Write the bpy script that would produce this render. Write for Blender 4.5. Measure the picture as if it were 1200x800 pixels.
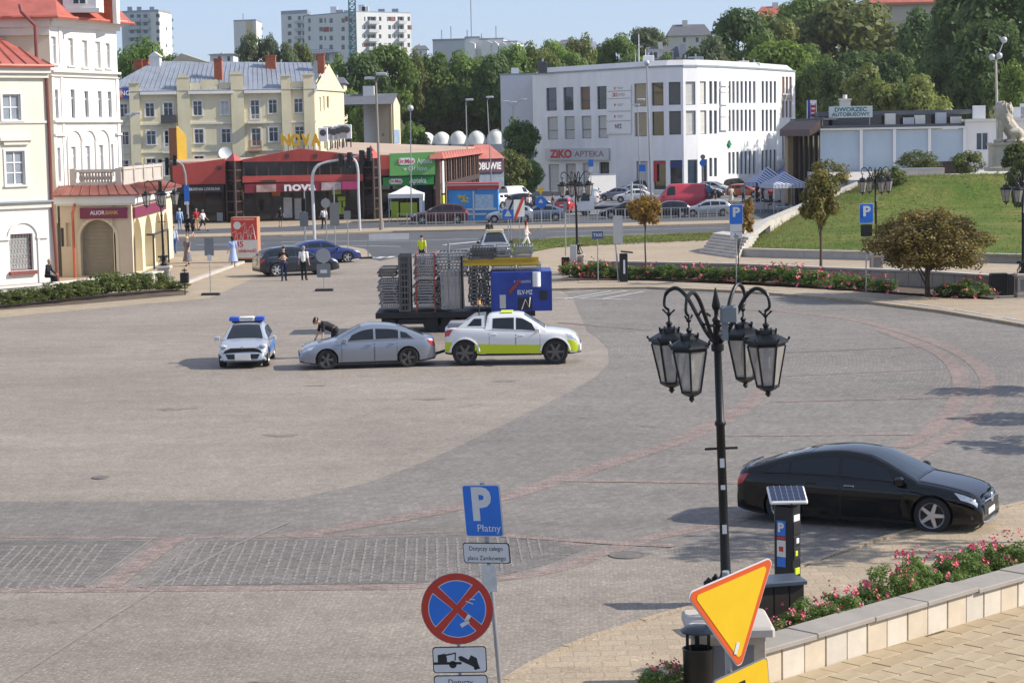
import bpy,bmesh,math,random
import numpy as np
from mathutils import Vector,Matrix,Euler,noise
R=math.radians
rnd=random.Random(11)
for o in list(bpy.data.objects):
 bpy.data.objects.remove(o)
SC=bpy.context.scene
COL=SC.collection
# ---------------------------------------------------------------- camera, sky, sun, exposure
FPX=2400.0
CAMZ,HOR=7.6,157.0
PITCH=math.atan((400-HOR)/FPX)
ROLL=R(1.05)
CAMROT=Euler((R(90)-PITCH,0,0)).to_matrix()@Matrix.Rotation(-ROLL,3,'Z')
cam_data=bpy.data.cameras.new('camera')
cam=bpy.data.objects.new('camera',cam_data)
COL.objects.link(cam)
cam.matrix_world=Matrix.Translation((0,0,CAMZ))@CAMROT.to_4x4()
cam_data.sensor_width=36
cam_data.lens=36*FPX/1200
cam_data.clip_start=0.5
cam_data.clip_end=9000
SC.camera=cam
SUN_EL,SUN_AZ=R(35),R(-1) # azimuth measured from +X towards +Y
world=bpy.data.worlds.new('World')
SC.world=world
world.use_nodes=True
wn=world.node_tree
sky=wn.nodes.new('ShaderNodeTexSky')
sky.sky_type='NISHITA'
sky.sun_disc=False
sky.sun_elevation=SUN_EL
sky.sun_rotation=R(90)-SUN_AZ
sky.altitude=200
sky.air_density=1.0
sky.dust_density=0.5
sky.ozone_density=10.0
bg=wn.nodes['Background']
veil=wn.nodes.new('ShaderNodeMix') # even summer veil over the whole sky
veil.data_type='RGBA'
veil.inputs[0].default_value=0.66
wn.links.new(sky.outputs[0],veil.inputs[6])
veil.inputs[7].default_value=(3.2,3.6,4.55,1)
wn.links.new(veil.outputs[2],bg.inputs[0])
bg.inputs[1].default_value=0.12
sun_d=bpy.data.lights.new('sun','SUN')
sun_d.energy=4.0
sun_d.angle=R(0.53)
sun_d.color=(1.0,0.93,0.83)
sun=bpy.data.objects.new('sun',sun_d)
COL.objects.link(sun)
sv=Vector((math.cos(SUN_EL)*math.cos(SUN_AZ),math.cos(SUN_EL)*math.sin(SUN_AZ),math.sin(SUN_EL)))
sun.rotation_euler=(-sv).to_track_quat('-Z','Y').to_euler()
SC.view_settings.view_transform='Standard'
SC.view_settings.look='None'
SC.view_settings.gamma=1
SC.view_settings.exposure=0.66
SC.cycles.max_bounces=6
HAZE=0.0001
# ---------------------------------------------------------------- pixel to place
def ray(px,py):
 return CAMROT@Vector(((px-600)/FPX,-(py-400)/FPX,-1))
def G(px,py,z=0.0):
 d=ray(px,py)
 t=(z-CAMZ)/d.z
 return Vector((d.x*t,d.y*t,z))
def A(px,py,Y):
 d=ray(px,py)
 t=Y/d.y
 return Vector((d.x*t,Y,CAMZ+d.z*t))
def V2(a):
 return Vector((a[0],a[1]))
 # ---------------------------------------------------------------- materials
MATS={}
def lin(h):
 h=h.lstrip('#')
 out=[]
 for i in (0,2,4):
  c=int(h[i:i+2],16)/255
  out.append(c/12.92 if c<=.04045 else ((c+.055)/1.055)**2.4)
 return tuple(out)
def col(c):
 return lin(c) if isinstance(c,str) else tuple(c)
class NT:
 def __init__(s,m):
  s.t=m.node_tree
  s.b=s.t.nodes['Principled BSDF']
 def n(s,kind,**kw):
  x=s.t.nodes.new('ShaderNode'+kind)
  for k,v in kw.items():
   setattr(x,k,v)
  return x
 def l(s,a,b):
  s.t.links.new(a,b)
 def math(s,op,a,b=None,c=None):
  x=s.n('Math',operation=op)
  for i,v in enumerate((a,b,c)):
   if v is None:continue
   if isinstance(v,(int,float)):x.inputs[i].default_value=v
   else:s.l(v,x.inputs[i])
  return x.outputs[0]
 def noise(s,vec,scale,detail=4,rough=.6):
  x=s.n('TexNoise')
  x.inputs['Scale'].default_value=scale
  x.inputs['Detail'].default_value=detail
  x.inputs['Roughness'].default_value=rough
  if vec is not None:s.l(vec,x.inputs['Vector'])
  return x.outputs['Fac']
 def maprange(s,v,a,b,c,d):
  x=s.n('MapRange')
  s.l(v,x.inputs[0])
  for i,q in enumerate((a,b,c,d)):x.inputs[i+1].default_value=q
  return x.outputs[0]
 def scalecol(s,color,fac):
  x=s.n('VectorMath',operation='SCALE')
  if isinstance(color,tuple):x.inputs[0].default_value=color[:3]
  else:s.l(color,x.inputs[0])
  if isinstance(fac,(int,float)):x.inputs['Scale'].default_value=fac
  else:s.l(fac,x.inputs['Scale'])
  return x.outputs[0]
 def mix(s,fac,a,b):
  x=s.n('Mix',data_type='RGBA')
  for i,v in ((0,fac),(6,a),(7,b)):
   if isinstance(v,(int,float)):x.inputs[i].default_value=v
   elif isinstance(v,tuple):x.inputs[i].default_value=(*v[:3],1)
   else:s.l(v,x.inputs[i])
  return x.outputs[2]
 def ramp(s,v,stops):
  x=s.n('ValToRGB')
  e=x.color_ramp.elements
  while len(e)<len(stops):e.new(.5)
  for q,(p,c) in zip(e,stops):
   q.position=p
   q.color=(c,c,c,1) if isinstance(c,(int,float)) else (*c,1)
  s.l(v,x.inputs[0])
  return x.outputs[0]
 def bump(s,h,strength,dist=.02):
  x=s.n('Bump')
  x.inputs['Strength'].default_value=strength
  x.inputs['Distance'].default_value=dist
  s.l(h,x.inputs['Height'])
  s.l(x.outputs[0],s.b.inputs['Normal'])
def newmat(name):
 m=bpy.data.materials.new(name)
 m.use_nodes=True
 MATS[name]=m
 return m,NT(m)
def mat(name,c=(.5,.5,.5),rough=.7,metal=0.,var=.10,vs=1.5,bump=0.,bs=30.,coat=0.,spec=.5,streak=0.):
 if name in MATS:return MATS[name]
 c=col(c)
 m,t=newmat(name)
 b=t.b
 b.inputs['Roughness'].default_value=rough
 b.inputs['Metallic'].default_value=metal
 b.inputs['Coat Weight'].default_value=coat
 b.inputs['Coat Roughness'].default_value=.03
 b.inputs['Specular IOR Level'].default_value=spec
 if var>0:
  tc=t.n('TexCoord')
  v=tc.outputs['Object']
  f=t.noise(v,vs,6,.65)
  f=t.maprange(f,.3,.7,1-var,1+var)
  if streak>0:
   mp=t.n('Mapping')
   mp.inputs['Scale'].default_value=(1,1,.12)
   t.l(v,mp.inputs[0])
   g=t.noise(mp.outputs[0],vs*2.3,4,.6)
   f=t.math('MULTIPLY',f,t.maprange(g,.45,.75,1,1-streak))
  t.l(t.scalecol(c,f),b.inputs['Base Color'])
  if bump>0:t.bump(t.noise(v,bs,3,.6),bump)
 else:
  b.inputs['Base Color'].default_value=(*c,1)
 return m
def paint(name,c,metal=.55,rough=.32):
 return mat(name,c,rough,metal,var=.03,vs=.8,coat=.9)
def glassmat(name='window_glass',c=(.012,.015,.018),rough=.04):
 return mat(name,c,rough,0,var=.25,vs=.7,spec=.8)
def emit(name,c,s):
 if name in MATS:return MATS[name]
 m,t=newmat(name)
 t.b.inputs['Emission Color'].default_value=(*col(c),1)
 t.b.inputs['Emission Strength'].default_value=s
 t.b.inputs['Base Color'].default_value=(*col(c),1)
 return m
def leafmat(name,c,c2=None,trans=.45):
 if name in MATS:return MATS[name]
 c=col(c);c2=col(c2) if c2 else tuple(x*1.7 for x in c)
 m,t=newmat(name)
 tc=t.n('TexCoord');oi=t.n('ObjectInfo');ge=t.n('NewGeometry')
 f=t.noise(tc.outputs['Object'],.9,3,.6)
 f=t.math('ADD',t.math('MULTIPLY',f,.9),t.math('MULTIPLY',ge.outputs['Random Per Island'],.5))
 f=t.maprange(f,.35,1.05,0,1)
 cc=t.mix(f,tuple(x*.8 for x in c),c2)
 cc=t.scalecol(cc,t.maprange(oi.outputs['Random'],0,1,.8,1.25))
 t.l(cc,t.b.inputs['Base Color'])
 t.b.inputs['Roughness'].default_value=.55
 t.b.inputs['Specular IOR Level'].default_value=.3
 tr=t.n('BsdfTranslucent')
 t.l(t.scalecol(cc,1.2),tr.inputs[0])
 mx=t.n('MixShader')
 mx.inputs[0].default_value=trans
 t.l(t.b.outputs[0],mx.inputs[1]);t.l(tr.outputs[0],mx.inputs[2])
 t.l(mx.outputs[0],t.t.nodes['Material Output'].inputs[0])
 return m
 # ---------------------------------------------------------------- mesh building
class MB:
 def __init__(s):
  s.v=[];s.f=[];s.mi=[];s.m=0
 def face(s,pts):
  n=len(s.v)
  s.v+=[tuple(p) for p in pts]
  s.f.append(tuple(range(n,n+len(pts))));s.mi.append(s.m)
  return s
 def add(s,vs,fs):
  n=len(s.v)
  s.v+=[tuple(p) for p in vs]
  for f in fs:
   s.f.append(tuple(i+n for i in f));s.mi.append(s.m)
  return s
 def box(s,x0,x1,y0,y1,z0,z1,M=None):
  p=[Vector((x,y,z)) for z in (z0,z1) for x,y in ((x0,y0),(x1,y0),(x1,y1),(x0,y1))]
  if M is not None:p=[M@q for q in p]
  return s.add(p,[(3,2,1,0),(4,5,6,7),(0,1,5,4),(1,2,6,5),(2,3,7,6),(3,0,4,7)])
 def cbox(s,c,d,M=None):
  return s.box(c[0]-d[0]/2,c[0]+d[0]/2,c[1]-d[1]/2,c[1]+d[1]/2,c[2]-d[2]/2,c[2]+d[2]/2,M)
 def bbox(s,x0,x1,y0,y1,z0,z1,b=.02,M=None): # box with chamfered vertical and top edges
  o=[(x0+b,y0),(x1-b,y0),(x1,y0+b),(x1,y1-b),(x1-b,y1),(x0+b,y1),(x0,y1-b),(x0,y0+b)]
  cx,cy=(x0+x1)/2,(y0+y1)/2
  def inn(p):return (p[0]+math.copysign(b,cx-p[0]),p[1]+math.copysign(b,cy-p[1]))
  rings=[[(x,y,z0) for x,y in o],[(x,y,z1-b) for x,y in o],[(*inn(p),z1) for p in o]]
  return s.loft(rings,True,True,M)
 def loft(s,rings,cap0=True,cap1=True,M=None,closed=True):
  n=len(rings[0]);vs=[Vector(p) for r in rings for p in r]
  if M is not None:vs=[M@q for q in vs]
  fs=[]
  for i in range(len(rings)-1):
   for j in range(n if closed else n-1):
    k=(j+1)%n
    fs.append((i*n+j,i*n+k,(i+1)*n+k,(i+1)*n+j))
  if cap0:fs.append(tuple(range(n-1,-1,-1)))
  if cap1:fs.append(tuple((len(rings)-1)*n+j for j in range(n)))
  return s.add(vs,fs)
 def cyl(s,p0,p1,r0,r1=None,n=10,cap=True):
  p0,p1=Vector(p0),Vector(p1)
  r1=r0 if r1 is None else r1
  return s.tube([p0,p1],[r0,r1],n,cap)
 def tube(s,pts,r,n=8,cap=True):
  pts=[Vector(p) for p in pts]
  rr=r if isinstance(r,(list,tuple)) else [r]*len(pts)
  rings=[]
  prev=None
  for i,p in enumerate(pts):
   d=(pts[min(i+1,len(pts)-1)]-pts[max(i-1,0)])
   if d.length<1e-9:d=Vector((0,0,1))
   d.normalize()
   if prev is None:
    a=Vector((0,0,1)) if abs(d.z)<.9 else Vector((1,0,0))
    u=d.cross(a).normalized()
   else:
    u=(prev-d*prev.dot(d)).normalized()
   prev=u
   w=d.cross(u)
   rings.append([p+(u*math.cos(2*math.pi*k/n)+w*math.sin(2*math.pi*k/n))*rr[i] for k in range(n)])
  return s.loft(rings,cap,cap)
 def lathe(s,prof,n=16,M=None):
  rings=[[(r*math.cos(2*math.pi*k/n),r*math.sin(2*math.pi*k/n),z) for k in range(n)] for r,z in prof]
  return s.loft(rings,True,True,M)
 def prism(s,poly,z0,z1,M=None):
  return s.loft([[(x,y,z0) for x,y in poly],[(x,y,z1) for x,y in poly]],True,True,M)
 def ball(s,c,r,n=8,m=6,sc=(1,1,1)):
  rings=[]
  for i in range(m+1):
   a=-math.pi/2+math.pi*i/m
   rr,z=max(math.cos(a),.02),math.sin(a)
   rings.append([(c[0]+r*sc[0]*rr*math.cos(2*math.pi*k/n),c[1]+r*sc[1]*rr*math.sin(2*math.pi*k/n),c[2]+r*sc[2]*z) for k in range(n)])
  return s.loft(rings)
 def mesh(s,name,mats,smooth=False,M=None):
  me=bpy.data.meshes.new(name)
  vs=s.v if M is None else [tuple(M@Vector(p)) for p in s.v]
  me.from_pydata(vs,[],s.f)
  for m in (mats if isinstance(mats,(list,tuple)) else [mats]):me.materials.append(m)
  if any(s.mi):me.polygons.foreach_set('material_index',s.mi)
  if smooth:
   bm=bmesh.new();bm.from_mesh(me)
   bmesh.ops.remove_doubles(bm,verts=bm.verts,dist=1e-5)
   bmesh.ops.recalc_face_normals(bm,faces=bm.faces)
   bm.to_mesh(me);bm.free()
   me.shade_smooth()
   me.set_sharp_from_angle(angle=R(smooth if smooth is not True else 40))
  return me
 def build(s,name,mats,parent=None,smooth=False,world=False):
  M=None
  if world and parent is not None:M=wm(parent).inverted()
  me=s.mesh(name,mats,smooth,M)
  return link(name,me,parent)
def wm(o):
 m=o.matrix_basis.copy()
 while o.parent:
  o=o.parent
  m=o.matrix_basis@m
 return m
def link(name,me,parent=None,M=None):
 o=bpy.data.objects.new(name,me)
 COL.objects.link(o)
 if parent is not None:o.parent=parent
 if M is not None:o.matrix_basis=M
 return o
def tag(o,label,cat,group=None):
 o['label']=label;o['category']=cat
 if group:o['group']=group
 return o
def thing(name,label,cat,loc=(0,0,0),rz=0.,group=None):
 o=bpy.data.objects.new(name,None)
 o.empty_display_size=.2
 COL.objects.link(o)
 o.location=loc;o.rotation_euler=(0,0,rz)
 o.matrix_basis # keep
 bpy_m=Matrix.Translation(Vector(loc))@Matrix.Rotation(rz,4,'Z')
 o.matrix_basis=bpy_m
 return tag(o,label,cat,group)
def struct(o,kind='structure'):
 o['kind']=kind
 return o
KIDS={}
def kids(o):
 return [c for c in COL.objects if c.parent==o]
def dup(o,loc=None,rz=None,label=None,group=None,parent=None,scale=None,cat=None,tree=None):
 c=o.copy();COL.objects.link(c)
 if parent is not None:c.parent=parent
 if loc is not None:c.matrix_basis=Matrix.Translation(Vector(loc))@Matrix.Rotation(rz or 0,4,'Z')@Matrix.Diagonal((*(scale or (1,1,1)),1))
 if label:c['label']=label
 if cat:c['category']=cat
 if group:c['group']=group
 if tree is None:
  tree={}
  for q in COL.objects:
   if q.parent is not None:tree.setdefault(q.parent.name,[]).append(q)
 for ch in tree.get(o.name,[]):dup(ch,parent=c,tree=tree)
 return c
def setmat(o,m,i=0):
 o.material_slots[i].link='OBJECT'
 o.material_slots[i].material=m
FONT_CACHE={}
def textmesh(s,size,width=None,depth=.004,bold=0.):
 cu=bpy.data.curves.new('txt','FONT')
 cu.body=s;cu.size=size;cu.align_x='CENTER';cu.align_y='CENTER'
 cu.extrude=depth;cu.offset=bold*size;cu.resolution_u=3
 o=bpy.data.objects.new('txt',cu);COL.objects.link(o)
 dg=bpy.context.evaluated_depsgraph_get()
 me=bpy.data.meshes.new_from_object(o.evaluated_get(dg))
 bpy.data.objects.remove(o);bpy.data.curves.remove(cu)
 if width and len(me.vertices):
  co=np.zeros(len(me.vertices)*3);me.vertices.foreach_get('co',co)
  co=co.reshape(-1,3)
  w=co[:,0].max()-co[:,0].min()
  co[:,0]=(co[:,0]-(co[:,0].max()+co[:,0].min())/2)*width/w
  me.vertices.foreach_set('co',co.ravel())
 return me
def text(s,size,m,parent,M,width=None,name='lettering',bold=.0,depth=.004):
 """M maps text plane (x right, y up, z out of the face) into the parent's space"""
 me=textmesh(s,size,width,depth,bold)
 me.materials.clear();me.materials.append(m)
 return link(name,me,parent,M)
 # face frame for something standing at p, facing direction (fx,fy): x right as seen from the front, y up, z towards viewer
def faceM(p,nrm=(0,-1)):
 z=Vector((nrm[0],nrm[1],0)).normalized();y=Vector((0,0,1));x=y.cross(z)
 M=Matrix((x,y,z)).transposed().to_4x4()
 M.translation=Vector(p)
 return M
def polyat(pts,z,mats,name,parent=None):
 mb=MB();mb.face([(p[0],p[1],z) for p in pts])
 o=mb.build(name,mats,parent)
 return o
def gpoly(pix,z,m,name,parent=None,sub=0):
 return polyat([G(x,y) for x,y in pix],z,m,name,parent)
def strip(pix,w,z,m,name,parent=None,pts=None,smoothn=0):
 """a flat ribbon of width w metres along a pixel polyline on the ground"""
 p=pts or [G(x,y) for x,y in pix]
 p=[V2(q) for q in p]
 if smoothn:p=catmull(p,smoothn)
 L,Rr=[],[]
 for i,q in enumerate(p):
  d=(p[min(i+1,len(p)-1)]-p[max(i-1,0)]).normalized()
  n=Vector((-d.y,d.x))
  L.append(q+n*w/2);Rr.append(q-n*w/2)
 mb=MB()
 for i in range(len(p)-1):
  mb.face([(*Rr[i],z),(*Rr[i+1],z),(*L[i+1],z),(*L[i],z)])
 return mb.build(name,m,parent)
def catmull(p,n):
 out=[]
 for i in range(len(p)-1):
  a,b,c,d=p[max(i-1,0)],p[i],p[i+1],p[min(i+2,len(p)-1)]
  for k in range(n):
   t=k/n
   out.append(.5*((2*b)+(c-a)*t+(2*a-5*b+4*c-d)*t*t+(3*b-a-3*c+d)*t**3))
 out.append(p[-1])
 return out
def npmesh(name,verts,faces,m):
 """quad mesh from numpy arrays (n,3) and (k,4)"""
 me=bpy.data.meshes.new(name)
 k=len(faces);w=faces.shape[1]
 me.vertices.add(len(verts));me.vertices.foreach_set('co',verts.astype(np.float32).ravel())
 me.loops.add(k*w);me.loops.foreach_set('vertex_index',faces.astype(np.int32).ravel())
 me.polygons.add(k);me.polygons.foreach_set('loop_start',np.arange(0,k*w,w,dtype=np.int32))
 me.update(calc_edges=True)
 me.materials.append(m)
 return me
 # ---------------------------------------------------------------- setting: ground, paving, roads, lawns, hill
def sstep(a,b,x):
 t=max(0,min(1,(x-a)/(b-a)))
 return t*t*(3-2*t)
def terr(x,y):
 return 13*sstep(315,410,y)+9*sstep(410,720,y)+4.5*sstep(20,60,x)*sstep(230,300,y)
def settmat(name,c,sx,sy,cvar=.35,joint=.55,polar=None,big=.16,rough=.75,bump=.22,joint_w=.012,offset=.5,sc=1.0,angle=0.):
 if name in MATS:return MATS[name]
 c=col(c)
 m,t=newmat(name)
 tc=t.n('TexCoord')
 v=tc.outputs['Object']
 if polar:
  mp=t.n('Mapping');mp.inputs['Location'].default_value=(-polar[0],-polar[1],0)
  t.l(v,mp.inputs[0])
  sp=t.n('SeparateXYZ');t.l(mp.outputs[0],sp.inputs[0])
  r=t.math('SQRT',t.math('ADD',t.math('MULTIPLY',sp.outputs[0],sp.outputs[0]),t.math('MULTIPLY',sp.outputs[1],sp.outputs[1])))
  th=t.math('MULTIPLY',t.math('ARCTAN2',sp.outputs[1],sp.outputs[0]),polar[2])
  cb=t.n('CombineXYZ');t.l(th,cb.inputs[0]);t.l(r,cb.inputs[1])
  bv=cb.outputs[0]
 elif angle:
  mp=t.n('Mapping');mp.inputs['Rotation'].default_value=(0,0,angle)
  t.l(v,mp.inputs[0]);bv=mp.outputs[0]
 else:
  bv=v
 br=t.n('TexBrick',offset=offset)
 br.inputs['Scale'].default_value=1
 br.inputs['Brick Width'].default_value=sx
 br.inputs['Row Height'].default_value=sy
 br.inputs['Mortar Size'].default_value=joint_w
 br.inputs['Mortar Smooth'].default_value=.4
 br.inputs['Color1'].default_value=(0,0,0,1)
 br.inputs['Color2'].default_value=(1,1,1,1)
 br.inputs['Mortar'].default_value=(.5,.5,.5,1)
 t.l(bv,br.inputs['Vector'])
 sepc=t.n('SeparateColor');t.l(br.outputs['Color'],sepc.inputs[0])
 f=t.maprange(sepc.outputs[0],0,1,1-cvar,1+cvar)
 n1=t.maprange(t.noise(v,.11,5,.62),.3,.7,1-big,1+big)
 n2=t.maprange(t.noise(v,1.3,5,.7),.3,.7,1-big*.8,1+big*.8)
 n3=t.maprange(t.noise(v,20,4,.85),.3,.7,.62,1.38)
 st=t.n('Mapping');st.inputs['Scale'].default_value=(.05,.6,1);t.l(v,st.inputs[0])
 n4=t.maprange(t.noise(st.outputs[0],1,4,.6),.35,.7,.93,1.07)
 spk=t.maprange(t.noise(v,9,2,.5),.66,.74,1,1.5)
 dk=t.maprange(t.noise(v,.55,5,.75),.60,.78,1,.62)
 f=t.math('MULTIPLY',t.math('MULTIPLY',f,n1),t.math('MULTIPLY',n2,n3))
 f=t.math('MULTIPLY',t.math('MULTIPLY',f,n4),t.math('MULTIPLY',spk,dk))
 f=t.math('MULTIPLY',f,t.maprange(br.outputs['Fac'],0,1,1,joint))
 cc=t.scalecol(c,f)
 t.l(cc,t.b.inputs['Base Color'])
 t.b.inputs['Roughness'].default_value=rough
 t.b.inputs['Specular IOR Level'].default_value=.3
 h=t.math('SUBTRACT',n3,t.math('MULTIPLY',br.outputs['Fac'],1.2))
 t.bump(h,bump,.012)
 return m
def slab(pix,h,m,name,parent=None,base=-.05):
 P=[G(x,y,h) for x,y in pix]
 mb=MB();mb.prism([(p.x,p.y) for p in P][::-1],base,h)
 o=mb.build(name,m,parent)
 return o
M_ASPH=mat('asphalt',(.075,.077,.082),.85,var=.22,vs=.35,bump=.15,bs=40)
M_LOT=mat('parking_asphalt',(.17,.165,.16),.85,var=.2,vs=.2,bump=.15,bs=30)
M_LIGHT=settmat('light_setts',(.272,.232,.192),.09,.09,.18,.88,big=.14)
M_DARK=settmat('dark_setts',(.203,.182,.160),.2,.13,.15,.8,polar=(-36,74,45.),big=.13)
M_MIDS=settmat('grey_tan_setts',(.262,.224,.183),.08,.08,.18,.88,big=.15,angle=.5)
M_RED=settmat('red_brick_paving',(.245,.190,.163),.2,.1,.25,.75,big=.1)
M_TAN=settmat('tan_paving',(.37,.295,.205),.4,.3,.07,.85,big=.08,joint_w=.02)
M_CONC=mat('concrete',(.40,.385,.36),.85,var=.14,vs=1.2,bump=.15)
M_PALE=mat('pale_stone',(.46,.42,.37),.8,var=.14,vs=.9,bump=.1)
M_WHITE=mat('white_road_paint',(.62,.62,.60),.7,var=.18,vs=1.5)
# ground sheet to the horizon
mb=MB();mb.face([(-5000,-300,0),(5000,-300,0),(5000,6000,0),(-5000,6000,0)])
struct(mb.build('ground',M_LOT))
plaza=struct(gpoly([(-80,840),(1300,840),(1300,330),(900,335),(640,310),(430,300),(300,312),(-80,372)],.004,M_LIGHT,'plaza'))
ring=struct(gpoly([(-60,588.5),(200,587),(340,585.5),(430,566),(500,540),(560,512),(620,483),(670,458),(700,440),(714,425),(712,408),(700,396),(688,388),(672,350),(650,336),
(760,336),(880,341),(1000,351),(1100,362),(1260,388),(1260,575),(1200,593),(1060,628),(960,655),(880,632),(800,640),(700,654),(600,678),(500,687),(200,690),(-60,693)],.008,M_DARK,'paved_ring'))
struct(gpoly([(-60,693),(200,690),(500,687),(600,678),(700,654),(800,640),(880,632),(960,655),(1000,700),(900,840),(-60,840)],.0085,M_MIDS,'lower_paving'))
reds=[
([(-40,629.5),(180,630.5),(340,629),(480,625),(560,622),(690,640)],.22,0),
([(-40,692),(100,691),(200,690),(400,688.5),(500,686.5),(600,676),(660,665),(700,650),(765,630),(840,615),(900,598)],.42,5),
([(340,629),(430,614),(510,600),(600,580),(650,564),(700,548),(750,532),(800,515),(830,500),(862,484),(890,462),(903,445),(905,425),(895,405)],.55,5),
([(908,364),(1000,375),(1080,396),(1130,417),(1155,440),(1157,465),(1140,490),(1100,520),(1050,545)],.5,6),
([(1030,386),(1095,411),(1120,432),(1126,455),(1115,480),(1090,505),(1055,525)],.5,6),
([(912,441),(1118,432)],.22,0),([(905,471),(1118,466)],.22,0),([(850,511),(1080,509)],.22,0),
([(650,563),(870,566)],.3,0),([(905,414),(1090,406)],.22,0),([(655,378),(760,387)],.3,0),([(800,362),(908,364)],.4,0),
([(590,628),(720,637),(790,640)],.3,0),
([(205,631),(125,689)],.42,0),
]
for q_,(pix,w,sm) in enumerate(reds):
 struct(strip(pix,w,.0125+.0006*q_,M_RED,'brick_band',smoothn=sm))
M_PLINE=mat('pale_paving_line',(.225,.202,.178),.8,var=.2,vs=2)
for pix,w in [([(340,612),(250,652),(120,730),(-20,820)],.16),([(180,631),(100,689)],.1),
([(230,631),(165,689)],.1)]:
 zl_=.0225 if 'zl_' not in globals() else zl_+.001;w*=.42
 struct(strip(pix,w,zl_,M_PLINE,'paving_line',smoothn=4))
 # dark paver panels with pale joint rows
M_PANEL=settmat('charcoal_pavers',(.165,.15,.135),.2,.1,.22,.7,big=.12)
pan=struct(gpoly([(-60,633),(176,634),(100,687.5),(-60,688.5)],.0125,M_PANEL,'paver_panel'))
pan2=struct(gpoly([(246,633.5),(340,632.5),(480,629),(560,626),(640,633),(690,642),(640,662),(600,672),(500,683.5),(172,687)],.0128,M_PANEL,'paver_panel'))
pa,pb=G(-60,660),G(700,660)
k=0
xs=[]
Ytop,Ybot=G(300,634).y,G(300,686).y
slope=-0.036
row_me=None
X=G(-40,686).x
joint_k=0
while True:
 X+=.19
 p_bot=(X,Ybot);p_top=(X+slope*(Ytop-Ybot)*1.0,Ytop)
 # skip the gap between the panels and clip at the right end
 e0,e1=G(90,687).x,G(186,687).x
 if X>G(600,672).x+1.0:break
 if e0<X<e1:continue
 f=1.0;g0=0.
 if X>G(560,680).x:
  g0=min(.72,(X-G(560,680).x)*.42)
 if X>G(640,640).x:break
 a=Vector((X,Ybot));b=Vector((X+slope*(Ytop-Ybot),Ytop))
 a2=a.lerp(b,g0+.02);b2=a.lerp(b,.99)
 n=14
 mb2=MB()
 for q in range(n): # slightly uneven stones
  t0,t1=q/n,(q+.86)/n
  p0,p1=a2.lerp(b2,t0),a2.lerp(b2,t1)
  w=.016+.007*rnd.random()
  j=rnd.uniform(-.006,.006)
  mb2.box(p0.x-w+j,p0.x+w+j,p0.y,p1.y,.010,.0165+.004*rnd.random())
 mb2.build('joint_stone',M_PLINE,pan2 if X>e0 else pan)
 # roads
R1top=[(150,280),(330,275.5),(460,271),(600,268.5),(740,265),(870,261.5),(1000,258)]
R1bot=[(1000,268),(870,272),(740,274),(650,277),(600,285),(480,298),(446,306),(420,300),(330,292),(150,296)]
struct(gpoly(R1top+R1bot,.0065,M_ASPH,'road'))
struct(gpoly([(150,271),(330,266),(460,258),(600,254),(740,250),(900,245),(1000,255),(870,258),(740,261.5),(600,264),(460,266.5),(330,271.5),(150,276)],.0065,M_ASPH,'road'))
med=slab([(150,276),(330,271.5),(460,266.5),(600,264),(740,261),(870,257.5),(1000,254),(1000,257.5),(870,261),(740,264.5),(600,268),(460,270.5),(330,275),(150,279.5)][::-1],.12,M_TAN,'median_island')
struct(med)
for pix,w in [([(330,283.5),(480,282),(560,280)],.15),([(330,287.5),(430,288),(470,289)],.15),([(230,287),(310,286)],.15),([(640,272),(860,266.5)],.14),([(520,287),(590,280)],.4),
([(430,303),(437,301.5)],.4),([(442,302.5),(449,301)],.4),([(454,302),(461,300.5)],.4)]:
 struct(strip(pix,w,.0085,M_WHITE,'lane_marking'))
 # pale parking bays
for q_,pix in enumerate([[(652,340.5),(760,340)],[(655,344),(700,341)],[(680,350),(735,341)],[(705,351),(755,342)],[(662,351),(716,341.5)],[(650,350),(740,351.5)]]):
 struct(strip(pix,.12,.0245+.001*q_,M_WHITE,'bay_marking'))
 # tan pavements
struct(gpoly([(-80,380),(150,358),(245,350),(300,325),(335,312),(420,302),(436,300),(428,292),(405,288),(330,292),(150,296),(60,326),(-80,336)],.009,M_TAN,'pavement'))
struct(gpoly([(150,271),(330,266),(460,258),(600,254),(600,246),(460,248),(330,252),(150,254)],.012,M_TAN,'pavement'))
struct(gpoly([(540,312),(600,299),(650,290),(838,281),(870,296),(1260,300),(1260,348),(1000,338),(640,318)],.012,M_TAN,'pavement'))
struct(slab([(640,338),(760,336),(880,341),(1000,351),(1100,363),(1260,390),(1260,350),(1160,351),(1080,347),(1000,341),(880,334),(760,329),(640,328)],.12,M_TAN,'pavement'))
kerb_pts=[(640,338.3),(760,336.4),(880,341.4),(1000,351.4),(1100,363.4),(1260,390.5)]
def kerbline(pix,w,h,m,name='kerb'):
 p=catmull([V2(G(x,y)) for x,y in pix],4)
 tot=sum((b-a).length for a,b in zip(p,p[1:]))
 mb=MB()
 L=[0]
 for a,b in zip(p,p[1:]):L.append(L[-1]+(b-a).length)
 def at(s):
  for i in range(len(p)-1):
   if s<=L[i+1] or i==len(p)-2:
    return p[i].lerp(p[i+1],(s-L[i])/max(L[i+1]-L[i],1e-6)),(p[i+1]-p[i]).normalized()
 s=0
 while s<tot-.1:
  e=min(s+1.0,tot)
  a,d=at(s);b,d2=at(e-.012)
  n,n2=Vector((-d.y,d.x)),Vector((-d2.y,d2.x))
  hh=h+rnd.uniform(-.008,.008)
  q=[a-n*w/2,b-n2*w/2,b+n2*w/2,a+n*w/2]
  mb.prism([(x.x,x.y) for x in q],-.05,hh)
  s=e
 return struct(mb.build(name,m))
kerbline(kerb_pts,.18,.135,M_CONC)
kerbline([(200,340),(225,330),(255,319),(284,308.5)],.30,.14,M_PALE)
kerbline([(300,314),(340,312),(420,303.5)],.15,.02,M_CONC)
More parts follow.
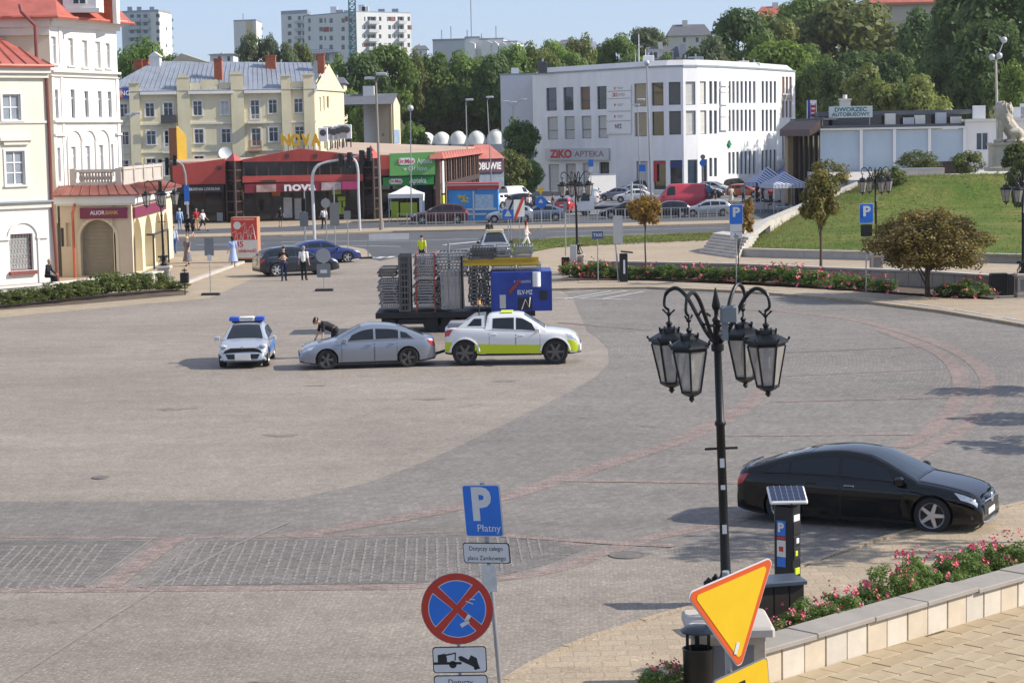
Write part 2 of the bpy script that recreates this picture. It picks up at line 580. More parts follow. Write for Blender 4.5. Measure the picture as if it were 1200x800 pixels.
# right-hand pavement with individual slabs towards the camera
SIDE=[(560,822),(620,782),(700,746),(800,716),(880,690),(960,657),(1060,625),(1200,590),(1290,570)]
wallbase=[(880,812),(905,803),(1200,712),(1290,684)]
struct(slab(SIDE+[(1290,690),(905,795),(860,850),(520,850)],.05,M_TAN,'pavement'))
kerbline(SIDE,.12,.055,M_TAN)
M_SLAB=mat('yellow_paving_slab',(.37,.285,.175),.85,var=.16,vs=1.8,bump=.25,bs=25)
M_SLAB2=mat('buff_paving_slab',(.40,.315,.20),.85,var=.16,vs=1.8,bump=.25,bs=25)
M_JOINT=mat('slab_joint',(.18,.14,.085),.95,var=.3,vs=4)
p0,p1=V2(G(905,803)),V2(G(1200,712))
wd=(p1-p0).normalized();wnrm=Vector((wd.y,-wd.x)) # towards the camera
near=struct(polyat([p0-wd*3,p0-wd*3+wnrm*9,p1+wd*6+wnrm*9,p1+wd*6],.030,M_JOINT,'near_pavement'))
slabmes=[]
for k in range(8):
 mb=MB();mb.bbox(.006,.494,.006,.344,-.03,.05+.003*(k%3),.007)
 slabmes.append(mb.mesh('paving_slab',M_SLAB if k%2 else M_SLAB2))
ang=math.atan2(wd.y,wd.x)
for j in range(12):
 for i in range(30):
  q=p0+wd*(i*.5+(j%2)*.25-2.5)+wnrm*(j*.35+.36)
  px=600+q.x/q.y*2400
  if px<880 or px>1230 or q.y<25.5:continue
  link('paving_slab',rnd.choice(slabmes),near,Matrix.Translation((q.x,q.y,0))@Matrix.Rotation(ang+rnd.uniform(-.006,.006),4,'Z'))
mb=MB();mb.box(-.09,.09,-.05,.05,.055,.06);mb.add([(-.08,-.02,.06),(.05,-.05,.075),(.08,.04,.062),(-.03,.05,.085)],[(0,1,2,3)])
# lawns
def grassmat(name,c,c2):
 if name in MATS:return MATS[name]
 m,t=newmat(name)
 tc=t.n('TexCoord')
 v=tc.outputs['Object']
 f=t.math('ADD',t.math('MULTIPLY',t.noise(v,.25,5,.65),.6),t.math('MULTIPLY',t.noise(v,3.5,5,.7),.45))
 cc=t.mix(t.maprange(f,.42,.66,0,1),col(c),col(c2))
 cc=t.scalecol(cc,t.maprange(t.noise(v,6,5,.8),.32,.68,.4,1.55))
 t.l(cc,t.b.inputs['Base Color'])
 t.b.inputs['Roughness'].default_value=.9
 t.b.inputs['Specular IOR Level'].default_value=.1
 t.bump(t.noise(v,14,4,.7),.8,.08)
 return m
M_GRASS=grassmat('lawn_grass',(.066,.125,.018),(.18,.18,.048))
GP=[[(866,291,None),(950,293,None),(1080,297,None),(1260,301,None)],
[(875,281,139),(950,258,141),(1070,250,142),(1260,250,142)],
[(930,251,150),(985,229,152),(1066,218,152),(1260,214,152)],
[(938,247,152),(1008,216.5,156),(1066,206.5,157),(1260,202,157)]]
def gp(p):
 return G(p[0],p[1],.45) if p[2] is None else A(*p)
rows=[catmull([gp(p) for p in r],14) for r in GP]
cols_=[catmull([r[i] for r in rows],12) for i in range(len(rows[0]))]
mb=MB()
nv=[]
for i,c_ in enumerate(cols_):
 for j,p in enumerate(c_):
  q=Vector(p)
  q.z+=.10*noise.noise(Vector((q.x*.5,q.y*.5,0)))+.03*noise.noise(Vector((q.x*3,q.y*3,5)))
  nv.append(q)
nj=len(cols_[0])
mb.add(nv,[(i*nj+j,(i+1)*nj+j,(i+1)*nj+j+1,i*nj+j+1) for i in range(len(cols_)-1) for j in range(nj-1)])
MOUND=nv
struct(mb.build('lawn_mound',M_GRASS,None,True))
struct(gpoly([(556,300),(600,288),(650,279),(740,276),(840,272.5),(838,281),(740,284),(650,290.5),(600,300)],.05,M_GRASS,'lawn_strip'))
def tufts(name,pts,size,m,n):
 v,f=[],[]
 for k in range(n):
  p=rnd.choice(pts)
  p=Vector((p[0]+rnd.gauss(0,.35),p[1]+rnd.gauss(0,.35),p[2]))
  for b in range(5):
   a=rnd.uniform(0,6.28);h=size*rnd.uniform(.5,1.3);w=size*.16
   q=p+Vector((rnd.gauss(0,size*.6),rnd.gauss(0,size*.6),-.02))
   dx,dy=math.cos(a)*w,math.sin(a)*w
   l=Vector((rnd.gauss(0,.3)*h,rnd.gauss(0,.3)*h,h))
   i=len(v)
   v+=[(q.x-dx,q.y-dy,q.z),(q.x+dx,q.y+dy,q.z),tuple(q+l)]
   f.append((i,i+1,i+2))
 me=npmesh(name,np.array(v),np.array(f),m)
 o=link(name,me);o['kind']='stuff'
 return o
M_BLADE=leafmat('grass_blades',(.085,.145,.025),(.25,.22,.075),.3)
tufts('grass',MOUND,.13,M_BLADE,6500)
sp=[G(x,y,.05).lerp(G(x,y2,.05),rnd.random()) for k in range(500) for x,y,y2 in [(lambda x:(x,279-(x-650)*.034,290-(x-650)*.048))(rnd.uniform(575,838))]]
tufts('grass',sp,.12,M_BLADE,2600)
# upper terrace, hill
M_HILL=grassmat('hill_grass',(.06,.10,.022),(.15,.13,.06))
ta=A(1008,216.5,156);tb=A(1260,202,157)
tl_,tm_=A(948,200,186).x,A(948,200,300).x
mb=MB();mb.prism([(ta.x-.6,156.6),(70,157.2),(130,330),(tm_,330),(tl_,186)],-.5,3.62)
struct(mb.build('terrace',M_PALE))
mb=MB()
nx,ny=44,34
vs=[]
for j in range(ny):
 y=310+(j/(ny-1))**1.5*1900
 for i in range(nx):
  x=(-1+2*i/(nx-1))*(160+y*.32)
  vs.append((x,y,terr(x,y)-.4+(1.2*noise.noise(Vector((x*.03,y*.03,0))) if j else -1)))
mb.add(vs,[(j*nx+i,j*nx+i+1,(j+1)*nx+i+1,(j+1)*nx+i) for j in range(ny-1) for i in range(nx-1)])
struct(mb.build('hill',M_HILL,None,True))
M_DRAIN=mat('cast_iron_cover',(.15,.13,.115),.7,.1,var=.3,vs=8)
for px,py,r in [(735,651,.33),(118,560,.2)]:
 q=G(px,py);mb=MB();mb.lathe([(r,0),(r,.022),(r*.86,.024),(r*.84,.021),(.02,.0215)],20);o=struct(mb.build('drain_cover',M_DRAIN));o.location=(q.x,q.y,0.004)
M_STAIN=mat('oil_stain',(.185,.155,.128),.7,var=.3,vs=3)
for px,py,r in [(590,447,.5),(505,468,.45),(372,452,.4),(690,490,.3),(757,500,.25),(330,510,.5),(200,480,.6)]:
 q=G(px,py);g_=random.Random(px);P_=[]
 for k_ in range(22):a_=6.2832*k_/22;f_=.6+.8*noise.noise(Vector((math.cos(a_)*1.6+px,math.sin(a_)*1.6,0)));P_.append((q.x+r*f_*1.3*math.cos(a_),q.y+r*f_*.8*math.sin(a_)))
 struct(polyat(P_,.0095 if px<680 else .0135,M_STAIN,'stain'))
 # ---------------------------------------------------------------- buildings
M_GLASS=glassmat()
M_GLASSP=glassmat('pale_curtained_glass',(.24,.27,.31),.08)
M_GLASSB=glassmat('window_glass_blue',(.03,.05,.075),.05)
M_WFRAME=mat('white_window_frame',(.72,.72,.71),.5,var=.05)
M_DFRAME=mat('dark_window_frame',(.06,.06,.065),.5,var=.05)
M_CURT=mat('net_curtain',(.55,.55,.54),.9,var=.15,vs=3)
M_BLIND=mat('roller_blind',(.50,.49,.46),.8,var=.1,vs=2)
M_BLINDT=mat('tan_blind',(.36,.30,.20),.8,var=.15,vs=2)
M_TIN=mat('grey_tin_roof',(.30,.33,.38),.5,.3,var=.12,vs=.6,streak=.15)
M_REDT=mat('red_tin_roof',(.46,.125,.09),.5,.1,var=.15,vs=.8,streak=.2)
M_BRICKC=mat('brick_chimney',(.38,.11,.055),.85,var=.25,vs=2.5,bump=.3,bs=12)
class Wall:
 """a vertical facade over plan points p0 (left seen from outside) to p1; u along, z up"""
 def __init__(s,p0,p1):
  s.p0,s.p1=V2(p0),V2(p1)
  d=s.p1-s.p0
  s.len=d.length;s.d=d.normalized()
  s.inn=Vector((-s.d.y,s.d.x)) # inward
  s.M=Matrix(((s.d.x,s.inn.x,0,s.p0.x),(s.d.y,s.inn.y,0,s.p0.y),(0,0,1,0),(0,0,0,1)))
 def uz(s,px,py):
  r=ray(px,py);o=Vector((0,0,CAMZ))
  t=(s.p0-Vector((0,0))).dot(s.inn)/Vector((r.x,r.y)).dot(s.inn)
  q=o+r*t
  return (V2(q)-s.p0).dot(s.d),q.z
 def rect(s,x0,y0,x1,y1):
  """pixel box (left, top, right, bottom) to (u0,u1,z0,z1)"""
  cy=(y0+y1)/2;cx=(x0+x1)/2
  return s.uz(x0,cy)[0],s.uz(x1,cy)[0],s.uz(cx,y1)[1],s.uz(cx,y0)[1]
 def mesh(s,z0,z1,holes,depth=.22,arch=()):
  """front skin with holes and reveals, in wall space"""
  mb=MB()
  us=sorted({0.,s.len,*[h[0] for h in holes],*[h[1] for h in holes]})
  zs=sorted({z0,z1,*[h[2] for h in holes],*[h[3] for h in holes]})
  us=[u for u in us if -1e-6<=u<=s.len+1e-6];zs=[z for z in zs if z0-1e-6<=z<=z1+1e-6]
  for j in range(len(zs)-1):
   run=None
   for i in range(len(us)-1):
    cu,cz=(us[i]+us[i+1])/2,(zs[j]+zs[j+1])/2
    solid=not any(h[0]<cu<h[1] and h[2]<cz<h[3] for h in holes)
    if solid and run is None:run=us[i]
    if run is not None and (not solid or i==len(us)-2):
     e=us[i+1] if solid else us[i]
     mb.face([(run,0,zs[j]),(e,0,zs[j]),(e,0,zs[j+1]),(run,0,zs[j+1])])
     run=None
  for k,(a,b,c,d) in enumerate(holes):
   D=depth
   if k in arch:
    r=(b-a)/2;n=10;zc=d-r*arch_k.get(k,1.0)
    P=[((a+b)/2-r*math.cos(math.pi*i/n),zc+(d-zc)*math.sin(math.pi*i/n)) for i in range(n+1)]
    for(u0,w0),(u1,w1) in zip(P,P[1:]):
     mb.face([(u0,0,w0),(u1,0,w1),(u1,0,d),(u0,0,d)])
     mb.face([(u0,0,w0),(u0,D,w0),(u1,D,w1),(u1,0,w1)])
    mb.face([(a,0,c),(a,0,zc),(a,D,zc),(a,D,c)]);mb.face([(b,0,zc),(b,0,c),(b,D,c),(b,D,zc)])
   else:
    mb.face([(a,0,c),(a,0,d),(a,D,d),(a,D,c)]);mb.face([(b,0,d),(b,0,c),(b,D,c),(b,D,d)])
    mb.face([(a,0,d),(b,0,d),(b,D,d),(a,D,d)])
   mb.face([(b,0,c),(a,0,c),(a,D,c),(b,D,c)])
   # back skin so that light cannot leak
  mb.face([(0,depth+.15,z0),(0,depth+.15,z1),(s.len,depth+.15,z1),(s.len,depth+.15,z0)])
  return mb
arch_k={}
WIN={}
def winmesh(w,h,style,fm,pm):
 key=(round(w,2),round(h,2),style,fm.name,pm.name)
 if key in WIN:return WIN[key]
 f=.06 if min(w,h)>.5 else .04
 fr=MB()
 fr.box(0,f,0,.06,0,h);fr.box(w-f,w,0,.06,0,h)
 fr.box(f,w-f,0,.06,0,f);fr.box(f,w-f,0,.06,h-f,h)
 if style in ('T','cross','vert','TV'):
  fr.box(w/2-.035,w/2+.035,.002,.058,f,h-f)
 if style in ('T','cross','TV'):
  zz=h*(.70 if style=='T' else .5)
  fr.box(f,w/2-.035,.004,.056,zz-.03,zz+.03);fr.box(w/2+.035,w-f,.004,.056,zz-.03,zz+.03)
 if style=='low':
  fr.box(f,w-f,.004,.056,h*.40-.04,h*.40+.04)
 if style=='cross6':
  fr.box(w/2-.035,w/2+.035,.002,.058,f,h-f)
  for q in (.36,.66):
   fr.box(f,w/2-.035,.004,.056,h*q-.03,h*q+.03);fr.box(w/2+.035,w-f,.004,.056,h*q-.03,h*q+.03)
 pn=MB()
 pn.face([(f,.04,f),(w-f,.04,f),(w-f,.04,h-f),(f,.04,h-f)])
 WIN[key]=(fr.mesh('window',fm),pn.mesh('pane',pm))
 return WIN[key]
def put_window(th,wall,r,style='T',fm=None,pm=None,depth=.14,sill=None,surround=None,name='window',round_=.1):
 u0,u1,z0,z1=r
 w,h=u1-u0,z1-z0
 fm=fm or M_WFRAME;pm=pm or M_GLASS
 w2,h2=max(.2,round(w/round_)*round_),max(.2,round(h/round_)*round_)
 a,b=winmesh(w2,h2,style,fm,pm)
 M=wm(th).inverted()@wall.M@Matrix.Translation((u0,depth,z0))@Matrix.Diagonal((w/w2,1,h/h2,1))
 o=link(name,a,th,M)
 link('pane',b,o)
 if surround or sill:
  t=.14
  mb=MB()
  W=wm(th).inverted()@wall.M
  if surround:
   mb.box(u0-t,u0-.002,-.05,-.002,z0,z1+t,W);mb.box(u1+.002,u1+t,-.05,-.002,z0,z1+t,W);mb.box(u0-.002,u1+.002,-.05,-.002,z1+.002,z1+t,W)
  mb.box(u0-t-.03,u1+t+.03,-.12,.02,z0-.09,z0-.002,W)
  mb.build('window_surround' if surround else 'sill',sill or surround,th)
 return o
def facade(th,wall,z0,z1,m,wins=(),depth=.22,name='wall',arch=()):
 """wins: list of dict(r=(u0,u1,z0,z1), ...put_window kwargs)"""
 holes=[w['r'] for w in wins]
 holes=[(max(a,.01),min(b,wall.len-.01),max(c,z0+.01),min(d,z1-.01)) for a,b,c,d in holes]
 mb=wall.mesh(z0,z1,holes,depth,arch)
 o=mb.build(name,m,th)
 o.matrix_basis=wm(th).inverted()@wall.M
 for w in wins:
  k={q:v for q,v in w.items() if q!='r'}
  if not k.pop('empty',False):put_window(th,wall,w['r'],**k)
 return o
def wbox(th,wall,name,m,*boxes,smooth=False):
 """boxes (u0,u1,y0,y1,z0,z1) in wall space, y negative = in front"""
 out=None
 for b in boxes:
  mb=MB();mb.box(*b)
  o=mb.build(name,m,th,smooth)
  o.matrix_basis=wm(th).inverted()@wall.M
  out=out or o
 return out
def wgrid(wall,cols,rows,**kw):
 """cols: list of (x0,x1) pixels, rows: (y0,y1) pixels at column; slopes by wall"""
 out=[]
 for y0,y1 in rows:
  for x0,x1 in cols:out.append(dict(r=wall.rect(x0,y0,x1,y1),**kw))
 return out
def roofmesh(mb,quads):
 for q in quads:mb.face(q)
def at3(wall,u,y,z):
 return wall.M@Vector((u,y,z))
 # ================= cream house at the left edge
M_CREAM=mat('cream_plaster',(.70,.66,.55),.85,var=.06,vs=.7,bump=.05,streak=.06)
M_WPLAS=mat('white_plaster',(.70,.69,.66),.85,var=.05,vs=.7,bump=.05,streak=.05)
M_TRIM=mat('pale_trim',(.66,.63,.56),.8,var=.06)
M_PIPE=mat('red_brown_pipe',(.20,.055,.048),.5,var=.15,vs=1)
YH=111.0
c0,c1=A(-60,172,YH-3.0),A(57,171,YH+1.2)
W=Wall(c0,c1)
th=thing('cream_house','cream house with red tin roof and arched ground floor window at the left edge','house',(c1.x,c1.y,0))
zA=W.uz(30,238)[1];zB=W.uz(30,86)[1]
facade(th,W,0,zA,M_WPLAS,[dict(r=W.rect(11.5,274,39,332-15),style='plain',fm=M_PIPE,pm=M_CURT,depth=.2)])
facade(th,W,zA,zB,M_CREAM,[dict(r=W.rect(3,110.5,24,141),style='TV',pm=M_GLASSP,depth=.1,surround=M_WPLAS),dict(r=W.rect(7,177,29,217),style='cross6',pm=M_GLASSP,depth=.1,surround=M_WPLAS),
dict(r=W.rect(-42,108,-22,139),style='TV',depth=.1,surround=M_WPLAS),dict(r=W.rect(-40,175,-18,215),style='cross6',depth=.1,surround=M_WPLAS)])
L=W.len
wbox(th,W,'cornice',M_TRIM,(0,L+.1,-.35,.0,zB,zB+.35),(0,L+.05,-.2,.001,zB-.25,zB))
wbox(th,W,'string_course',M_TRIM,(0,L+.04,-.14,-.002,zA-.28,zA+.02),(0,L+.02,-.08,-.002,W.uz(20,142)[1]-.12,W.uz(20,142)[1]-.0),)
wbox(th,W,'sill_band',M_TIN,(0,L+.06,-.3,-.002,zA+.03,zA+.12))
r=W.rect(-2,161,37,165);wbox(th,W,'window_hood',M_TRIM,(r[0],r[1],-.25,-.003,r[2],r[3]),(r[0]+.25,r[1]-.25,-.15,-.003,r[2]-.22,r[2]))
# arch band round the ground floor window, lattice and sill
a=W.rect(8,254,46,300)
mb=MB()
cu,cz,rr=(a[0]+a[1])/2,W.uz(25,280)[1],(a[1]-a[0])/2
P=[(cu-rr*math.cos(math.pi*i/14),cz+rr*math.sin(math.pi*i/14)) for i in range(15)]
Pi=[(cu+(u-cu)*.86,cz+(z-cz)*.86) for u,z in P]
for k in range(14):
 (u0,z0),(u1,z1),(u2,z2),(u3,z3)=P[k],P[k+1],Pi[k+1],Pi[k]
 mb.loft([[(u0,-.07,z0),(u1,-.07,z1),(u2,-.07,z2),(u3,-.07,z3)],[(u0,-.002,z0),(u1,-.002,z1),(u2,-.002,z2),(u3,-.002,z3)]])
o=mb.build('window_arch',M_WPLAS,th);o.matrix_basis=wm(th).inverted()@W.M
pu=(cu+rr*.86,cu+rr)
wbox(th,W,'pilaster',M_WPLAS,(pu[0],pu[1],-.07,-.002,0,cz),(pu[0]-.05,L-.3,-.1,-.003,cz-.02,cz+.16),(0,cu-rr*.86,-.1,-.003,cz-.02,cz+.16))
r=W.rect(11.5,274,39,317)
lat=MB()
nn=7
for i in range(nn):
 for j in range(11):
  u=r[0]+.08+(r[1]-r[0]-.16)*(i+.5*(j%2)+.25)/nn;z=r[2]+.08+(r[3]-r[2]-.16)*(j+.5)/11
  lat.box(u-.012,u+.012,.17,.19,z-.12,z+.12);lat.box(u-.05,u+.05,.168,.172,z-.014,z+.014)
o=lat.build('lattice',M_DFRAME,th);o.matrix_basis=wm(th).inverted()@W.M
wbox(th,W,'sill',M_PIPE,(r[0]-.1,r[1]+.1,-.2,.05,r[2]-.22,r[2]-.02))
# red roof sloping to the upper left
e0,e1=at3(W,0,-.45,zB+.36),at3(W,L+.25,-.45,zB+.36)
ridge0,ridge1=A(-60,28,YH+5),A(-4,42,YH+5.5)
back=at3(W,L+.25,9,zB+.36);back0=at3(W,0,9,zB+.36)
mb=MB()
mb.face([e0,e1,ridge1,ridge0]);mb.face([e1,back,ridge1]);mb.face([back,back0,ridge0,ridge1]);mb.face([e0,back0,back,e1])
mb.build('roof',M_REDT,th,world=True)
mb=MB()
for k in range(9):
 t=k/8
 a,b=e0.lerp(e1,t),ridge0.lerp(ridge1,min(1,t*1.25))
 if t>.75:b=e1.lerp(ridge1,1-(t-.75)*3.2)
 mb.tube([a+Vector((0,0,.03)),b+Vector((0,0,.05))],.035,4)
mb.tube([e0+Vector((0,-.05,.02)),e1+Vector((0,-.05,.02))],.1,6)
mb.build('roof_seam',M_REDT,th,world=True)
bw=Wall(at3(W,L,0,0),at3(W,L,9,0));facade(th,bw,0,zB,M_CREAM)
mb=MB()
pts=[A(42,40,YH),A(54,84,YH+1.15),A(58,160,YH+1.15),A(60.5,235,YH+1.15),A(67,320,YH+1.15),A(68,333,YH+1.15)]
mb.tube(pts[1:],.09,8)
mb.build('downpipe',M_PIPE,th,world=True)
# ================= tall white corner building
YT=117.0
q0,q1=A(63,170,YT),A(141,168,YT+6.8)
W=Wall(q0,q1)
tb_=thing('corner_building','tall white corner building with red roof above the bank arcade','building',(q0.x,q0.y,0))
zT=W.uz(100,26)[1]
M_WOVER=mat('white_render',(.74,.725,.69),.85,var=.04,vs=.6,bump=.04,streak=.04)
wins=[]
for x0,x1,y0,y1 in [(60,66,43,75),(80,86,45,77),(96.5,102.5,47.5,79),(112,118,49,80),(124,129,51,80)]:
 wins.append(dict(r=W.rect(x0,y0,x1,y1),style='T',depth=.12,pm=M_CURT,sill=M_TRIM))
for x0,x1,y0,y1 in [(63.5,68.5,105,139),(83,88,105,139),(99,104,107,138),(115,119.5,107,138),(126.5,131,107.5,138)]:
 wins.append(dict(r=W.rect(x0,y0,x1,y1),style='T',depth=.12,pm=M_GLASSB))
for x0,x1,y0,y1 in [(66.5,71.5,173,213),(84,89.5,172,210),(100.5,106,171,210),(116.5,121.5,170,208),(130,133.5,169,207)]:
 wins.append(dict(r=W.rect(x0,y0,x1,y1),style='T',depth=.12,pm=M_CURT))
facade(tb_,W,0,zT,M_WOVER,wins)
L=W.len
def zc(y):return W.uz(100,y)[1]
wbox(tb_,W,'cornice',M_WOVER,(-.1,L+.1,-.22,-.002,zc(34),zc(29)),(-.2,L+.2,-.42,-.001,zc(29),zc(25)),(-.3,L+.35,-.6,.0,zc(25),zc(22)))
wbox(tb_,W,'string_course',M_TRIM,(-.05,L+.05,-.22,-.002,zc(86),zc(83.5)),(-.03,L+.03,-.12,-.003,zc(91),zc(90)),(-.03,L+.03,-.2,-.002,zc(143.5),zc(141)))
uA=W.uz(72,100)[0];uB=W.uz(134,100)[0]
wbox(tb_,W,'pilaster',M_WOVER,(uA-.12,uA+.12,-.06,-.004,3,zc(92)),(uA-.12,uA+.12,-.06,-.004,zc(82),zc(35)),(0,.25,-.06,-.004,3,zc(92)),(L-.3,L,-.06,-.004,3,zc(92)))
wbox(tb_,W,'capital',M_TRIM,(.0,uA+.2,-.16,-.006,zc(159),zc(156.5)),(uB-.1,L+.02,-.16,-.006,zc(159),zc(156.5)))
# blind arches round the three middle windows
mb=MB()
for xc,ytop in [(86.5,151),(103,150.5),(119,150)]:
 cu_,ztop=W.uz(xc,ytop);rr=.85;cz=ztop-rr
 P=[(cu_-rr*math.cos(math.pi*i/12),cz+rr*math.sin(math.pi*i/12)) for i in range(13)]
 P=[(P[0][0],4.)]+P+[(P[-1][0],4.)]
 for(u0,z0),(u1,z1) in zip(P,P[1:]):
  d=Vector((u1-u0,z1-z0)).normalized();n=Vector((d.y,-d.x))*.13
  mb.loft([[(u0,-.09,z0),(u1,-.09,z1),(u1+n.x,-.09,z1+n.y),(u0+n.x,-.09,z0+n.y)],[(u0,-.003,z0),(u1,-.003,z1),(u1+n.x,-.003,z1+n.y),(u0+n.x,-.003,z0+n.y)]])
o=mb.build('blind_arch',M_WOVER,tb_);o.matrix_basis=wm(tb_).inverted()@W.M
# left return wall towards the cream house
lw=Wall(Vector((q0.x-9,q0.y-.6)),q0)
facade(tb_,lw,0,zT,mat('beige_plaster',(.62,.55,.44),.85,var=.07,vs=.6,streak=.08))
wbox(tb_,lw,'cornice',M_TRIM,(0,lw.len+.05,-.3,-.001,zT-.9,zT-.45),(0,lw.len+.1,-.5,-.0,zT-.45,zT))
bk=Wall(q1,at3(W,L,12,0));facade(tb_,bk,0,zT,M_WOVER)
# red hipped roof, dormer, chimney
e=[at3(lw,0,-.8,zT+.05),Vector((*at3(W,-.5,-.9,0).xy,zT+.05)),at3(W,L+.9,-.7,zT+.05),at3(W,L+.6,12,zT+.05)]
rt=[A(-40,-70,YT+4),A(62,-26,YT+4),A(112,-16,YT+9),A(100,-20,YT+12)]
mb=MB()
for k in range(3):mb.face([e[k],e[k+1],rt[k+1],rt[k]])
mb.face([rt[0],rt[1],rt[2],rt[3]]);mb.face([e[3],e[2],e[1],e[0]])
mb.build('roof',M_REDT,tb_,world=True)
mb=MB();mb.tube([p+Vector((0,0,.02)) for p in e[:3]],.1,6);mb.build('gutter',M_REDT,tb_,world=True)
dm=A(94,6,YT+1.6)
mb=MB();mb.box(dm.x-.95,dm.x+.95,dm.y-.2,dm.y+2,dm.z-.35,dm.z+2);mb.box(dm.x-1.15,dm.x+1.15,dm.y-.35,dm.y-.2,dm.z-.45,dm.z-.2)
d_=mb.build('dormer',M_WOVER,tb_,world=True)
dwin=Wall((dm.x-.6,dm.y-.22),(dm.x+.6,dm.y-.22));put_window(tb_,dwin,(.2,1.0,dm.z,dm.z+1.6),depth=-.05)
ch=A(122,8,YT+5)
mb=MB();mb.box(ch.x-.55,ch.x+.55,ch.y-.4,ch.y+.6,ch.z-.9,ch.z+3);mb.build('chimney',M_BRICKC,tb_,world=True)
mb=MB();mb.box(ch.x+.56,ch.x+.8,ch.y-.4,ch.y+.6,ch.z-1,ch.z+3.1);mb.build('chimney_flank',M_WOVER,tb_,world=True)
mb=MB();mb.tube([A(23,6,YT-1.),A(25,14,YT-1.2),A(41,30,YT-1.2),A(43,70,YT-1.2)],.1,8);mb.build('downpipe',M_PIPE,tb_,world=True)
# ================= bank arcade
YB=115.4
b0,b1,b2=A(67,171,YB+.35),A(151,170,YB),A(199,168,YB+18)
bt=thing('bank_building','low tan bank arcade with balustraded terrace and purple sign','bank',(b1.x,b1.y,0))
M_TANP=mat('shaded_tan_plaster',(.60,.49,.36),.85,var=.07,vs=.6,bump=.06,streak=.08)  # shade put into the front's colour; the sunlit flank takes the lighter tan
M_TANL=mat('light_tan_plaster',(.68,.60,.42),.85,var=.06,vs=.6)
M_DOOR=mat('olive_roller_door',(.27,.235,.165),.6,var=.08,vs=2,streak=.1)
W1,W2=Wall(b0,b1),Wall(b1,b2)
zR=W1.uz(120,238.5)[1]
ra=W1.rect(94.5,257.5,136,327)
ra=(ra[0],ra[1],0.05,ra[3])
s1,s2=W1.rect(71,267,75,289),W1.rect(77.5,261,83,289)
facade(bt,W1,0,zR,M_TANP,[dict(r=ra,empty=True),dict(r=s1,style='plain',fm=M_DFRAME,depth=.1),dict(r=s2,style='plain',fm=M_TANP,pm=M_TANP,depth=.1)],depth=.45,arch=(0,))
mb=MB();mb.box(ra[0]-.1,ra[1]+.1,.42,.44,0,ra[3]+.1)
for k in range(16):mb.box(ra[0],ra[1],.40,.42,.1+k*.22,.1+k*.22+.2)
o=mb.build('shutter_door',M_DOOR,bt);o.matrix_basis=wm(bt).inverted()@W1.M
mb=MB()
cu_=(ra[0]+ra[1])/2;rr=(ra[1]-ra[0])/2;cz=ra[3]-rr
P=[(cu_-rr,0)]+[(cu_-rr*math.cos(math.pi*i/14),cz+rr*math.sin(math.pi*i/14)) for i in range(15)]+[(cu_+rr,0)]
for(u0,z0),(u1,z1) in zip(P,P[1:]):
 d=Vector((u1-u0,z1-z0)).normalized();n=Vector((-d.y,d.x))*.16
 mb.loft([[(u0,-.03,z0),(u1,-.03,z1),(u1+n.x,-.03,z1+n.y),(u0+n.x,-.03,z0+n.y)],[(u0,.0,z0),(u1,.0,z1),(u1+n.x,.0,z1+n.y),(u0+n.x,.0,z0+n.y)]])
o=mb.build('arch_trim',M_TANL,bt);o.matrix_basis=wm(bt).inverted()@W1.M
ws=[]
zt2=[W2.uz(161,255)[1],W2.uz(174,251)[1],W2.uz(185.5,249)[1],W2.uz(194,248)[1]]
ed=[(156,166.5),(169.5,179),(182,189.5),(192,197.5)]
for(x0,x1),zt in zip(ed,zt2):
 ws.append(dict(r=(W2.uz(x0,280)[0],W2.uz(x1,280)[0],.05,zt),empty=True))
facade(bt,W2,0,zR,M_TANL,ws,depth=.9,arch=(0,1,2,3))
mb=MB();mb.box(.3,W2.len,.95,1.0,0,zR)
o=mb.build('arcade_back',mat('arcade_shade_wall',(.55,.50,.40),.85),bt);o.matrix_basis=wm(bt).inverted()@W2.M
r=W2.rect(172,273,190,312)
wbox(bt,W2,'glass_porch',M_DFRAME,(r[0],r[0]+.1,-.45,-.35,0,r[3]),(r[1]-.1,r[1],-.45,-.35,0,r[3]),(r[0],r[1],-.45,-.35,r[3],r[3]+.12),(r[0],r[0]+.1,-.35,0,r[3],r[3]+.12))
# cornice, red lean-to roof, balustrade
wbox(bt,W1,'cornice',M_WPLAS,(-.2,W1.len+.35,-.35,0,zR,zR+.45),(-.1,W1.len+.2,-.2,.001,zR-.1,zR))
wbox(bt,W2,'cornice',M_WPLAS,(.37,W2.len,-.35,0,zR,zR+.45),(.22,W2.len,-.2,.001,zR-.1,zR))
zt_=zR+.5
mb=MB()
o0,o1,o2=at3(W1,-.3,-.6,zt_),at3(W1,W1.len+.6,-.6,zt_),at3(W2,W2.len+.6,-.6,zt_)
o1=(at3(W1,W1.len,-.6,zt_)+at3(W2,0,-.6,zt_))/2+Vector((.3,-.2,0))
i0,i1,i2=at3(W1,-.3,1.0,zt_+.5),at3(W1,W1.len-.3,1.2,zt_+.5),at3(W2,W2.len,1.2,zt_+.5)
mb.face([o0,o1,i1,i0]);mb.face([o1,o2,i2,i1])
for a,b in ((o0,o1),(o1,o2)):
 mb.face([a-Vector((0,0,.08)),b-Vector((0,0,.08)),b,a])
mb.face([i0,i1,i2,at3(W2,W2.len,8,zt_+.5),at3(W1,-.3,9,zt_+.5)])
M_BROOF=mat('dull_red_tin',(.27,.095,.075),.5,.1,var=.18,vs=.8,streak=.2)
mb.build('roof',M_BROOF,bt,world=True)
for(a,b),(c,d),n in (((o0,o1),(i0,i1),9),((o1,o2),(i1,i2),26)):
 mb=MB()
 for k in range(n+1):
  t=k/n;mb.tube([a.lerp(b,t)+Vector((0,0,.02)),c.lerp(d,t)+Vector((0,0,.02))],.035,4)
 mb.build('roof_seam',M_BROOF,bt,world=True)
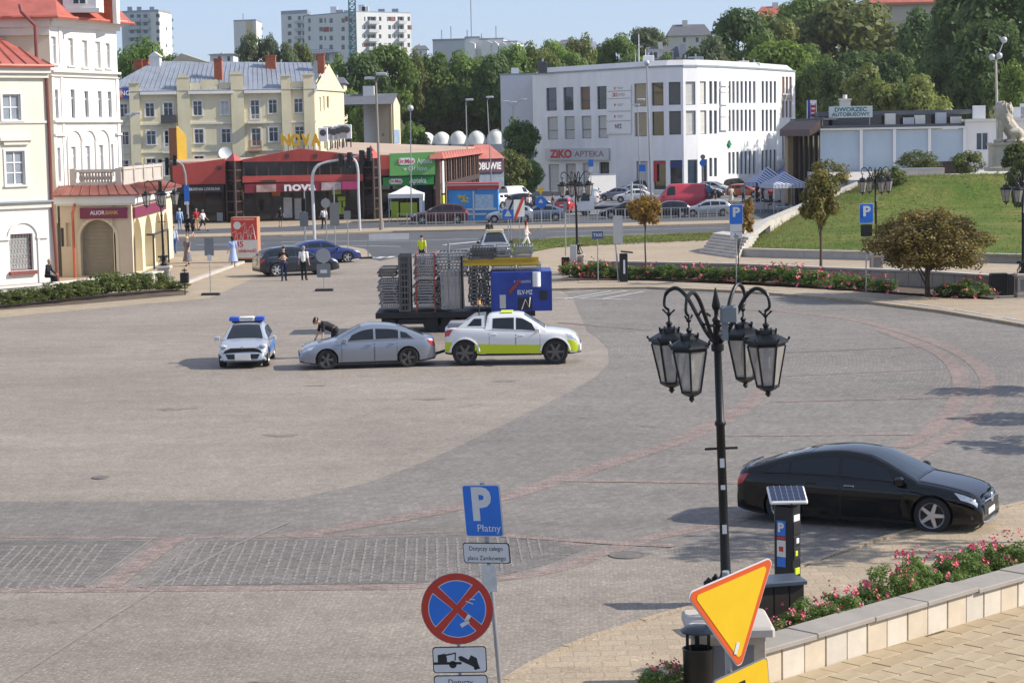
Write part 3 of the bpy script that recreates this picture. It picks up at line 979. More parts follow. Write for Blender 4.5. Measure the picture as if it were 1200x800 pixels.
def balustrade(th,a,b,h,n,solid=False):
 a,b=Vector(a),Vector(b)
 w=Wall(a,b);L=w.len;z=a.z
 wbox(th,w,'handrail',M_PALE,(0,L,-.14,.14,z+h-.16,z+h),(0,L,-.12,.12,z,z+.16))
 wbox(th,w,'pedestal',M_PALE,*[(u,u+.32,-.16,.16,z,z+h+.06) for u in ([0,L-.32] if not solid else [L*k/4 for k in range(1,5)])])
 if solid:
  wbox(th,w,'parapet',M_PALE,(0.33,L,-.08,.08,z+.16,z+h-.16))
 else:
  prof=[(.07,0),(.07,.06),(.045,.1),(.085,.28),(.07,.42),(.04,.62),(.07,.7),(.07,.76)]
  hh=h-.32
  m=MB();m.lathe([(r_*1.15,q/.76*hh) for r_,q in prof],8)
  me=m.mesh('baluster',M_PALE,True)
  for k in range(n):
   link('baluster',me,th,wm(th).inverted()@w.M@Matrix.Translation((.5+(L-1.0)*(k+.5)/n,0,z+.16)))
bz=zt_+.5
k0,k1,k2=A(82,205,YB+1.4),A(142,203,YB+1.6),A(187,203,YB+16)
hb=A(110,123+82,YB+1.4).z-bz
hb=max(.9,min(1.4,hb))
balustrade(bt,(k0.x,k0.y,bz),(k1.x,k1.y,bz),hb,11)
balustrade(bt,(k1.x,k1.y,bz),(k2.x,k2.y,bz),hb+.1,0,True)
# bank sign boards
M_PURP=mat('purple_sign',(.19,.022,.065),.5,var=.06)
M_LET=mat('white_lettering',(.75,.75,.74),.5,var=0)
r=W1.rect(94.5,243.5,150,256)
sg=wbox(bt,W1,'sign_board',M_PURP,(r[0],r[1],-.16,-.03,r[2],r[3]))
FW1=Matrix(((1,0,0,0),(0,0,-1,0),(0,1,0,0),(0,0,0,1))) # text xy to wall u,z
hh=(r[3]-r[2])
text('ALIOR',hh*.52,M_LET,sg,Matrix.Translation(((r[0]*.63+r[1]*.37),-.165,(r[2]+r[3])/2+.02))@FW1,width=(r[1]-r[0])*.31,bold=.015)
text('BANK',hh*.52,mat('gold_lettering',(.55,.40,.10),.5,var=0),sg,Matrix.Translation(((r[0]*.32+r[1]*.68),-.165,(r[2]+r[3])/2+.02))@FW1,width=(r[1]-r[0])*.27,bold=.01)
r=W2.rect(155,240,192,253.5)
wbox(bt,W2,'sign_board',M_PURP,(r[0],r[1],-.16,-.03,W2.uz(156,255)[1],W2.uz(156,243)[1]))
mb=MB();mb.tube([A(87.5,239,YB-.2),A(86.5,246,YB-.3),A(85,250,YB-.3),A(88,326,YB-.2)],.08,8);mb.build('downpipe',mat('orange_pipe',(.45,.10,.05),.5,var=.1),bt,world=True)
# ================= yellow tenement
M_YEL=mat('yellow_plaster',(.66,.60,.41),.88,var=.08,vs=.5,bump=.05,streak=.10)
M_YELD=mat('worn_yellow_trim',(.62,.57,.40),.88,var=.1,vs=.7)
YY=236.
y0,y1=A(128,166,YY-2.1),A(370,161,YY+2.1)
W=Wall(y0,y1)
th=thing('yellow_tenement','long yellow tenement house with grey tin roof behind the red shopping centre','building',(y1.x,y1.y,0))
zE=W.uz(250,106)[1]
wl=[]
def wr(rows):
 for(x0,x1,ya,yb,kw) in rows:wl.append(dict(r=W.rect(x0,ya,x1,yb),**kw))
T=dict(style='T',depth=.15,surround=M_WPLAS,round_=.05)
Tp=dict(T,pm=M_GLASSB);Tc=dict(T,pm=M_CURT)
wr([(131,139,121.5,137.5,T),(141,149.5,122,137.5,Tp),(170.5,180.8,121,137,T),(192,202.5,120.5,141,T),(226.5,236.8,118.5,135.5,Tp),(259,268,118.5,134.5,Tc),(294,304,117.5,139.5,Tp),(315,324.5,117,133,T),(344.8,355,115.8,132,Tp),
(131,140,154.5,170,T),(142,151,154.5,170,T),(172,182.5,153.5,169.5,Tp),(193,202,153,172,T),(228,238.5,151.5,168,Tp),(259.8,270.5,151.2,167.5,T),(295,305.5,150.5,171,Tp),(315.5,326,149.5,166,Tp),(346,356.5,148.5,165,T),
(142,151,188,204,T),(172,183,186,203,T),(228,239,183,200,Tp),(260,270,183,200,T),(193,203,186,206,T)])
facade(th,W,0,zE,M_YEL,wl)
def yz(y):return W.uz(250,y)[1]
wbox(th,W,'string_course',M_TRIM,(0,W.len+.1,-.16,-.003,yz(145.5),yz(143.2)),(0,W.len+.1,-.12,-.002,yz(178),yz(176.5)))
def ux(x):return W.uz(x,130)[0]
# projecting bays with raised parapets
for x0,x1,yt,pt in [(152,164,97,0),(208,223,91,4),(271,286,88,4),(330,341,90.5,0),(356,368,89.5,0)]:
 a,b=ux(x0),ux(x1)
 mb=MB();zt=yz(yt)
 mb.box(a,b,-.35,.0,0,zE);mb.box(a,b,-.35,.6,zE,zt)
 if pt:
  zp=yz(yt-pt-1);q=a+(b-a)*.5
  mb.loft([[(a-.1,-.4,zt),(b+.1,-.4,zt),(q,-.4,zp)],[(a-.1,.6,zt),(b+.1,.6,zt),(q,.6,zp)]])
 else:mb.box(a-.12,b+.12,-.47,.7,zt,zt+.12)
 o=mb.build('pilaster',M_YEL,th);o.matrix_basis=wm(th).inverted()@W.M
for x0,x1,yt in [(223.5,236,97),(237,256,93.5),(257,270.5,97),(341.5,355.5,97),(128,151,106)]:
 wbox(th,W,'parapet',M_YEL,(ux(x0),ux(x1),-.05,.4,zE,yz(yt)))
for x0,x1 in [(164.5,207.5),(221,274),(286.5,329.5),(368.5,371)]:
 wbox(th,W,'cornice',M_WPLAS,(ux(x0),ux(x1),-.5,-.001,zE-.4,zE-.06))
 # roof
zr=A(300,74,YY+7).z
rd=[at3(W,-1,0,0),at3(W,W.len+.3,0,0)]
mb=MB()
E0,E1=at3(W,-1,-.4,zE),at3(W,W.len+.3,-.4,zE)
RL,RR=at3(W,ux(184),7,zr+.4),at3(W,W.len+.3,7,zr)
B0,B1=at3(W,-1,14.4,zE),at3(W,W.len+.3,14.4,zE)
for t0,t1 in [(ux(164.5),ux(207.5)),(ux(286.5),ux(329.5))]:pass
mb.face([E0,E1,RR,RL]);mb.face([B1,B0,RL,RR]);mb.face([B0,E0,RL])
mb.build('roof',M_TIN,th,world=True)
mb=MB()
for k in range(45):
 t=k/44
 a=E0.lerp(E1,t);b=RL.lerp(RR,(t-.2)/.8) if t>.2 else E0.lerp(RL,t/.2)
 mb.tube([a+Vector((0,0,.01)),b+Vector((0,0,.01))],.03,4)
o=mb.build('roof_seam',M_TIN,th,world=True)
# gabled attic dormer and pale vent house, ladder steps
g0=A(196,76,YY+6.5);g1=A(250,75,YY+6.5);gm=A(212,62.5,YY+6.5)
mb=MB();mb.loft([[g0,g1,gm],[g0+Vector((0,6,0)),g1+Vector((0,6,0)),gm+Vector((0,6,0))]])
mb.build('roof_gable',mat('weathered_gable',(.40,.37,.28),.9),th,world=True)
mb=MB();v=A(182,76,YY+5);mb.box(v.x-.6,v.x+.6,v.y-.5,v.y+1,v.z-.4,v.z+.9);mb.loft([[(v.x-.8,v.y-.6,v.z+.9),(v.x+.8,v.y-.6,v.z+.9),(v.x,v.y-.6,v.z+1.5)],[(v.x-.8,v.y+1.1,v.z+.9),(v.x+.8,v.y+1.1,v.z+.9),(v.x,v.y+1.1,v.z+1.5)]])
mb.build('roof_vent',M_WPLAS,th,world=True)
for k in range(7):
 p=E0.lerp(E1,.19+.007*k);q=RL.lerp(RR,.0)
 t=.18+.1*k;c=A(171+k*1.4,98-k*3.0,YY+1.2+k*.75)
 mb=MB();mb.cbox(c,(.9,.3,.12));mb.build('roof_step',M_DFRAME,th,world=True)
for x0,x1,ya,yb,yo in [(157,166,71,84,6),(165,173.5,71,83,6.5),(251,259.5,70,90,2.5),(311,322.5,66,76,6.5),(372,379.5,64.5,76,6.5)]:
 a,b=A(x0,yb,YY+yo),A(x1,ya,YY+yo)
 mb=MB();mb.box(a.x,b.x,a.y,a.y+.8,a.z-1,b.z);mb.box(a.x-.08,b.x+.08,a.y-.08,a.y+.88,b.z,b.z+.14)
 mb.build('chimney',M_BRICKC,th,world=True)
 # right gable
gw=Wall(at3(W,W.len,0,0),at3(W,W.len,0,0)+Vector((1.95+.35,13.6,0)))
facade(th,gw,0,zE,M_YEL,[dict(r=gw.rect(374.2,114,376.2,131),style='plain',pm=M_CURT,fm=M_YELD,depth=.1),dict(r=gw.rect(378.5,113,380.5,130),style='plain',pm=M_CURT,fm=M_YELD,depth=.1),dict(r=gw.rect(383,113,385.3,127),style='plain',depth=.1)])
zp=A(379,74.5,YY+7).z
mb=MB();mb.face([(0,0,zE),(gw.len,0,zE),(gw.len*.5,0,zp)]);mb.face([(gw.len,.35,zE),(0,.35,zE),(gw.len*.5,.35,zp)])
mb.box(0,gw.len,-.2,-.002,zE-.1,zE+.15)
o=mb.build('gable',M_YEL,th);o.matrix_basis=wm(th).inverted()@gw.M
for x,y in [(377,91),(381,91)]:
 r=gw.rect(x-.8,y-4,x+.8,y+6);wbox(th,gw,'attic_window',M_CURT,(r[0],r[1],-.04,-.002,r[2],r[3]))
 # balconies
for x0,x1,ya,yb,m_ in [(188.5,206,135,143,M_DFRAME),(290,308,134,143.5,M_TRIM),(290.5,306,165,176,mat('rusty_balcony',(.35,.2,.13),.8)),(189.5,205,168,178,M_TRIM)]:
 r=W.rect(x0,ya,x1,yb)
 mb=MB();mb.box(r[0],r[1],-1.0,0,r[2]-.15,r[2])
 mb.box(r[0],r[1],-1.0,-.95,r[3]-.06,r[3])
 n=12
 if m_ is M_DFRAME:mb.box(r[0],r[1],-.99,-.96,r[2],r[3]-.06);mb.box(r[1]-.04,r[1],-.95,0,r[2],r[3])
 else:
  for k in range(n+1):
   u=r[0]+(r[1]-r[0]-.04)*k/n;mb.box(u,u+.04,-1.0,-.96,r[2],r[3]-.06)
  for k in range(5):mb.box(r[1]-.04,r[1],-.95+k*.2,-.91+k*.2,r[2],r[3])
 o=mb.build('balcony',m_,th);o.matrix_basis=wm(th).inverted()@W.M
r=W.rect(138,103.5,150.5,116)
o=wbox(th,W,'sign_board',mat('blue_sign',(.02,.06,.35),.5,var=0),(r[0],r[1],-.5,-.4,r[2],r[3]))
wbox(th,W,'sign_panel',mat('orange_sign',(.6,.16,.03),.5,var=0),(r[0],r[0]+(r[1]-r[0])*.45,-.53,-.501,r[2]+.1,r[3]-.1))
text('ING',.75,M_LET,o,Matrix.Translation(((r[0]+r[1])/2+.15,-.535,(r[2]+r[3])/2))@FW1,bold=.02)
# satellite dish
p=A(264,180,YY-2)
d=thing('satellite_dish','white satellite dish on a mast before the yellow tenement','satellite dish',(p.x,p.y,p.z-1.6))
mb=MB();mb.lathe([(.02,-.16),(.3,-.13),(.55,-.03),(.75,.1),(.74,.12),(.5,0),(.02,-.1)],18,Matrix.Translation((0,-.15,1.6))@Matrix.Rotation(R(68),4,'X')@Matrix.Rotation(R(15),4,'Y'));mb.build('dish',M_WFRAME,d,True)
mb=MB();mb.cyl((0,.1,-2.5),(0,.05,1.6),.05);mb.build('mast',M_DFRAME,d)
# ================= red shopping centre
M_NRED=mat('red_profiled_cladding',(.46,.075,.06),.55,var=.14,vs=.5,streak=.12)
M_NBRN=mat('brown_steel',(.06,.035,.03),.6,var=.15)
M_SHOP=glassmat('dark_shop_glass',(.018,.016,.015),.06)
YN=189.
n0,n1=A(203,167,YN-2.1),A(512,160,YN+2.1)
W=Wall(n0,n1)
th=thing('shopping_centre','low red shopping centre with dark glazed front and yellow rooftop letters','shopping centre',((n0.x+n1.x)/2,YN,0))
def ux(x,y=220):return W.uz(x,y)[0]
def zz(y,x=350):return W.uz(x,y)[1]
# ground-floor glazing set back
mb=MB();mb.box(0,W.len,2.2,2.3,0,4)
o=mb.build('shop_front',M_SHOP,th);o.matrix_basis=wm(th).inverted()@W.M
for x in [205,222,240,262,284,300,320,333,345,357,372,386,410,426,444,462,480,508]:
 wbox(th,W,'mullion',M_NBRN,(ux(x)-.12,ux(x)+.12,2.0,2.2,0,3.6))
for x0,x1,ya,yb,m_ in [(334,344,232,256,M_CURT),(347,356,233,258,M_BLIND),(398,407,231,236,emit_ if False else mat('lime_panel',(.45,.62,.05),.5,var=0)),(399,402.5,236.5,252,mat('lime_panel')),(404,407,236.5,243,mat('lime_panel')),(403,405.5,244,252,mat('lime_panel')),(460,470,237,256,mat('lime_panel')),(472,492,238,254,mat('lime_panel')),(391,402,223,228,mat('lime_panel')),(320,330,226,230,mat('orange_sign')),(255,262,250,260,M_BLIND)]:
 r=W.rect(x0,ya,x1,yb);wbox(th,W,'window_poster',m_,(r[0],r[1],1.9,1.97,max(r[2],.02),r[3]))
mb=MB();mb.box(0,W.len,0,2.4,3.45,3.6)
o=mb.build('soffit',M_NBRN,th);o.matrix_basis=wm(th).inverted()@W.M
# left section
def poly_front(name,m_,pix,y0=-.0,y1=.35):
 P=[W.uz(x,y) for x,y in pix]
 mb=MB();mb.loft([[(u,y0,z) for u,z in P],[(u,y1,z) for u,z in P]])
 o=mb.build(name,m_,th);o.matrix_basis=wm(th).inverted()@W.M
 return o
poly_front('red_fascia',M_NRED,[(203,217),(264,215.5),(264,186),(203,194)],-.3)
b_=poly_front('sign_board',M_NBRN if False else mat('black_sign',(.012,.012,.013),.5,var=0),[(204,227),(262,225),(262,216.5),(204,218)],-.42,-.31)
text('PIEKARNIA LOKALNA',.38,M_LET,b_,Matrix.Translation((ux(238),-.425,zz(221.7,238)))@FW1,width=ux(258)-ux(219))
# ribs of the cladding
rb=MB()
for k in range(150):
 x=203.5+k*1.47
 if x>424:break
 if 264<x<285:continue
 yt=194-(x-203)*.131 if x<265 else (np.interp(x,[284,352,400,425],[187,174,179.5,181]))
 yb=215.5 if x<265 else 189
 u=ux(x);rb.box(u-.035,u+.035,-.34,-.3,zz(yb,x),zz(yt,x)-.03)
o=rb.build('cladding_rib',M_NRED,th);o.matrix_basis=wm(th).inverted()@W.M;o['kind']='stuff'
# main section
poly_front('red_fascia',M_NRED,[(284,190),(425,188),(425,181),(400,179.5),(352,174),(284,187)],-.3)
poly_front('red_spandrel',M_NRED,[(284,214),(425,212),(425,204),(284,206.5)],-.3)
poly_front('window_band',M_SHOP,[(284,206.5),(425,204),(425,188),(284,190)],-.05)
for k,x in enumerate([286,301,315,330,344,361,375,388,400,412,424]):
 wbox(th,W,'mullion',M_NBRN,(ux(x)-.08,ux(x)+.08,-.2,-.06,zz(206),zz(189)))
M_MAR=mat('maroon_sign',(.20,.018,.03),.5,var=.1)
s_=poly_front('sign_board',M_MAR,[(286,226),(419,222.5),(419,211.5),(286,216)],-.6,-.45)
poly_front('sign_panel',mat('pink_sign',(.62,.08,.20),.5,var=.15,vs=1),[(400,222),(419,221.3),(419,212),(400,212.7)],-.65,-.602)
poly_front('sign_panel',mat('photo_panel',(.42,.27,.25),.6,var=.5,vs=.9),[(300,225),(323,224.5),(323,216),(300,216.8)],-.65,-.602)
poly_front('sign_panel',mat('photo_panel_grey',(.40,.33,.33),.6,var=.5,vs=1.2),[(376,223),(399,222.3),(399,213),(376,213.8)],-.65,-.602)
text('nova',1.15,M_LET,s_,Matrix.Translation((ux(351),-.66,zz(218.6,351)))@FW1,width=ux(369)-ux(332),bold=.03)
for x,y in [(336,183),(369,183),(256,197),(394,183)]:
 r=W.rect(x-2,y-2.5,x+2.5,y+2);wbox(th,W,'vent_grille',M_NBRN,(r[0],r[1],-.4,-.345,r[2],r[3]))
r=W.rect(306,211,323,214);wbox(th,W,'vent_grille',M_NBRN,(r[0],r[1],-.4,-.305,r[2],r[3]))
# glazed stair bays with pointed caps
for xa,xb,yt in [(265.5,284,178),(426,446,172)]:
 a,b=ux(xa),ux(xb);zb=zz(187);q=(a+b)/2
 mb=MB();mb.loft([[(a,0,0),(q,-1.3,0),(b,0,0)],[(a,0,zb),(q,-1.3,zb),(b,0,zb)]]);o=mb.build('stair_bay',M_SHOP,th);o.matrix_basis=wm(th).inverted()@W.M
 mb=MB();z2=zz(yt)
 mb.loft([[(a-.1,.1,zb),(q,-1.5,zb),(b+.1,.1,zb)],[(q-.02,.2,z2),(q,.1,z2),(q+.02,.2,z2)]]);o=mb.build('bay_roof',M_NRED,th);o.matrix_basis=wm(th).inverted()@W.M
 for z in np.arange(.9,zb,.95):
  mb=MB();mb.loft([[(a,-.05,z),(q,-1.38,z),(b,-.05,z)],[(a,-.05,z+.14),(q,-1.38,z+.14),(b,-.05,z+.14)]]);o=mb.build('bay_rail',M_NBRN,th);o.matrix_basis=wm(th).inverted()@W.M
 for u,yy in ((a,0),(q,-1.34),(b,0)):
  mb=MB();mb.cyl((u,yy,0),(u,yy,zb),.12,n=6);o=mb.build('bay_post',M_NBRN,th);o.matrix_basis=wm(th).inverted()@W.M
  # right section with green pharmacy boards
poly_front('red_fascia',M_NRED,[(446,206),(512,204),(512,184),(446,182)],-.1)
M_GR1,M_GR2=mat('light_green_sign',(.12,.36,.09),.5,var=.05),mat('green_sign',(.02,.24,.04),.5,var=.05)
o=poly_front('billboard',M_GR1,[(455.5,206),(508.5,204.3),(508.5,178),(455.5,180)],-.8,-.5)
poly_front('billboard_frame',M_DFRAME,[(455,206.7),(509,205),(509,204.3),(455,206)],-.82,-.5)
M_PILL=mat('white_sign',(.74,.74,.73),.5,var=0)
def pill(par,x0,x1,y0,y1,yy,m_=M_PILL):
 a,b,c,e_=W.rect(x0,y0,x1,y1);r=(e_-c)/2
 P=[(b-r+r*math.sin(t),(c+e_)/2-r*math.cos(t)) for t in np.linspace(0,math.pi,8)]+[(a+r-r*math.sin(t),(c+e_)/2+r*math.cos(t)) for t in np.linspace(0,math.pi,8)]
 mb=MB();mb.loft([[(u,yy,z) for u,z in P],[(u,yy+.03,z) for u,z in P]])
 return mb.build('sign_pill',m_,par)
M_REDL=mat('red_lettering',(.55,.03,.04),.5,var=0)
pill(o,465,485,185,193,-.84);text('Dr.Max',.5,M_REDL,o,Matrix.Translation((ux(475),-.86,zz(189,475)))@FW1,bold=.02)
text('Apteka',.68,M_LET,o,Matrix.Translation((ux(497),-.82,zz(188.3,497)))@FW1,width=ux(506)-ux(488))
text('w CH Nova',.62,M_LET,o,Matrix.Translation((ux(486),-.82,zz(197.5,486)))@FW1,width=ux(500)-ux(472))
o=poly_front('sign_board',M_GR2,[(448,218),(507.5,216),(507.5,205.5),(448,208)],-.5,-.3)
pill(o,455,471,209.5,215.5,-.54);text('Dr.Max',.36,M_REDL,o,Matrix.Translation((ux(463),-.56,zz(212.5,463)))@FW1,bold=.02)
text('Apteka',.72,M_LET,o,Matrix.Translation((ux(489),-.52,zz(211.5,489)))@FW1,width=ux(499)-ux(479),bold=.02)
# right flank receding, roof
f1=A(558,157,236)
WF=Wall(n1,f1)
zF=zz(186,512)
mb=MB();mb.box(0,WF.len,.2,.4,0,zF)
o=mb.build('flank_glazing',M_SHOP,th);o.matrix_basis=wm(th).inverted()@WF.M
n=16
for k in range(n+1):
 u=WF.len*k/n
 wbox(th,WF,'pier',M_NBRN if k%2 else mat('brown_panel',(.20,.12,.085),.7),(u-.35,u+.35,-.25,.2,0,zF))
 mb=MB();mb.loft([[(u-1.4,-.7,zF),(u+1.4,-.7,zF),(u+.7,-.5,zF+.6),(u-.7,-.5,zF+.6)],[(u-1.4,.6,zF),(u+1.4,.6,zF),(u+.7,.6,zF+.6),(u-.7,.6,zF+.6)]])
 o=mb.build('roof_scallop',mat('faded_red_roof',(.42,.13,.10),.7,var=.15),th);o.matrix_basis=wm(th).inverted()@WF.M
wbox(th,WF,'flank_band',M_NBRN,(0,WF.len,-.3,.19,zF*.48,zF*.58))
r0=W.uz(518,220)[0]
wbox(th,WF,'corner_sign',M_WFRAME,(.5,2.2,-.4,-.26,2.2,5.2));wbox(th,WF,'corner_sign',mat('lime_panel'),(.5,2.2,-.4,-.26,.4,2.0))
M_ROOFT=mat('sandy_flat_roof',(.44,.33,.245),.9,var=.12,vs=.2)
mb=MB();P=[at3(W,0,.2,0),at3(W,W.len-.3,.2,0),at3(WF,WF.len,.5,0),Vector((A(385,160,228).x,228,0)),Vector((A(205,160,215).x,215,0))]
mb.prism([(p.x,p.y) for p in P],zz(189),zz(189)+.15);mb.build('flat_roof',M_ROOFT,th,world=True)
# back hall: gentle sandy roof
mb=MB();zq=zz(186)
a0,a1,a2,a3=A(380,181,195),A(506,182,195),A(556,172,236),A(392,166,236)
mb.loft([[(p.x,p.y,zz(189)+.1) for p in (a0,a1,a2,a3)],[tuple(p) for p in (a0,a1,a2,a3)]]);mb.build('hall_roof',M_ROOFT,th,world=True)
p=A(352,171.5,YN+1)
nl=thing('rooftop_letters','large yellow NOVA letters standing on the red shopping centre roof','sign',(p.x,p.y,p.z))
M_YLET=mat('yellow_letter',(.82,.50,.012),.45,var=.05)
for ch_,x in zip('NOVA',(335,346.5,358.5,370)):
 q=A(x,165,YN+1)
 me=textmesh(ch_,1.45,(11.4 if ch_!='V' else 11)/12.8,.12,.055);me.materials.clear();me.materials.append(M_YLET)
 link('letter',me,nl,wm(nl).inverted()@faceM((q.x,q.y-.0,q.z)))
 mb=MB();mb.cyl((q.x-.2,q.y,p.z-.9),(q.x-.2,q.y,q.z-.4),.03,n=5);mb.cyl((q.x+.2,q.y,p.z-.9),(q.x+.2,q.y,q.z-.4),.03,n=5);mb.build('support',M_DFRAME,nl,world=True)
 # air-conditioning units on the roof
aw=thing('air_conditioner','white air conditioning unit on the shopping centre roof beside the yellow letters','air conditioner',A(379,169,200),0,'air conditioners on the red shopping centre roof')
mb=MB();mb.bbox(-.45,.45,-.2,.2,.25,1.6,.04);mb.build('case',M_WFRAME,aw)
mb=MB();mb.lathe([(.3,0),(.32,.03),(.08,.05)],12,Matrix.Translation((0,-.2,1.1))@Matrix.Rotation(R(90),4,'X'));mb.build('fan_grille',M_DFRAME,aw)
mb=MB();mb.box(-.4,-.3,-.15,.15,-.6,.25);mb.build('leg',M_DFRAME,aw);mb=MB();mb.box(.3,.4,-.15,.15,-.6,.25);mb.build('leg',M_DFRAME,aw)
for k,(x,y) in enumerate([(385,167),(391.5,168),(397,166.5),(402,165),(407,165.5)]):dup(aw,A(x,y,202),0,'%s white air conditioning unit on the red shopping centre roof'%['second from left','third from left','third from right','second from right','rightmost'][k])
aw['label']='leftmost white air conditioning unit on the red shopping centre roof'
# pylon in front of the left end
p=A(211,262,212)
t_=thing('advertising_pylon','tall brown and yellow advertising pylon rising behind the left end of the red shopping centre','pylon',(p.x,p.y,0))
mb=MB();zt=A(208,150,p.y).z
w1=(A(211,200,p.y).x-A(202,200,p.y).x)
mb.box(-w1,0,-.3,.3,0,zt);mb.build('pylon_body',mat('rust_brown_panel',(.26,.10,.035),.6,var=.2),t_)
mb=MB();mb.loft([[(0.005,-.3,1.5),(.9,.25,1.5),(.9,.3,1.5),(0.005,.3,1.5)],[(0.005,-.3,zt+.2),(.9,.25,zt-.8),(.9,.3,zt-.8),(0.005,.3,zt+.2)]]);mb.build('pylon_panel',mat('yellow_panel',(.62,.38,.03),.5,var=.08),t_)
# ================= white pharmacy building with the curved front
M_WBLD=mat('white_rendered_wall',(.77,.77,.77),.85,var=.06,vs=.35,bump=.03,streak=.11)
plan=[(625,272),(741,254),(760,251),(781,249.3),(801,249),(818,250),(829.5,251.8),(842,254),(852,256.5),(889,266),(914,274.5),(932,281)]
P=[A(x,154,y) for x,y in plan]
th=thing('pharmacy_building','white three storey pharmacy building with curved front and rows of tall windows','building',(P[3].x,P[3].y,0))
zT=A(625,88,272).z
segs=[Wall(a,b) for a,b in zip(P,P[1:])]
def seg_of(x):
 for i in range(len(plan)-1):
  if plan[i][0]<=x<=plan[i+1][0]:return i
 return len(segs)-1
M_SLOT=glassmat('grey_slot_glass',(.07,.085,.10),.12)
per={i:[] for i in range(len(segs))}
def addw(x0,x1,ya,yb,**kw):
 i=seg_of((x0+x1)/2)
 per[i].append(dict(r=segs[i].rect(x0,ya,x1,yb),fm=M_DFRAME,depth=.18,**kw))
DK=dict(style='low',pm=M_GLASSB)
for k,(x0,x1) in enumerate([(640,652.3),(660,672),(680,691.5),(699.5,711)]):
 addw(x0,x1,103-k*.6,130-k*.6,style='low',pm=[M_GLASSB,M_GLASSB,mat('brown_interior',(.16,.09,.05),.3),M_GLASS][k])
 addw(x0+1.5,x1+1.5,137-k*.5,163.5-k*.6,style='low',pm=M_BLIND)
 addw(x0+3,x1+3,193-k,226-k*1.2,style='plain',pm=[M_CURT,M_BLIND,M_CURT,M_GLASS][k])
for x0,x1,ya,yb,p_ in [(743,757.5,98,125,M_BLINDT),(763.5,777.5,97,124,M_GLASS),(783.7,797.5,96.3,123,mat('dim_room',(.10,.10,.09),.2)),(803.5,815,95.8,123,M_BLIND),(820,827.6,95.5,122.5,M_BLIND)]:
 addw(x0,x1,ya,yb,style='plain',pm=p_);addw(x0+.5,x1+.5,ya+34,yb+35,style='plain',pm=p_)
for x0,x1,p_ in [(745.5,759,M_BLIND),(766,780.3,M_SHOP),(785.5,799.5,M_SHOP),(806,817.5,M_GLASSB),(822,829,M_SHOP)]:
 addw(x0,x1,189-(x0-745)*.03,222,style='plain',pm=p_)
for xc in [833,838.5]:
 for ya,yb in ((95.3,122),(129.5,157),(185,207)):addw(xc-1.9,xc+1.9,ya,yb,style='plain',pm=M_SLOT,round_=.05)
for xc in [855,859.6,864.4,869.2,874.2,879,884,894,898.6,903.4,908.2]:
 dy=(xc-855)*.0
 for ya,yb in ((95.3,121),(128.6,154),(178.5-(xc-855)*.06,204)):addw(xc-1.5,xc+1.5,ya,yb,style='plain',pm=M_SLOT,round_=.05)
M_RUST=mat('rust_louvre',(.20,.085,.05),.6,var=.1)
for xc in [918,922.2,926.4]:
 addw(xc-1.5,xc+1.5,90,110,style='plain',pm=M_RUST,round_=.05);addw(xc-1.5,xc+1.5,118,138,style='plain',pm=M_RUST,round_=.05);addw(xc-1.3,xc+1.3,156,187,style='plain',pm=M_SLOT,round_=.05)
for i,w in enumerate(segs):facade(th,w,0,zT,M_WBLD,per[i],depth=.3)
# joint between storeys, dark coping, grey panel, roof deck
for i,w in enumerate(segs):
 wbox(th,w,'coping',M_TIN,(-.02,w.len+.02,-.12,.4,zT,zT+.22))
r=segs[-1].rect(916,88,928,140);wbox(th,segs[-1],'grey_panel',mat('taupe_panel',(.33,.30,.27),.8),(r[0],r[1],-.06,-.004,segs[-1].uz(922,117)[1],segs[-1].uz(922,111)[1]))
back=[A(932,150,310),A(780,150,315),A(625,150,300)]
for a,b in zip([P[-1]]+back,back+[P[0]]):facade(th,Wall(a,b),0,zT,M_WBLD)
mb=MB();rp=[(p.x,p.y) for p in P]+[(p.x,p.y) for p in back]
c_=Vector((sum(p[0] for p in rp)/len(rp),sum(p[1] for p in rp)/len(rp)))
ins=[tuple(Vector(p).lerp(c_,.08)) for p in rp]
mb.loft([[(x,y,zT+.05) for x,y in rp],[(x,y,zT+.9) for x,y in ins]],False,True)
mb.build('roof',mat('pale_roof_sheet',(.50,.50,.49),.7,var=.08,vs=.3),th,world=True)
# sign panels on the facade
w0,w8=segs[0],segs[7]
for ya,yb,tx in [(100.5,106.5,None),(107.3,115.3,'ZIKO'),(116,130,None),(131.5,141.5,None),(142.5,157,'NFZ')]:
 r=w0.rect(712.3,ya,740.5,yb);o=wbox(th,w0,'sign_panel',M_PILL,(r[0],r[1],-.2,-.05,r[2],r[3]))
 c=((r[0]+r[1])/2,(r[2]+r[3])/2)
 if tx=='ZIKO':
  text('ZiKO',.62,M_REDL,o,Matrix.Translation((c[0]-.72,-.21,c[1]))@FW1,width=1.15,bold=.03);text('APTEKA',.5,mat('rose_lettering',(.45,.25,.28),.5,var=0),o,Matrix.Translation((c[0]+.65,-.21,c[1]))@FW1,width=1.3)
 elif tx:text('NFZ',.75,mat('navy_lettering',(.015,.03,.07),.5,var=0),o,Matrix.Translation((c[0],-.21,c[1]+.15))@FW1,width=1.4,bold=.02)
 else:
  for q in range(2):
   mb=MB();mb.box(c[0]-.3+q*.2,c[0]+1.0-q*.2,-.212,-.205,c[1]-.12-q*.16+.15,c[1]+.15-q*.16-.04);mb.build('print_line',mat('grey_print',(.35,.35,.37),.6,var=0),o)
  mb=MB();mb.lathe([(.16,0),(.17,.008)],10,Matrix.Translation((c[0]-.75,-.2,c[1]))@Matrix.Rotation(R(90),4,'X'));mb.build('emblem',M_REDL,o)
r=w0.rect(641,174,715,187.5);o=wbox(th,w0,'sign_board',mat('pale_grey_sign',(.55,.57,.60),.5,var=.03),(r[0],r[1],-.35,-.1,r[2],r[3]))
hh=r[3]-r[2];cz_=(r[2]+r[3])/2
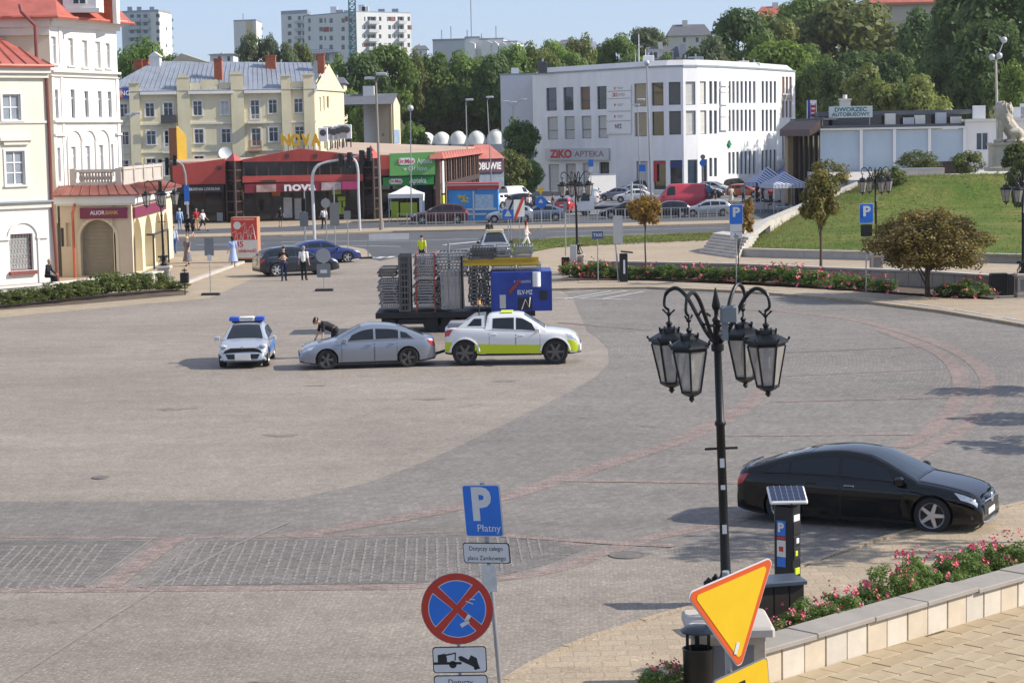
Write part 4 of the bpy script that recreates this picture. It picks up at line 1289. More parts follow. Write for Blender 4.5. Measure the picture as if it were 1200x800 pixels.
text('ZiKO',hh*.95,M_REDL,o,Matrix.Translation((r[0]+(r[1]-r[0])*.26,-.36,cz_))@FW1,width=(r[1]-r[0])*.36,bold=.05)
text('APTEKA',hh*.72,mat('grey_red_lettering',(.30,.15,.17),.5,var=0),o,Matrix.Translation((r[0]+(r[1]-r[0])*.71,-.36,cz_))@FW1,width=(r[1]-r[0])*.46,bold=.01)
for ya,yb in [(95,101),(103,108),(109,123),(125,137),(138,153)]:
 r=w8.rect(842.8,ya,851.3,yb);wbox(th,w8,'sign_panel',M_PILL,(r[0],r[1],-.3,-.1,r[2],r[3]))
cx_,cz_=segs[8].uz(853.5,169)
M_GRN=mat('green_cross',(.01,.22,.08),.4,var=0)
wbox(th,segs[8],'pharmacy_cross',M_GRN,(cx_-.16,cx_+.16,-.25,-.1,cz_-.48,cz_+.48),(cx_-.48,cx_-.162,-.25,-.1,cz_-.16,cz_+.16),(cx_+.162,cx_+.48,-.25,-.1,cz_-.16,cz_+.16))
r=segs[3].rect(785.5,190,799.5,198);wbox(th,segs[seg_of(792)],'shop_sign',mat('navy_sign',(.02,.035,.16),.5,var=0),(r[0],r[1],-.05,.1,segs[3].uz(792,196)[1],segs[3].uz(792,189)[1]))
sg=segs[seg_of(772)];r=sg.rect(766,189,780,213);wbox(th,sg,'shop_sign',mat('red_sign',(.42,.02,.03),.5,var=.1),(r[0],r[1],-.05,.1,sg.uz(772,192)[1],r[3]));wbox(th,sg,'shop_sign',mat('red_sign'),(r[0],r[0]+.5,-.05,.1,r[2],sg.uz(772,192.3)[1]))
# rooftop clutter
for nm,x,y,w_,h_,m_ in [('roof_vent',636,85,1.2,1.4,M_DFRAME),('roof_box',803,76,2.4,.8,M_DFRAME),('roof_box',815,75,2.0,.9,M_TIN),('roof_box',871,78,1.4,.7,M_WFRAME),('roof_box',884,79,1.4,.6,M_WFRAME),('roof_box',760,79,1.4,1.5,M_WFRAME)]:
 p=A(x,y,268);mb=MB();mb.bbox(p.x-w_/2,p.x+w_/2,p.y-.5,p.y+.5,zT+.1,p.z+h_,.05);mb.build(nm,m_,th,world=True)
 mb=MB();mb.cyl((p.x,p.y,p.z+h_),(p.x,p.y,p.z+h_+.4),.12,n=8);mb.build('roof_pipe',M_TIN,th,world=True)
for x,yt in [(749,40),(757,58),(745,62)]:
 mb=MB();a=A(x,80,270);b=A(x-.5,yt,270);mb.cyl((a.x,a.y,zT),b,.09,.05,6);mb.build('antenna',M_WFRAME,th,world=True)
 # annex on the left
a0,a1=A(587.5,157,285),A(627,156,285)
an=thing('annex_building','windowless pale grey annex at the left of the white pharmacy building','building',(a0.x,a0.y,0))
w=Wall(a0,a1);zA_=A(600,88,285).z
facade(an,w,0,zA_,mat('grey_render',(.62,.62,.63),.85,var=.04));facade(an,Wall(a0+Vector((0,25,0)),a0),0,zA_,mat('grey_render'))
wbox(an,w,'roof',M_TIN,(-.1,w.len,-.1,25,zA_,zA_+.2))
wbox(an,w,'roof_box',M_WFRAME,(1.5,2.6,1,2,zA_+.2,zA_+1.0))
# ================= towers and houses on the horizon
M_TWH=mat('tower_white',(.64,.64,.63),.85,var=.04,vs=.15,streak=.05)
M_TGR=mat('tower_grey',(.50,.51,.53),.85,var=.05,vs=.15)
M_TTAN=mat('tower_tan',(.56,.46,.30),.85,var=.05,vs=.15)
M_WDK=glassmat('far_window_glass',(.05,.06,.075),.15)
M_BALC=mat('balcony_panel',(.42,.46,.48),.8,var=.12,vs=.3)
def zb(p):return terr(p.x,p.y)-2
def towerbox(th,a,b,depth,z0,z1,m,wins=(),m2=None,flat=.5):
 w=Wall(a,b)
 facade(th,w,z0,z1,m,wins,depth=.25)
 c=at3(w,w.len,depth,0);d=at3(w,0,depth,0)
 facade(th,Wall(w.p1,c),z0,z1,m2 or m);facade(th,Wall(c,d),z0,z1,m);facade(th,Wall(d,w.p0),z0,z1,m)
 mb=MB();mb.prism([(w.p0.x,w.p0.y),(w.p1.x,w.p1.y),(c.x,c.y),(d.x,d.y)],z1,z1+flat);mb.build('roof',M_TIN,th,world=True)
 return w
 # tower 1
a,b,c=A(147.5,166,706),A(191,165,700),A(206,165,716)
th=thing('apartment_tower','white and grey apartment tower far away at the left, above the tree crown','apartment tower',(b.x,b.y,zb(b)))
w=Wall(a,b);z1=A(170,15,703).z;z0=zb(b)
wl=[]
for k in range(6):
 y=18.5+9.1*k
 wl+=[dict(r=w.rect(182.5,y-2,187,y+2.5),style='plain',pm=M_WDK,depth=.12)]
 for x0,x1 in ((152,157),(160,165),(168,173)):wl.append(dict(r=w.rect(x0,y-1.5,x1,y+3),style='plain',pm=M_WDK,depth=.12))
facade(th,w,z0,z1,M_TGR,wl)
for k in range(6):
 y=22.5+9.1*k
 for x0,x1 in ((151,166),(167,176)):
  r=w.rect(x0,y,x1,y+3.5);wbox(th,w,'balcony',M_BALC,(r[0],r[1],-1.2,-.01,r[2],r[3]))
w2=Wall(b,c);wl=[]
for k in range(5):
 y=22+10*k;wl.append(dict(r=w2.rect(202,y,203.6,y+4),style='plain',pm=M_WDK,depth=.1));wl.append(dict(r=w2.rect(194.5,y,196,y+4),style='plain',pm=M_WDK,depth=.1)) if k%2 else 0
facade(th,w2,z0,z1+.8,M_TWH,wl)
r=w.rect(177,12,191,60);wbox(th,w,'stair_panel',M_TWH,(r[0],r[1]-2.6,-.05,-.003,z0,z1))
mb=MB();mb.prism([(a.x,a.y),(b.x,b.y),(c.x,c.y),(c.x-14,c.y+4)],z1,z1+.8);mb.build('roof',M_TIN,th,world=True)
for x in (152,163,178):p=A(x,11,706);mb=MB();mb.box(p.x-.8,p.x+.8,p.y,p.y+1,z1,p.z+.8);mb.build('roof_box',M_TIN,th,world=True)
# tower 2
a,b,c=A(278,163,815),A(304,163,812),A(311,163,830)
th=thing('apartment_tower','small white and tan apartment tower far away between two taller blocks','apartment tower',(b.x,b.y,zb(b)))
w=Wall(a,b);z1=A(290,25,813).z;z0=zb(b)
facade(th,w,z0,z1,M_TWH,[dict(r=w.rect(281,y,284,y+4),style='plain',pm=M_WDK,depth=.1) for y in (45,53)])
r=w.rect(288.5,30,297,50);wbox(th,w,'tan_panel',M_TTAN,(r[0],r[1],-.05,-.003,z0,z1))
w2=Wall(b,c);facade(th,w2,z0,z1,M_TWH,[dict(r=w2.rect(306.5,y,308.5,y+4),style='plain',pm=M_WDK,depth=.1) for y in (32,41,50)])
mb=MB();mb.prism([(a.x,a.y),(b.x,b.y),(c.x,c.y),(c.x-9,c.y+4)],z1,z1+.6);mb.build('roof',M_TIN,th,world=True)
p=A(285,22,813);mb=MB();mb.cyl((p.x,p.y,z1),(p.x,p.y,z1+3),.15,n=5);mb.build('antenna',M_TIN,th,world=True)
# tower 3 behind block
a,b=A(333.5,162,695),A(364,161,690)
th=thing('apartment_tower','grey white balconied apartment tower half hidden behind the long white block','apartment tower',(a.x,a.y,zb(a)))
w=Wall(a,b);z1=A(350,16.5,692).z;z0=zb(b)
wl=[dict(r=w.rect(x0,y,x1,y+5),style='plain',pm=M_WDK,depth=.12) for y in (19,28,37,46,55) for x0,x1 in ((337,341.5),(349,352.5),(354.5,357))]
facade(th,w,z0,z1,M_TWH,wl)
for y in (24.5,33.5,42.5,51.5):r=w.rect(347.5,y,359,y+3.2);wbox(th,w,'balcony',M_BALC,(r[0],r[1],-1.2,-.01,r[2],r[3]))
mb=MB();mb.prism([(a.x,a.y),(b.x,b.y),(b.x,b.y+14),(a.x,a.y+14)],z1,z1+1.2);mb.build('roof',M_TIN,th,world=True)
# long white block: shaded left wing, sunlit right wing
a,b,c=A(360,161,646),A(420,160,628),A(484.5,159,640)
th=thing('apartment_block','long white apartment block with red panels and balconies above the trees','apartment block',(b.x,b.y,zb(b)))
w=Wall(a,b);z1=A(420,14.5,628).z;z0=zb(b)
M_ORED=mat('brick_red_panel',(.36,.085,.05),.8,var=.1)
wl=[]
for y in (24.5,34.5,45,55.5):
 for x0,x1 in ((361,364),(374,378),(380,382),(386,390),(400,404),(408,413)):
  if abs(y-34.5)<1 and 372<x0<392:continue
  if y>50 and x0 in (361,380):continue
  wl.append(dict(r=w.rect(x0,y-2.8,x1,y+2.8),style='plain',pm=M_WDK,depth=.15))
wl+=[dict(r=w.rect(374,32,378.5,37.5),style='plain',pm=M_WDK,depth=.15),dict(r=w.rect(386,32,390,37.5),style='plain',pm=M_WDK,depth=.15)]
wl+=[dict(r=w.rect(x0,63.5,x1,72),style='plain',pm=M_WDK,depth=.2) for x0,x1 in ((364,369),(378,386),(392,397))]
facade(th,w,z0,z1,M_TWH,wl)
for x0,x1,y in ((379,385.5,34.8),(404.3,407.7,22.5),(370,376,68)):
 r=w.rect(x0,y-2.8,x1,y+2.8);wbox(th,w,'red_panel',M_ORED,(r[0],r[1],-.06,-.003,r[2],r[3]))
r=w.rect(362,58,398,62.5)
wbox(th,w,'balcony',M_TGR,(r[0],r[1],-2.,-.01,r[2]-.1,r[2]+.15));wbox(th,w,'railing',M_DFRAME,(r[0],r[1],-1.99,-1.93,r[2]+.5,r[2]+.56),(r[0],r[1],-1.99,-1.93,r[3]-.06,r[3]),*[(r[0]+(r[1]-r[0])*k/12,r[0]+(r[1]-r[0])*k/12+.07,-1.99,-1.93,r[2]+.15,r[3]) for k in range(12)])
w2=Wall(b,c);wl=[]
for y in (22.5,32.5,43,53):
 for x0,x1 in ((426.8,428.3),(444,447),(455,458.2),(462,463.5),(477.5,480.5)):
  wl.append(dict(r=w2.rect(x0,y-2.6,x1,y+2.6),style='plain',pm=M_WDK,depth=.15))
 for x0,x1 in ((430.5,441),(465.8,473.5)):wl.append(dict(r=w2.rect(x0,y-2.8,x1,y+2.5),style='vert',pm=M_WDK,depth=.8))
facade(th,w2,z0,z1,M_TWH,wl,depth=.9)
for y in (22.5,32.5,43,53):
 for x0,x1 in ((430,442),(465,474)):
  r=w2.rect(x0,y+2.2,x1,y+6);wbox(th,w2,'balcony',M_TGR,(r[0],r[1],-1.4,-.01,r[2],r[3]))
for x0,x1,y in ((458.4,461.8,22.5),(453.6,454.8,22.5),(480.6,482.5,32.5),(428.5,431,53)):
 r=w2.rect(x0,y-2.6,x1,y+2.6);wbox(th,w2,'red_panel',M_ORED,(r[0],r[1],-.06,-.003,r[2],r[3]))
d_=at3(w2,w2.len,16,0);e_=Vector((a.x,a.y+26,0))
facade(th,Wall(c,d_),z0,z1,M_TWH);facade(th,Wall(e_,a),z0,z1,M_TWH)
mb=MB();mb.prism([(p.x,p.y) for p in (a,b,c,d_,e_)],z1,z1+.35);mb.build('roof',M_TIN,th,world=True)
for x,h in ((391,2.2),(398,1.2),(407,1.),(424,2.6),(428,2.0),(447,1.2),(463,1.2)):
 p=A(x,14,640);mb=MB();mb.box(p.x-1,p.x+1,p.y,p.y+2,z1+.35,z1+.35+h);mb.build('roof_box',M_TWH if h>1.5 else M_TIN,th,world=True)
 # teal lattice crane mast
p=A(416.5,160,600)
th=thing('crane_mast','teal lattice crane mast rising in front of the long white block','crane mast',(p.x,p.y,zb(p)))
M_TEAL=mat('teal_steel',(.06,.20,.23),.6,.1,var=.1,vs=.3)
zt=58;h0=zb(p)
hw=(A(420.5,60,600).x-A(413,60,600).x)/2
for sx in (-1,1):
 for sy in (-1,1):
  mb=MB();mb.box(sx*hw-.13,sx*hw+.13,sy*hw-.13,sy*hw+.13,0,zt-h0);mb.build('corner_post',M_TEAL,th)
mb=MB()
z=0.
while z<zt-h0-2:
 for sy in (-1,1):
  mb.cyl((-hw,sy*hw,z),(hw,sy*hw,z+1.6),.07,n=4);mb.cyl((hw,sy*hw,z),(-hw,sy*hw,z+1.6),.07,n=4)
  mb.cyl((sy*hw,-hw,z),(sy*hw,hw,z+1.6),.07,n=4);mb.cyl((-hw,sy*hw,z),(hw,sy*hw,z),.07,n=4)
 z+=1.6
o=mb.build('lattice',M_TEAL,th);o['kind']='stuff'
# low far housing row with small gables
a,b=A(506,159,560),A(606,157,556)
th=thing('housing_row','pale grey housing row with small white gables and antennas on the skyline','housing row',(a.x,a.y,zb(a)))
w=Wall(a,b);z0=zb(a)-4
for x0,x1,yt in ((507,545,48),(545,562,45),(562,590,47),(590,606,50)):
 u0,u1=w.uz(x0,50)[0],w.uz(x1,50)[0];z=w.uz(x0,yt)[1]
 wbox(th,w,'wall',M_TWH if x0!=507 else M_TGR,(u0,u1,0,10,z0,z));wbox(th,w,'roof',M_TIN,(u0-.1,u1+.1,-.2,10.1,z,z+.4))
for x0,x1,yt in ((546,558,49),(566,578,48),(577,585,49),(586,595,50),(595,605,50)):
 u0,u1=w.uz(x0,50)[0],w.uz(x1,50)[0];z=w.uz(x0,yt+3)[1];zp=w.uz(x0,yt)[1]
 mb=MB();mb.loft([[(u0,-2,z0),(u1,-2,z0),(u1,-2,z),((u0+u1)/2,-2,zp),(u0,-2,z)],[(u0,-.01,z0),(u1,-.01,z0),(u1,-.01,z),((u0+u1)/2,-.01,zp),(u0,-.01,z)]])
 o=mb.build('gable',M_WOVER,th);o.matrix_basis=wm(th).inverted()@w.M
for x,h in ((516,3),(527,4),(546,3),(551,15),(563,2),(580,4)):
 u=w.uz(x,50)[0];z=w.uz(x,48)[1]
 mb=MB();mb.cyl((u,2,z),(u,2,z+h),.13,n=5)
 if h>10:
  for q in range(3):mb.cyl((u-1.2+q*.2,2,z+h-q*1.2),(u+1.2-q*.2,2,z+h-q*1.2),.06,n=4)
 o=mb.build('antenna',M_TIN,th);o.matrix_basis=wm(th).inverted()@w.M
def small_house(name,label,x0,x1,yb,yt,yr,Y,m,mr,wins=(),hip=.2,flip=False):
 a,b=A(x0,155,Y),A(x1,155,Y)
 th=thing(name,label,'house',((a.x+b.x)/2,Y,zb(a)))
 w=Wall(a,b);z0=min(zb(a),w.uz((x0+x1)/2,yb)[1]);z1=w.uz((x0+x1)/2,yt)[1];zr=w.uz((x0+x1)/2,yr)[1]
 facade(th,w,z0,z1,m,[dict(r=w.rect(*q),style='plain',pm=M_WDK,depth=.1) for q in wins])
 D=max(6,w.len*.6);c,d=at3(w,w.len,D,0),at3(w,0,D,0)
 facade(th,Wall(b,c),z0,z1,m);facade(th,Wall(c,d),z0,z1,m);facade(th,Wall(d,a),z0,z1,m)
 mb=MB();u0,u1=w.len*hip,w.len*(1-hip)
 E=[(-.4,-.4,z1),(w.len+.4,-.4,z1),(w.len+.4,D+.4,z1),(-.4,D+.4,z1)];r0,r1=(u0,D/2,zr),(u1,D/2,zr)
 mb.face([E[0],E[1],r1,r0]);mb.face([E[2],E[3],r0,r1]);mb.face([E[1],E[2],r1]);mb.face([E[3],E[0],r0]);mb.face([E[3],E[2],E[1],E[0]])
 o=mb.build('roof',mr,th);o.matrix_basis=wm(th).inverted()@w.M
 mb=MB();mb.box(w.len*.35,w.len*.35+w.len*.12,D*.4,D*.55,z1,zr+(zr-z1)*.35);o=mb.build('chimney',M_TRIM,th);o.matrix_basis=wm(th).inverted()@w.M
 return th,w
M_SLATE=mat('slate_roof',(.12,.125,.14),.7,var=.12,vs=.5)
small_house('slate_house','cream house with slate roof and chimney on the wooded skyline',785,834,60,42,28,430,M_CREAM,M_SLATE,[(800,44,804,50),(815,44,819,50)],.12)
th,w=small_house('mansard_house','pale house with mansard dormers just above the white building roof',760,800,82,70,54,360,M_CREAM,M_SLATE,[(770,72,774,77)],.05)
for x in (768,786):
 r=w.rect(x-3,60,x+3,69);wbox(th,w,'dormer',M_WPLAS,(r[0],r[1],-.2,2,r[2],r[3]));wbox(th,w,'dormer_window',M_WDK,(r[0]+.15,r[1]-.15,-.24,-.21,r[2]+.1,r[3]-.2))
r=w.rect(796,52,803,76);wbox(th,w,'blue_flank',M_TGR,(r[0],r[1],-.6,5,r[2],r[3]))
small_house('red_roofed_house','house with red roof almost hidden by trees at the top',890,942,30,19,6.5,420,M_TRIM,M_REDT,[],.1)
th,w=small_house('beige_house','large beige house with orange roof edge above the trees at top right',1020,1112,45,4,-18,400,mat('beige_stone_wall',(.45,.40,.34),.85,var=.08,vs=.4),M_REDT,[(1040,8,1046,16),(1070,8,1076,16)],.1)
r=w.rect(1020,3,1112,6);wbox(th,w,'eaves',mat('terracotta',(.40,.17,.09),.8),(r[0],r[1],-.7,-.01,r[2],r[3]))
th,w=small_house('pale_house','small white house with dome-like roof behind the pharmacy building',690,704,80,60,48,390,M_TGR,M_TIN,[(695,62,698,70)],.3)
small_house('hillside_house','tiny pale house among the skyline trees near the middle',655,690,75,52,46,520,M_TWH,M_SLATE,[(662,54,666,60),(675,54,679,60)],.15)
small_house('skyline_house','small white house peeping out right of the long white block',486,503,75,58,53,620,M_TWH,M_SLATE,[(492,60,494,64)],.15)
small_house('low_roof_house','flat white roofed block behind the grey tin roof ridge',249,276,80,64,62,330,M_TWH,M_SLATE,[(255,66,259,72),(266,66,270,72)],.05)
small_house('ochre_house','small ochre house squeezed between the yellow gable and the trees',388,404,150,98,90,290,M_YEL,M_SLATE,[],.1)
# narrow beige house with pitched roof
a,b,c=A(439,159,262),A(459.5,159,260),A(469.5,159,268)
th=thing('narrow_house','narrow beige windowless house with dark pitched roof amid the trees','house',(b.x,b.y,0))
w,w2=Wall(a,b),Wall(b,c)
z1=w.uz(455,121)[1];zp=w2.uz(463,110)[1]
M_BEI=mat('beige_gable',(.44,.36,.26),.9,var=.1,vs=.4,streak=.1)
facade(th,w,0,z1,M_BEI,[dict(r=w.rect(448,156,450,160),style='plain',pm=M_WDK)]);facade(th,w2,0,z1,M_YEL)
mb=MB();mb.face([(0,0,z1),(w2.len,0,z1),(w2.len/2,0,zp)]);o=mb.build('gable',M_YEL,th);o.matrix_basis=wm(th).inverted()@w2.M
R0,R1=at3(w2,w2.len/2,-.3,zp+.05),at3(w2,w2.len/2,9.5,zp+.05)
mb=MB();e0,e1=at3(w2,-.4,-.3,z1-.1),at3(w2,-.4,9.5,z1-.1);f0,f1=at3(w2,w2.len+.4,-.3,z1-.1),at3(w2,w2.len+.4,9.5,z1-.1)
mb.face([e0,R0,R1,e1]);mb.face([R0,f0,f1,R1]);mb.build('roof',M_SLATE,th,world=True)
p=A(434,108,264);mb=MB();mb.box(p.x-.9,p.x+.5,p.y-.6,p.y+.6,0,A(434,101,264).z);mb.build('chimney',M_WOVER,th,world=True)
r=w2.rect(460.5,152,468,168);wbox(th,w2,'mural',mat('blue_mural',(.25,.34,.45),.7,var=.4,vs=1),(r[0],r[1],-.05,-.003,r[2],r[3]))
# white market domes
for k,(x,wd_,yt) in enumerate([(424,20,161),(500,22,155),(518,22,154.5),(537.5,22,153.5),(559,23,153),(581,23,151.5)]):
 Y=338;p=A(x,176,Y)
 t_=thing('market_dome',['small white market hall dome beside the beige house','leftmost of the five adjoining white market domes','second from left of the five adjoining white market domes','middle one of the five adjoining white market domes','second from right of the five adjoining white market domes','rightmost of the five adjoining white market domes, beside the grey annex'][k],'dome',(p.x,Y,0),0,'white market domes')
 rr=wd_/2/2400*Y;zt=A(x,yt,Y).z;zb_=A(x,168,Y).z
 mb=MB()
 prof=[(rr*1.02,0),(rr*1.02,zb_)]+[(rr*math.cos(t),zb_+(zt-zb_)*math.sin(t)) for t in np.linspace(.12,1.5,7)]
 mb.lathe(prof,20);mb.build('canopy',M_WOVER,t_,True)
 mb=MB();mb.box(-rr,rr,-rr-.3,-rr,0,zb_-.1);mb.build('front_wall',M_TGR,t_)
 # ================= bus station on the terrace
YS=186.
a,b=A(961,150,YS+.5),A(1131,147,YS-.5)
M_PBLUE=mat('pale_blue_wall',(.42,.50,.57),.85,var=.06,vs=.5,bump=.04,streak=.05)
th=thing('bus_station','low pale blue bus station with white pilasters and dark flat roof','bus station',((a.x+b.x)/2,YS,3.6))
w=Wall(a,b);z1=w.uz(1045,152.5)[1];z0=2.0
facade(th,w,z0,z1,M_PBLUE)
for x in (1009,1048,1089,1130):r=w.rect(x-1.7,150,x+1.7,198);wbox(th,w,'pilaster',M_WOVER,(r[0],r[1],-.28,-.003,z0,z1+.05))
wbox(th,w,'eaves',M_TRIM,(0,w.len,-.35,0,z1+.06,z1+.25));wbox(th,w,'roof_deck',M_SLATE,(-.6,w.len+8,.5,16,z1+.26,z1+.5))
r=w.rect(963,139,1130,150);wbox(th,w,'clerestory',M_SHOP,(.5,w.len,3.5,3.8,z1+.5,z1+1.35));wbox(th,w,'upper_roof',M_SLATE,(0,w.len+1,3.0,15,z1+1.36,z1+1.75))
for k,x in enumerate((985,1010,1040,1062,1075,1100,1118)):
 u=w.uz(x,145)[0];wbox(th,w,'roof_box',M_TGR if k%2 else M_TRIM,(u,u+.9,1.6,2.5,z1+.51,z1+1.1+.2*(k%3)))
 # right-hand white wing
c=A(1262,145,YS-1.5);wr_=Wall(b,c)
facade(th,wr_,z0,z1+.6,M_WOVER,[dict(r=wr_.rect(1144,155.5,1158,176),style='vert',pm=M_GLASSB,depth=.12),dict(r=wr_.rect(1189.5,155,1197,172),style='plain',fm=M_DFRAME,depth=.12)])
wbox(th,wr_,'roof_edge',M_TRIM,(0,wr_.len,-.3,12,z1+.61,z1+.85))
for x,h in ((1142,1.2),(1190,1.0),(1198,1.3)):u=wr_.uz(x,140)[0];wbox(th,wr_,'roof_box',M_WFRAME,(u,u+1.1,1,1.6,z1+.86,z1+.86+h))
# entrance block on the left
g0,g1=A(926,152,YS+10),A(961,151,YS+.6)
we=Wall(g0,g1);zt=z1+.3
mb=MB();mb.box(0,we.len,.1,.25,0,zt);o=mb.build('entrance_glazing',M_SHOP,th);o.matrix_basis=wm(th).inverted()@we.M
for k in range(7):wbox(th,we,'mullion',M_NBRN,(we.len*k/6-.1,we.len*k/6+.1,-.05,.1,0,zt))
wbox(th,we,'column',mat('ochre_column',(.42,.30,.15),.8),(0.2,1.2,-.6,-.06,0,zt))
mb=MB();mb.loft([[(-.1,-1.0,zt-.1),(we.len+.1,-1.0,zt-.1),(we.len+.1,0,zt+.7),(-.1,0,zt+.7)],[(-.1,-1.0,zt-.7),(we.len+.1,-1.0,zt-.7),(we.len+.1,0,zt-.2),(-.1,0,zt-.2)]])
o=mb.build('awning',mat('brown_awning',(.13,.085,.07),.7,var=.15),th);o.matrix_basis=wm(th).inverted()@we.M
wbox(th,we,'side_block',M_TRIM,(-1.4,-.11,0,3,0,zt));wbox(th,we,'roof_deck',M_SLATE,(-1,we.len,.3,1.6,zt+.72,zt+.9))
# rooftop name sign
r=w.rect(972,124.5,1022.5,138)
p=at3(w,r[0],1.5,z1)
sg=thing('bus_station_sign','pale rooftop sign board with teal letters reading DWORZEC AUTOBUSOWY','sign',(p.x,p.y,z1))
w3=Wall(at3(w,0,1.2,0),at3(w,w.len,1.2,0));r=w3.rect(971.5,124.5,1022.5,138)
bd=wbox(sg,w3,'sign_board',mat('pale_sign',(.55,.60,.58),.6,var=.05),(r[0],r[1],0,.25,r[2],r[3]))
wbox(sg,w3,'sign_base',M_DFRAME,(r[0]+.3,r[1]-.3,.05,.2,z1+.3,r[2]));wbox(sg,w3,'support',M_DFRAME,(r[0]+.4,r[0]+.5,.21,1.4,z1+.3,r[2]+.3),(r[1]-.5,r[1]-.4,.21,1.4,z1+.3,r[2]+.3))
M_TEALT=mat('teal_lettering',(.01,.13,.14),.5,var=0);hh=r[3]-r[2];cu_=(r[0]+r[1])/2
text('DWORZEC',hh*.50,M_TEALT,bd,Matrix.Translation((cu_,-.01,r[2]+hh*.69))@FW1,width=(r[1]-r[0])*.74,bold=.03)
text('AUTOBUSOWY',hh*.44,M_TEALT,bd,Matrix.Translation((cu_,-.01,r[2]+hh*.27))@FW1,width=(r[1]-r[0])*.88,bold=.03)
p=A(991,124,YS+3);mb=MB();mb.box(p.x-.45,p.x+.45,p.y,p.y+.8,z1+.5,p.z+.5);mb.box(p.x-.55,p.x+.55,p.y-.1,p.y+.9,p.z+.5,p.z+.65);mb.cyl((p.x,p.y+.4,p.z+.65),(p.x,p.y+.4,p.z+1.0),.2,n=8);mb.build('chimney',M_TRIM,th,world=True)
# red and white pylon sign
p=A(952,140,YS+8)
t_=thing('pylon_sign','red and white pylon sign left of the bus station name board','sign',(p.x,p.y,3))
w4=Wall((p.x-3,p.y),(p.x+3,p.y));r=w4.rect(946.5,117.5,957,140)
wbox(t_,w4,'sign_box',M_PILL,(r[0],r[1],0,.6,r[2],r[3]));m_=(r[0]+r[1])/2
wbox(t_,w4,'red_square',mat('red_sign'),(r[0]+.26,r[1]-.06,-.03,-.003,r[2]+.25,r[3]-.3));wbox(t_,w4,'blue_edge',mat('blue_sign'),(r[0],r[0]+.22,-.02,-.003,r[2],r[3]))
for k in range(3):z=r[2]+.5+k*.42;wbox(t_,w4,'white_mark',M_PILL,(m_-.1,m_+.28,-.05,-.031,z,z+.16))
wbox(t_,w4,'post',M_DFRAME,(m_-.12,m_+.12,.2,.4,0,r[2]))
# stairs, ramp walls
def wallpiece(name,label,cat,pts,h,t,m,cap=None,group=None,z_follow=True):
 """a low wall along 3D base points, with a coping"""
 c=sum(pts,Vector())/len(pts)
 th=thing(name,label,cat,(c.x,c.y,0),0,group)
 for a,b in zip(pts,pts[1:]):
  d=V2(b)-V2(a);d.normalize();n=Vector((-d.y,d.x))*t/2
  def R_(z0,z1,e):
   q=n*e
   return [[(a.x-q.x,a.y-q.y,a.z+z0),(b.x-q.x,b.y-q.y,b.z+z0),(b.x+q.x,b.y+q.y,b.z+z0),(a.x+q.x,a.y+q.y,a.z+z0)],[(a.x-q.x,a.y-q.y,a.z+z1),(b.x-q.x,b.y-q.y,b.z+z1),(b.x+q.x,b.y+q.y,b.z+z1),(a.x+q.x,a.y+q.y,a.z+z1)]]
  mb=MB();mb.loft(R_(-1.5 if a.z>.5 else -.1,h,1));mb.build('wall_body',m,th,world=True)
  if cap:mb=MB();mb.loft(R_(h,h+.1,1.35));mb.build('coping',cap,th,world=True)
 return th
wallpiece('mound_wall','low grey concrete wall along the foot of the grass mound','wall',[G(864,300.5),G(944,303),G(1080,306),G(1270,310)],.42,.35,M_CONC,M_PALE)
wallpiece('stair_wall','pale stone parapet rising beside the outdoor stairs left of the mound','wall',[G(853,299),A(900,262,139),A(930,249,147),A(1010,217,156)],.25,.3,M_PALE,M_CONC)
wallpiece('ramp_wall','stepped stone ramp wall with white railing behind the autumn tree','wall',[A(862,281,150),A(935,250,160),A(1000,219,166)],.5,.3,M_PALE,M_CONC)
wallpiece('terrace_wall','long low pale wall along the terrace edge left of the lion','wall',[A(1036,205.5,166),A(1106,204.5,166)],.45,.6,M_PALE,mat('blue_grey_stone',(.36,.40,.42),.8))
wallpiece('terrace_bench','dark stone bench wall in front of the bus station shrubs','wall',[A(1088,199,172),A(1135,197,172)],.55,.6,M_NBRN,M_DFRAME)
st=thing('stone_stairs','short flight of pale stone stairs climbing beside the mound','stairs',G(838,300))
s0,s1=G(820,297),G(862,303)
for k in range(7):
 o0=Vector((.42,1.0,0))*k*.42
 mb=MB();a,b=s0+o0,s1+o0
 mb.prism([(a.x,a.y),(b.x,b.y),(b.x+.9,b.y+2.4),(a.x+.9,a.y+2.4)],.16*k,.16*(k+1));mb.build('step',M_PALE,st,world=True)
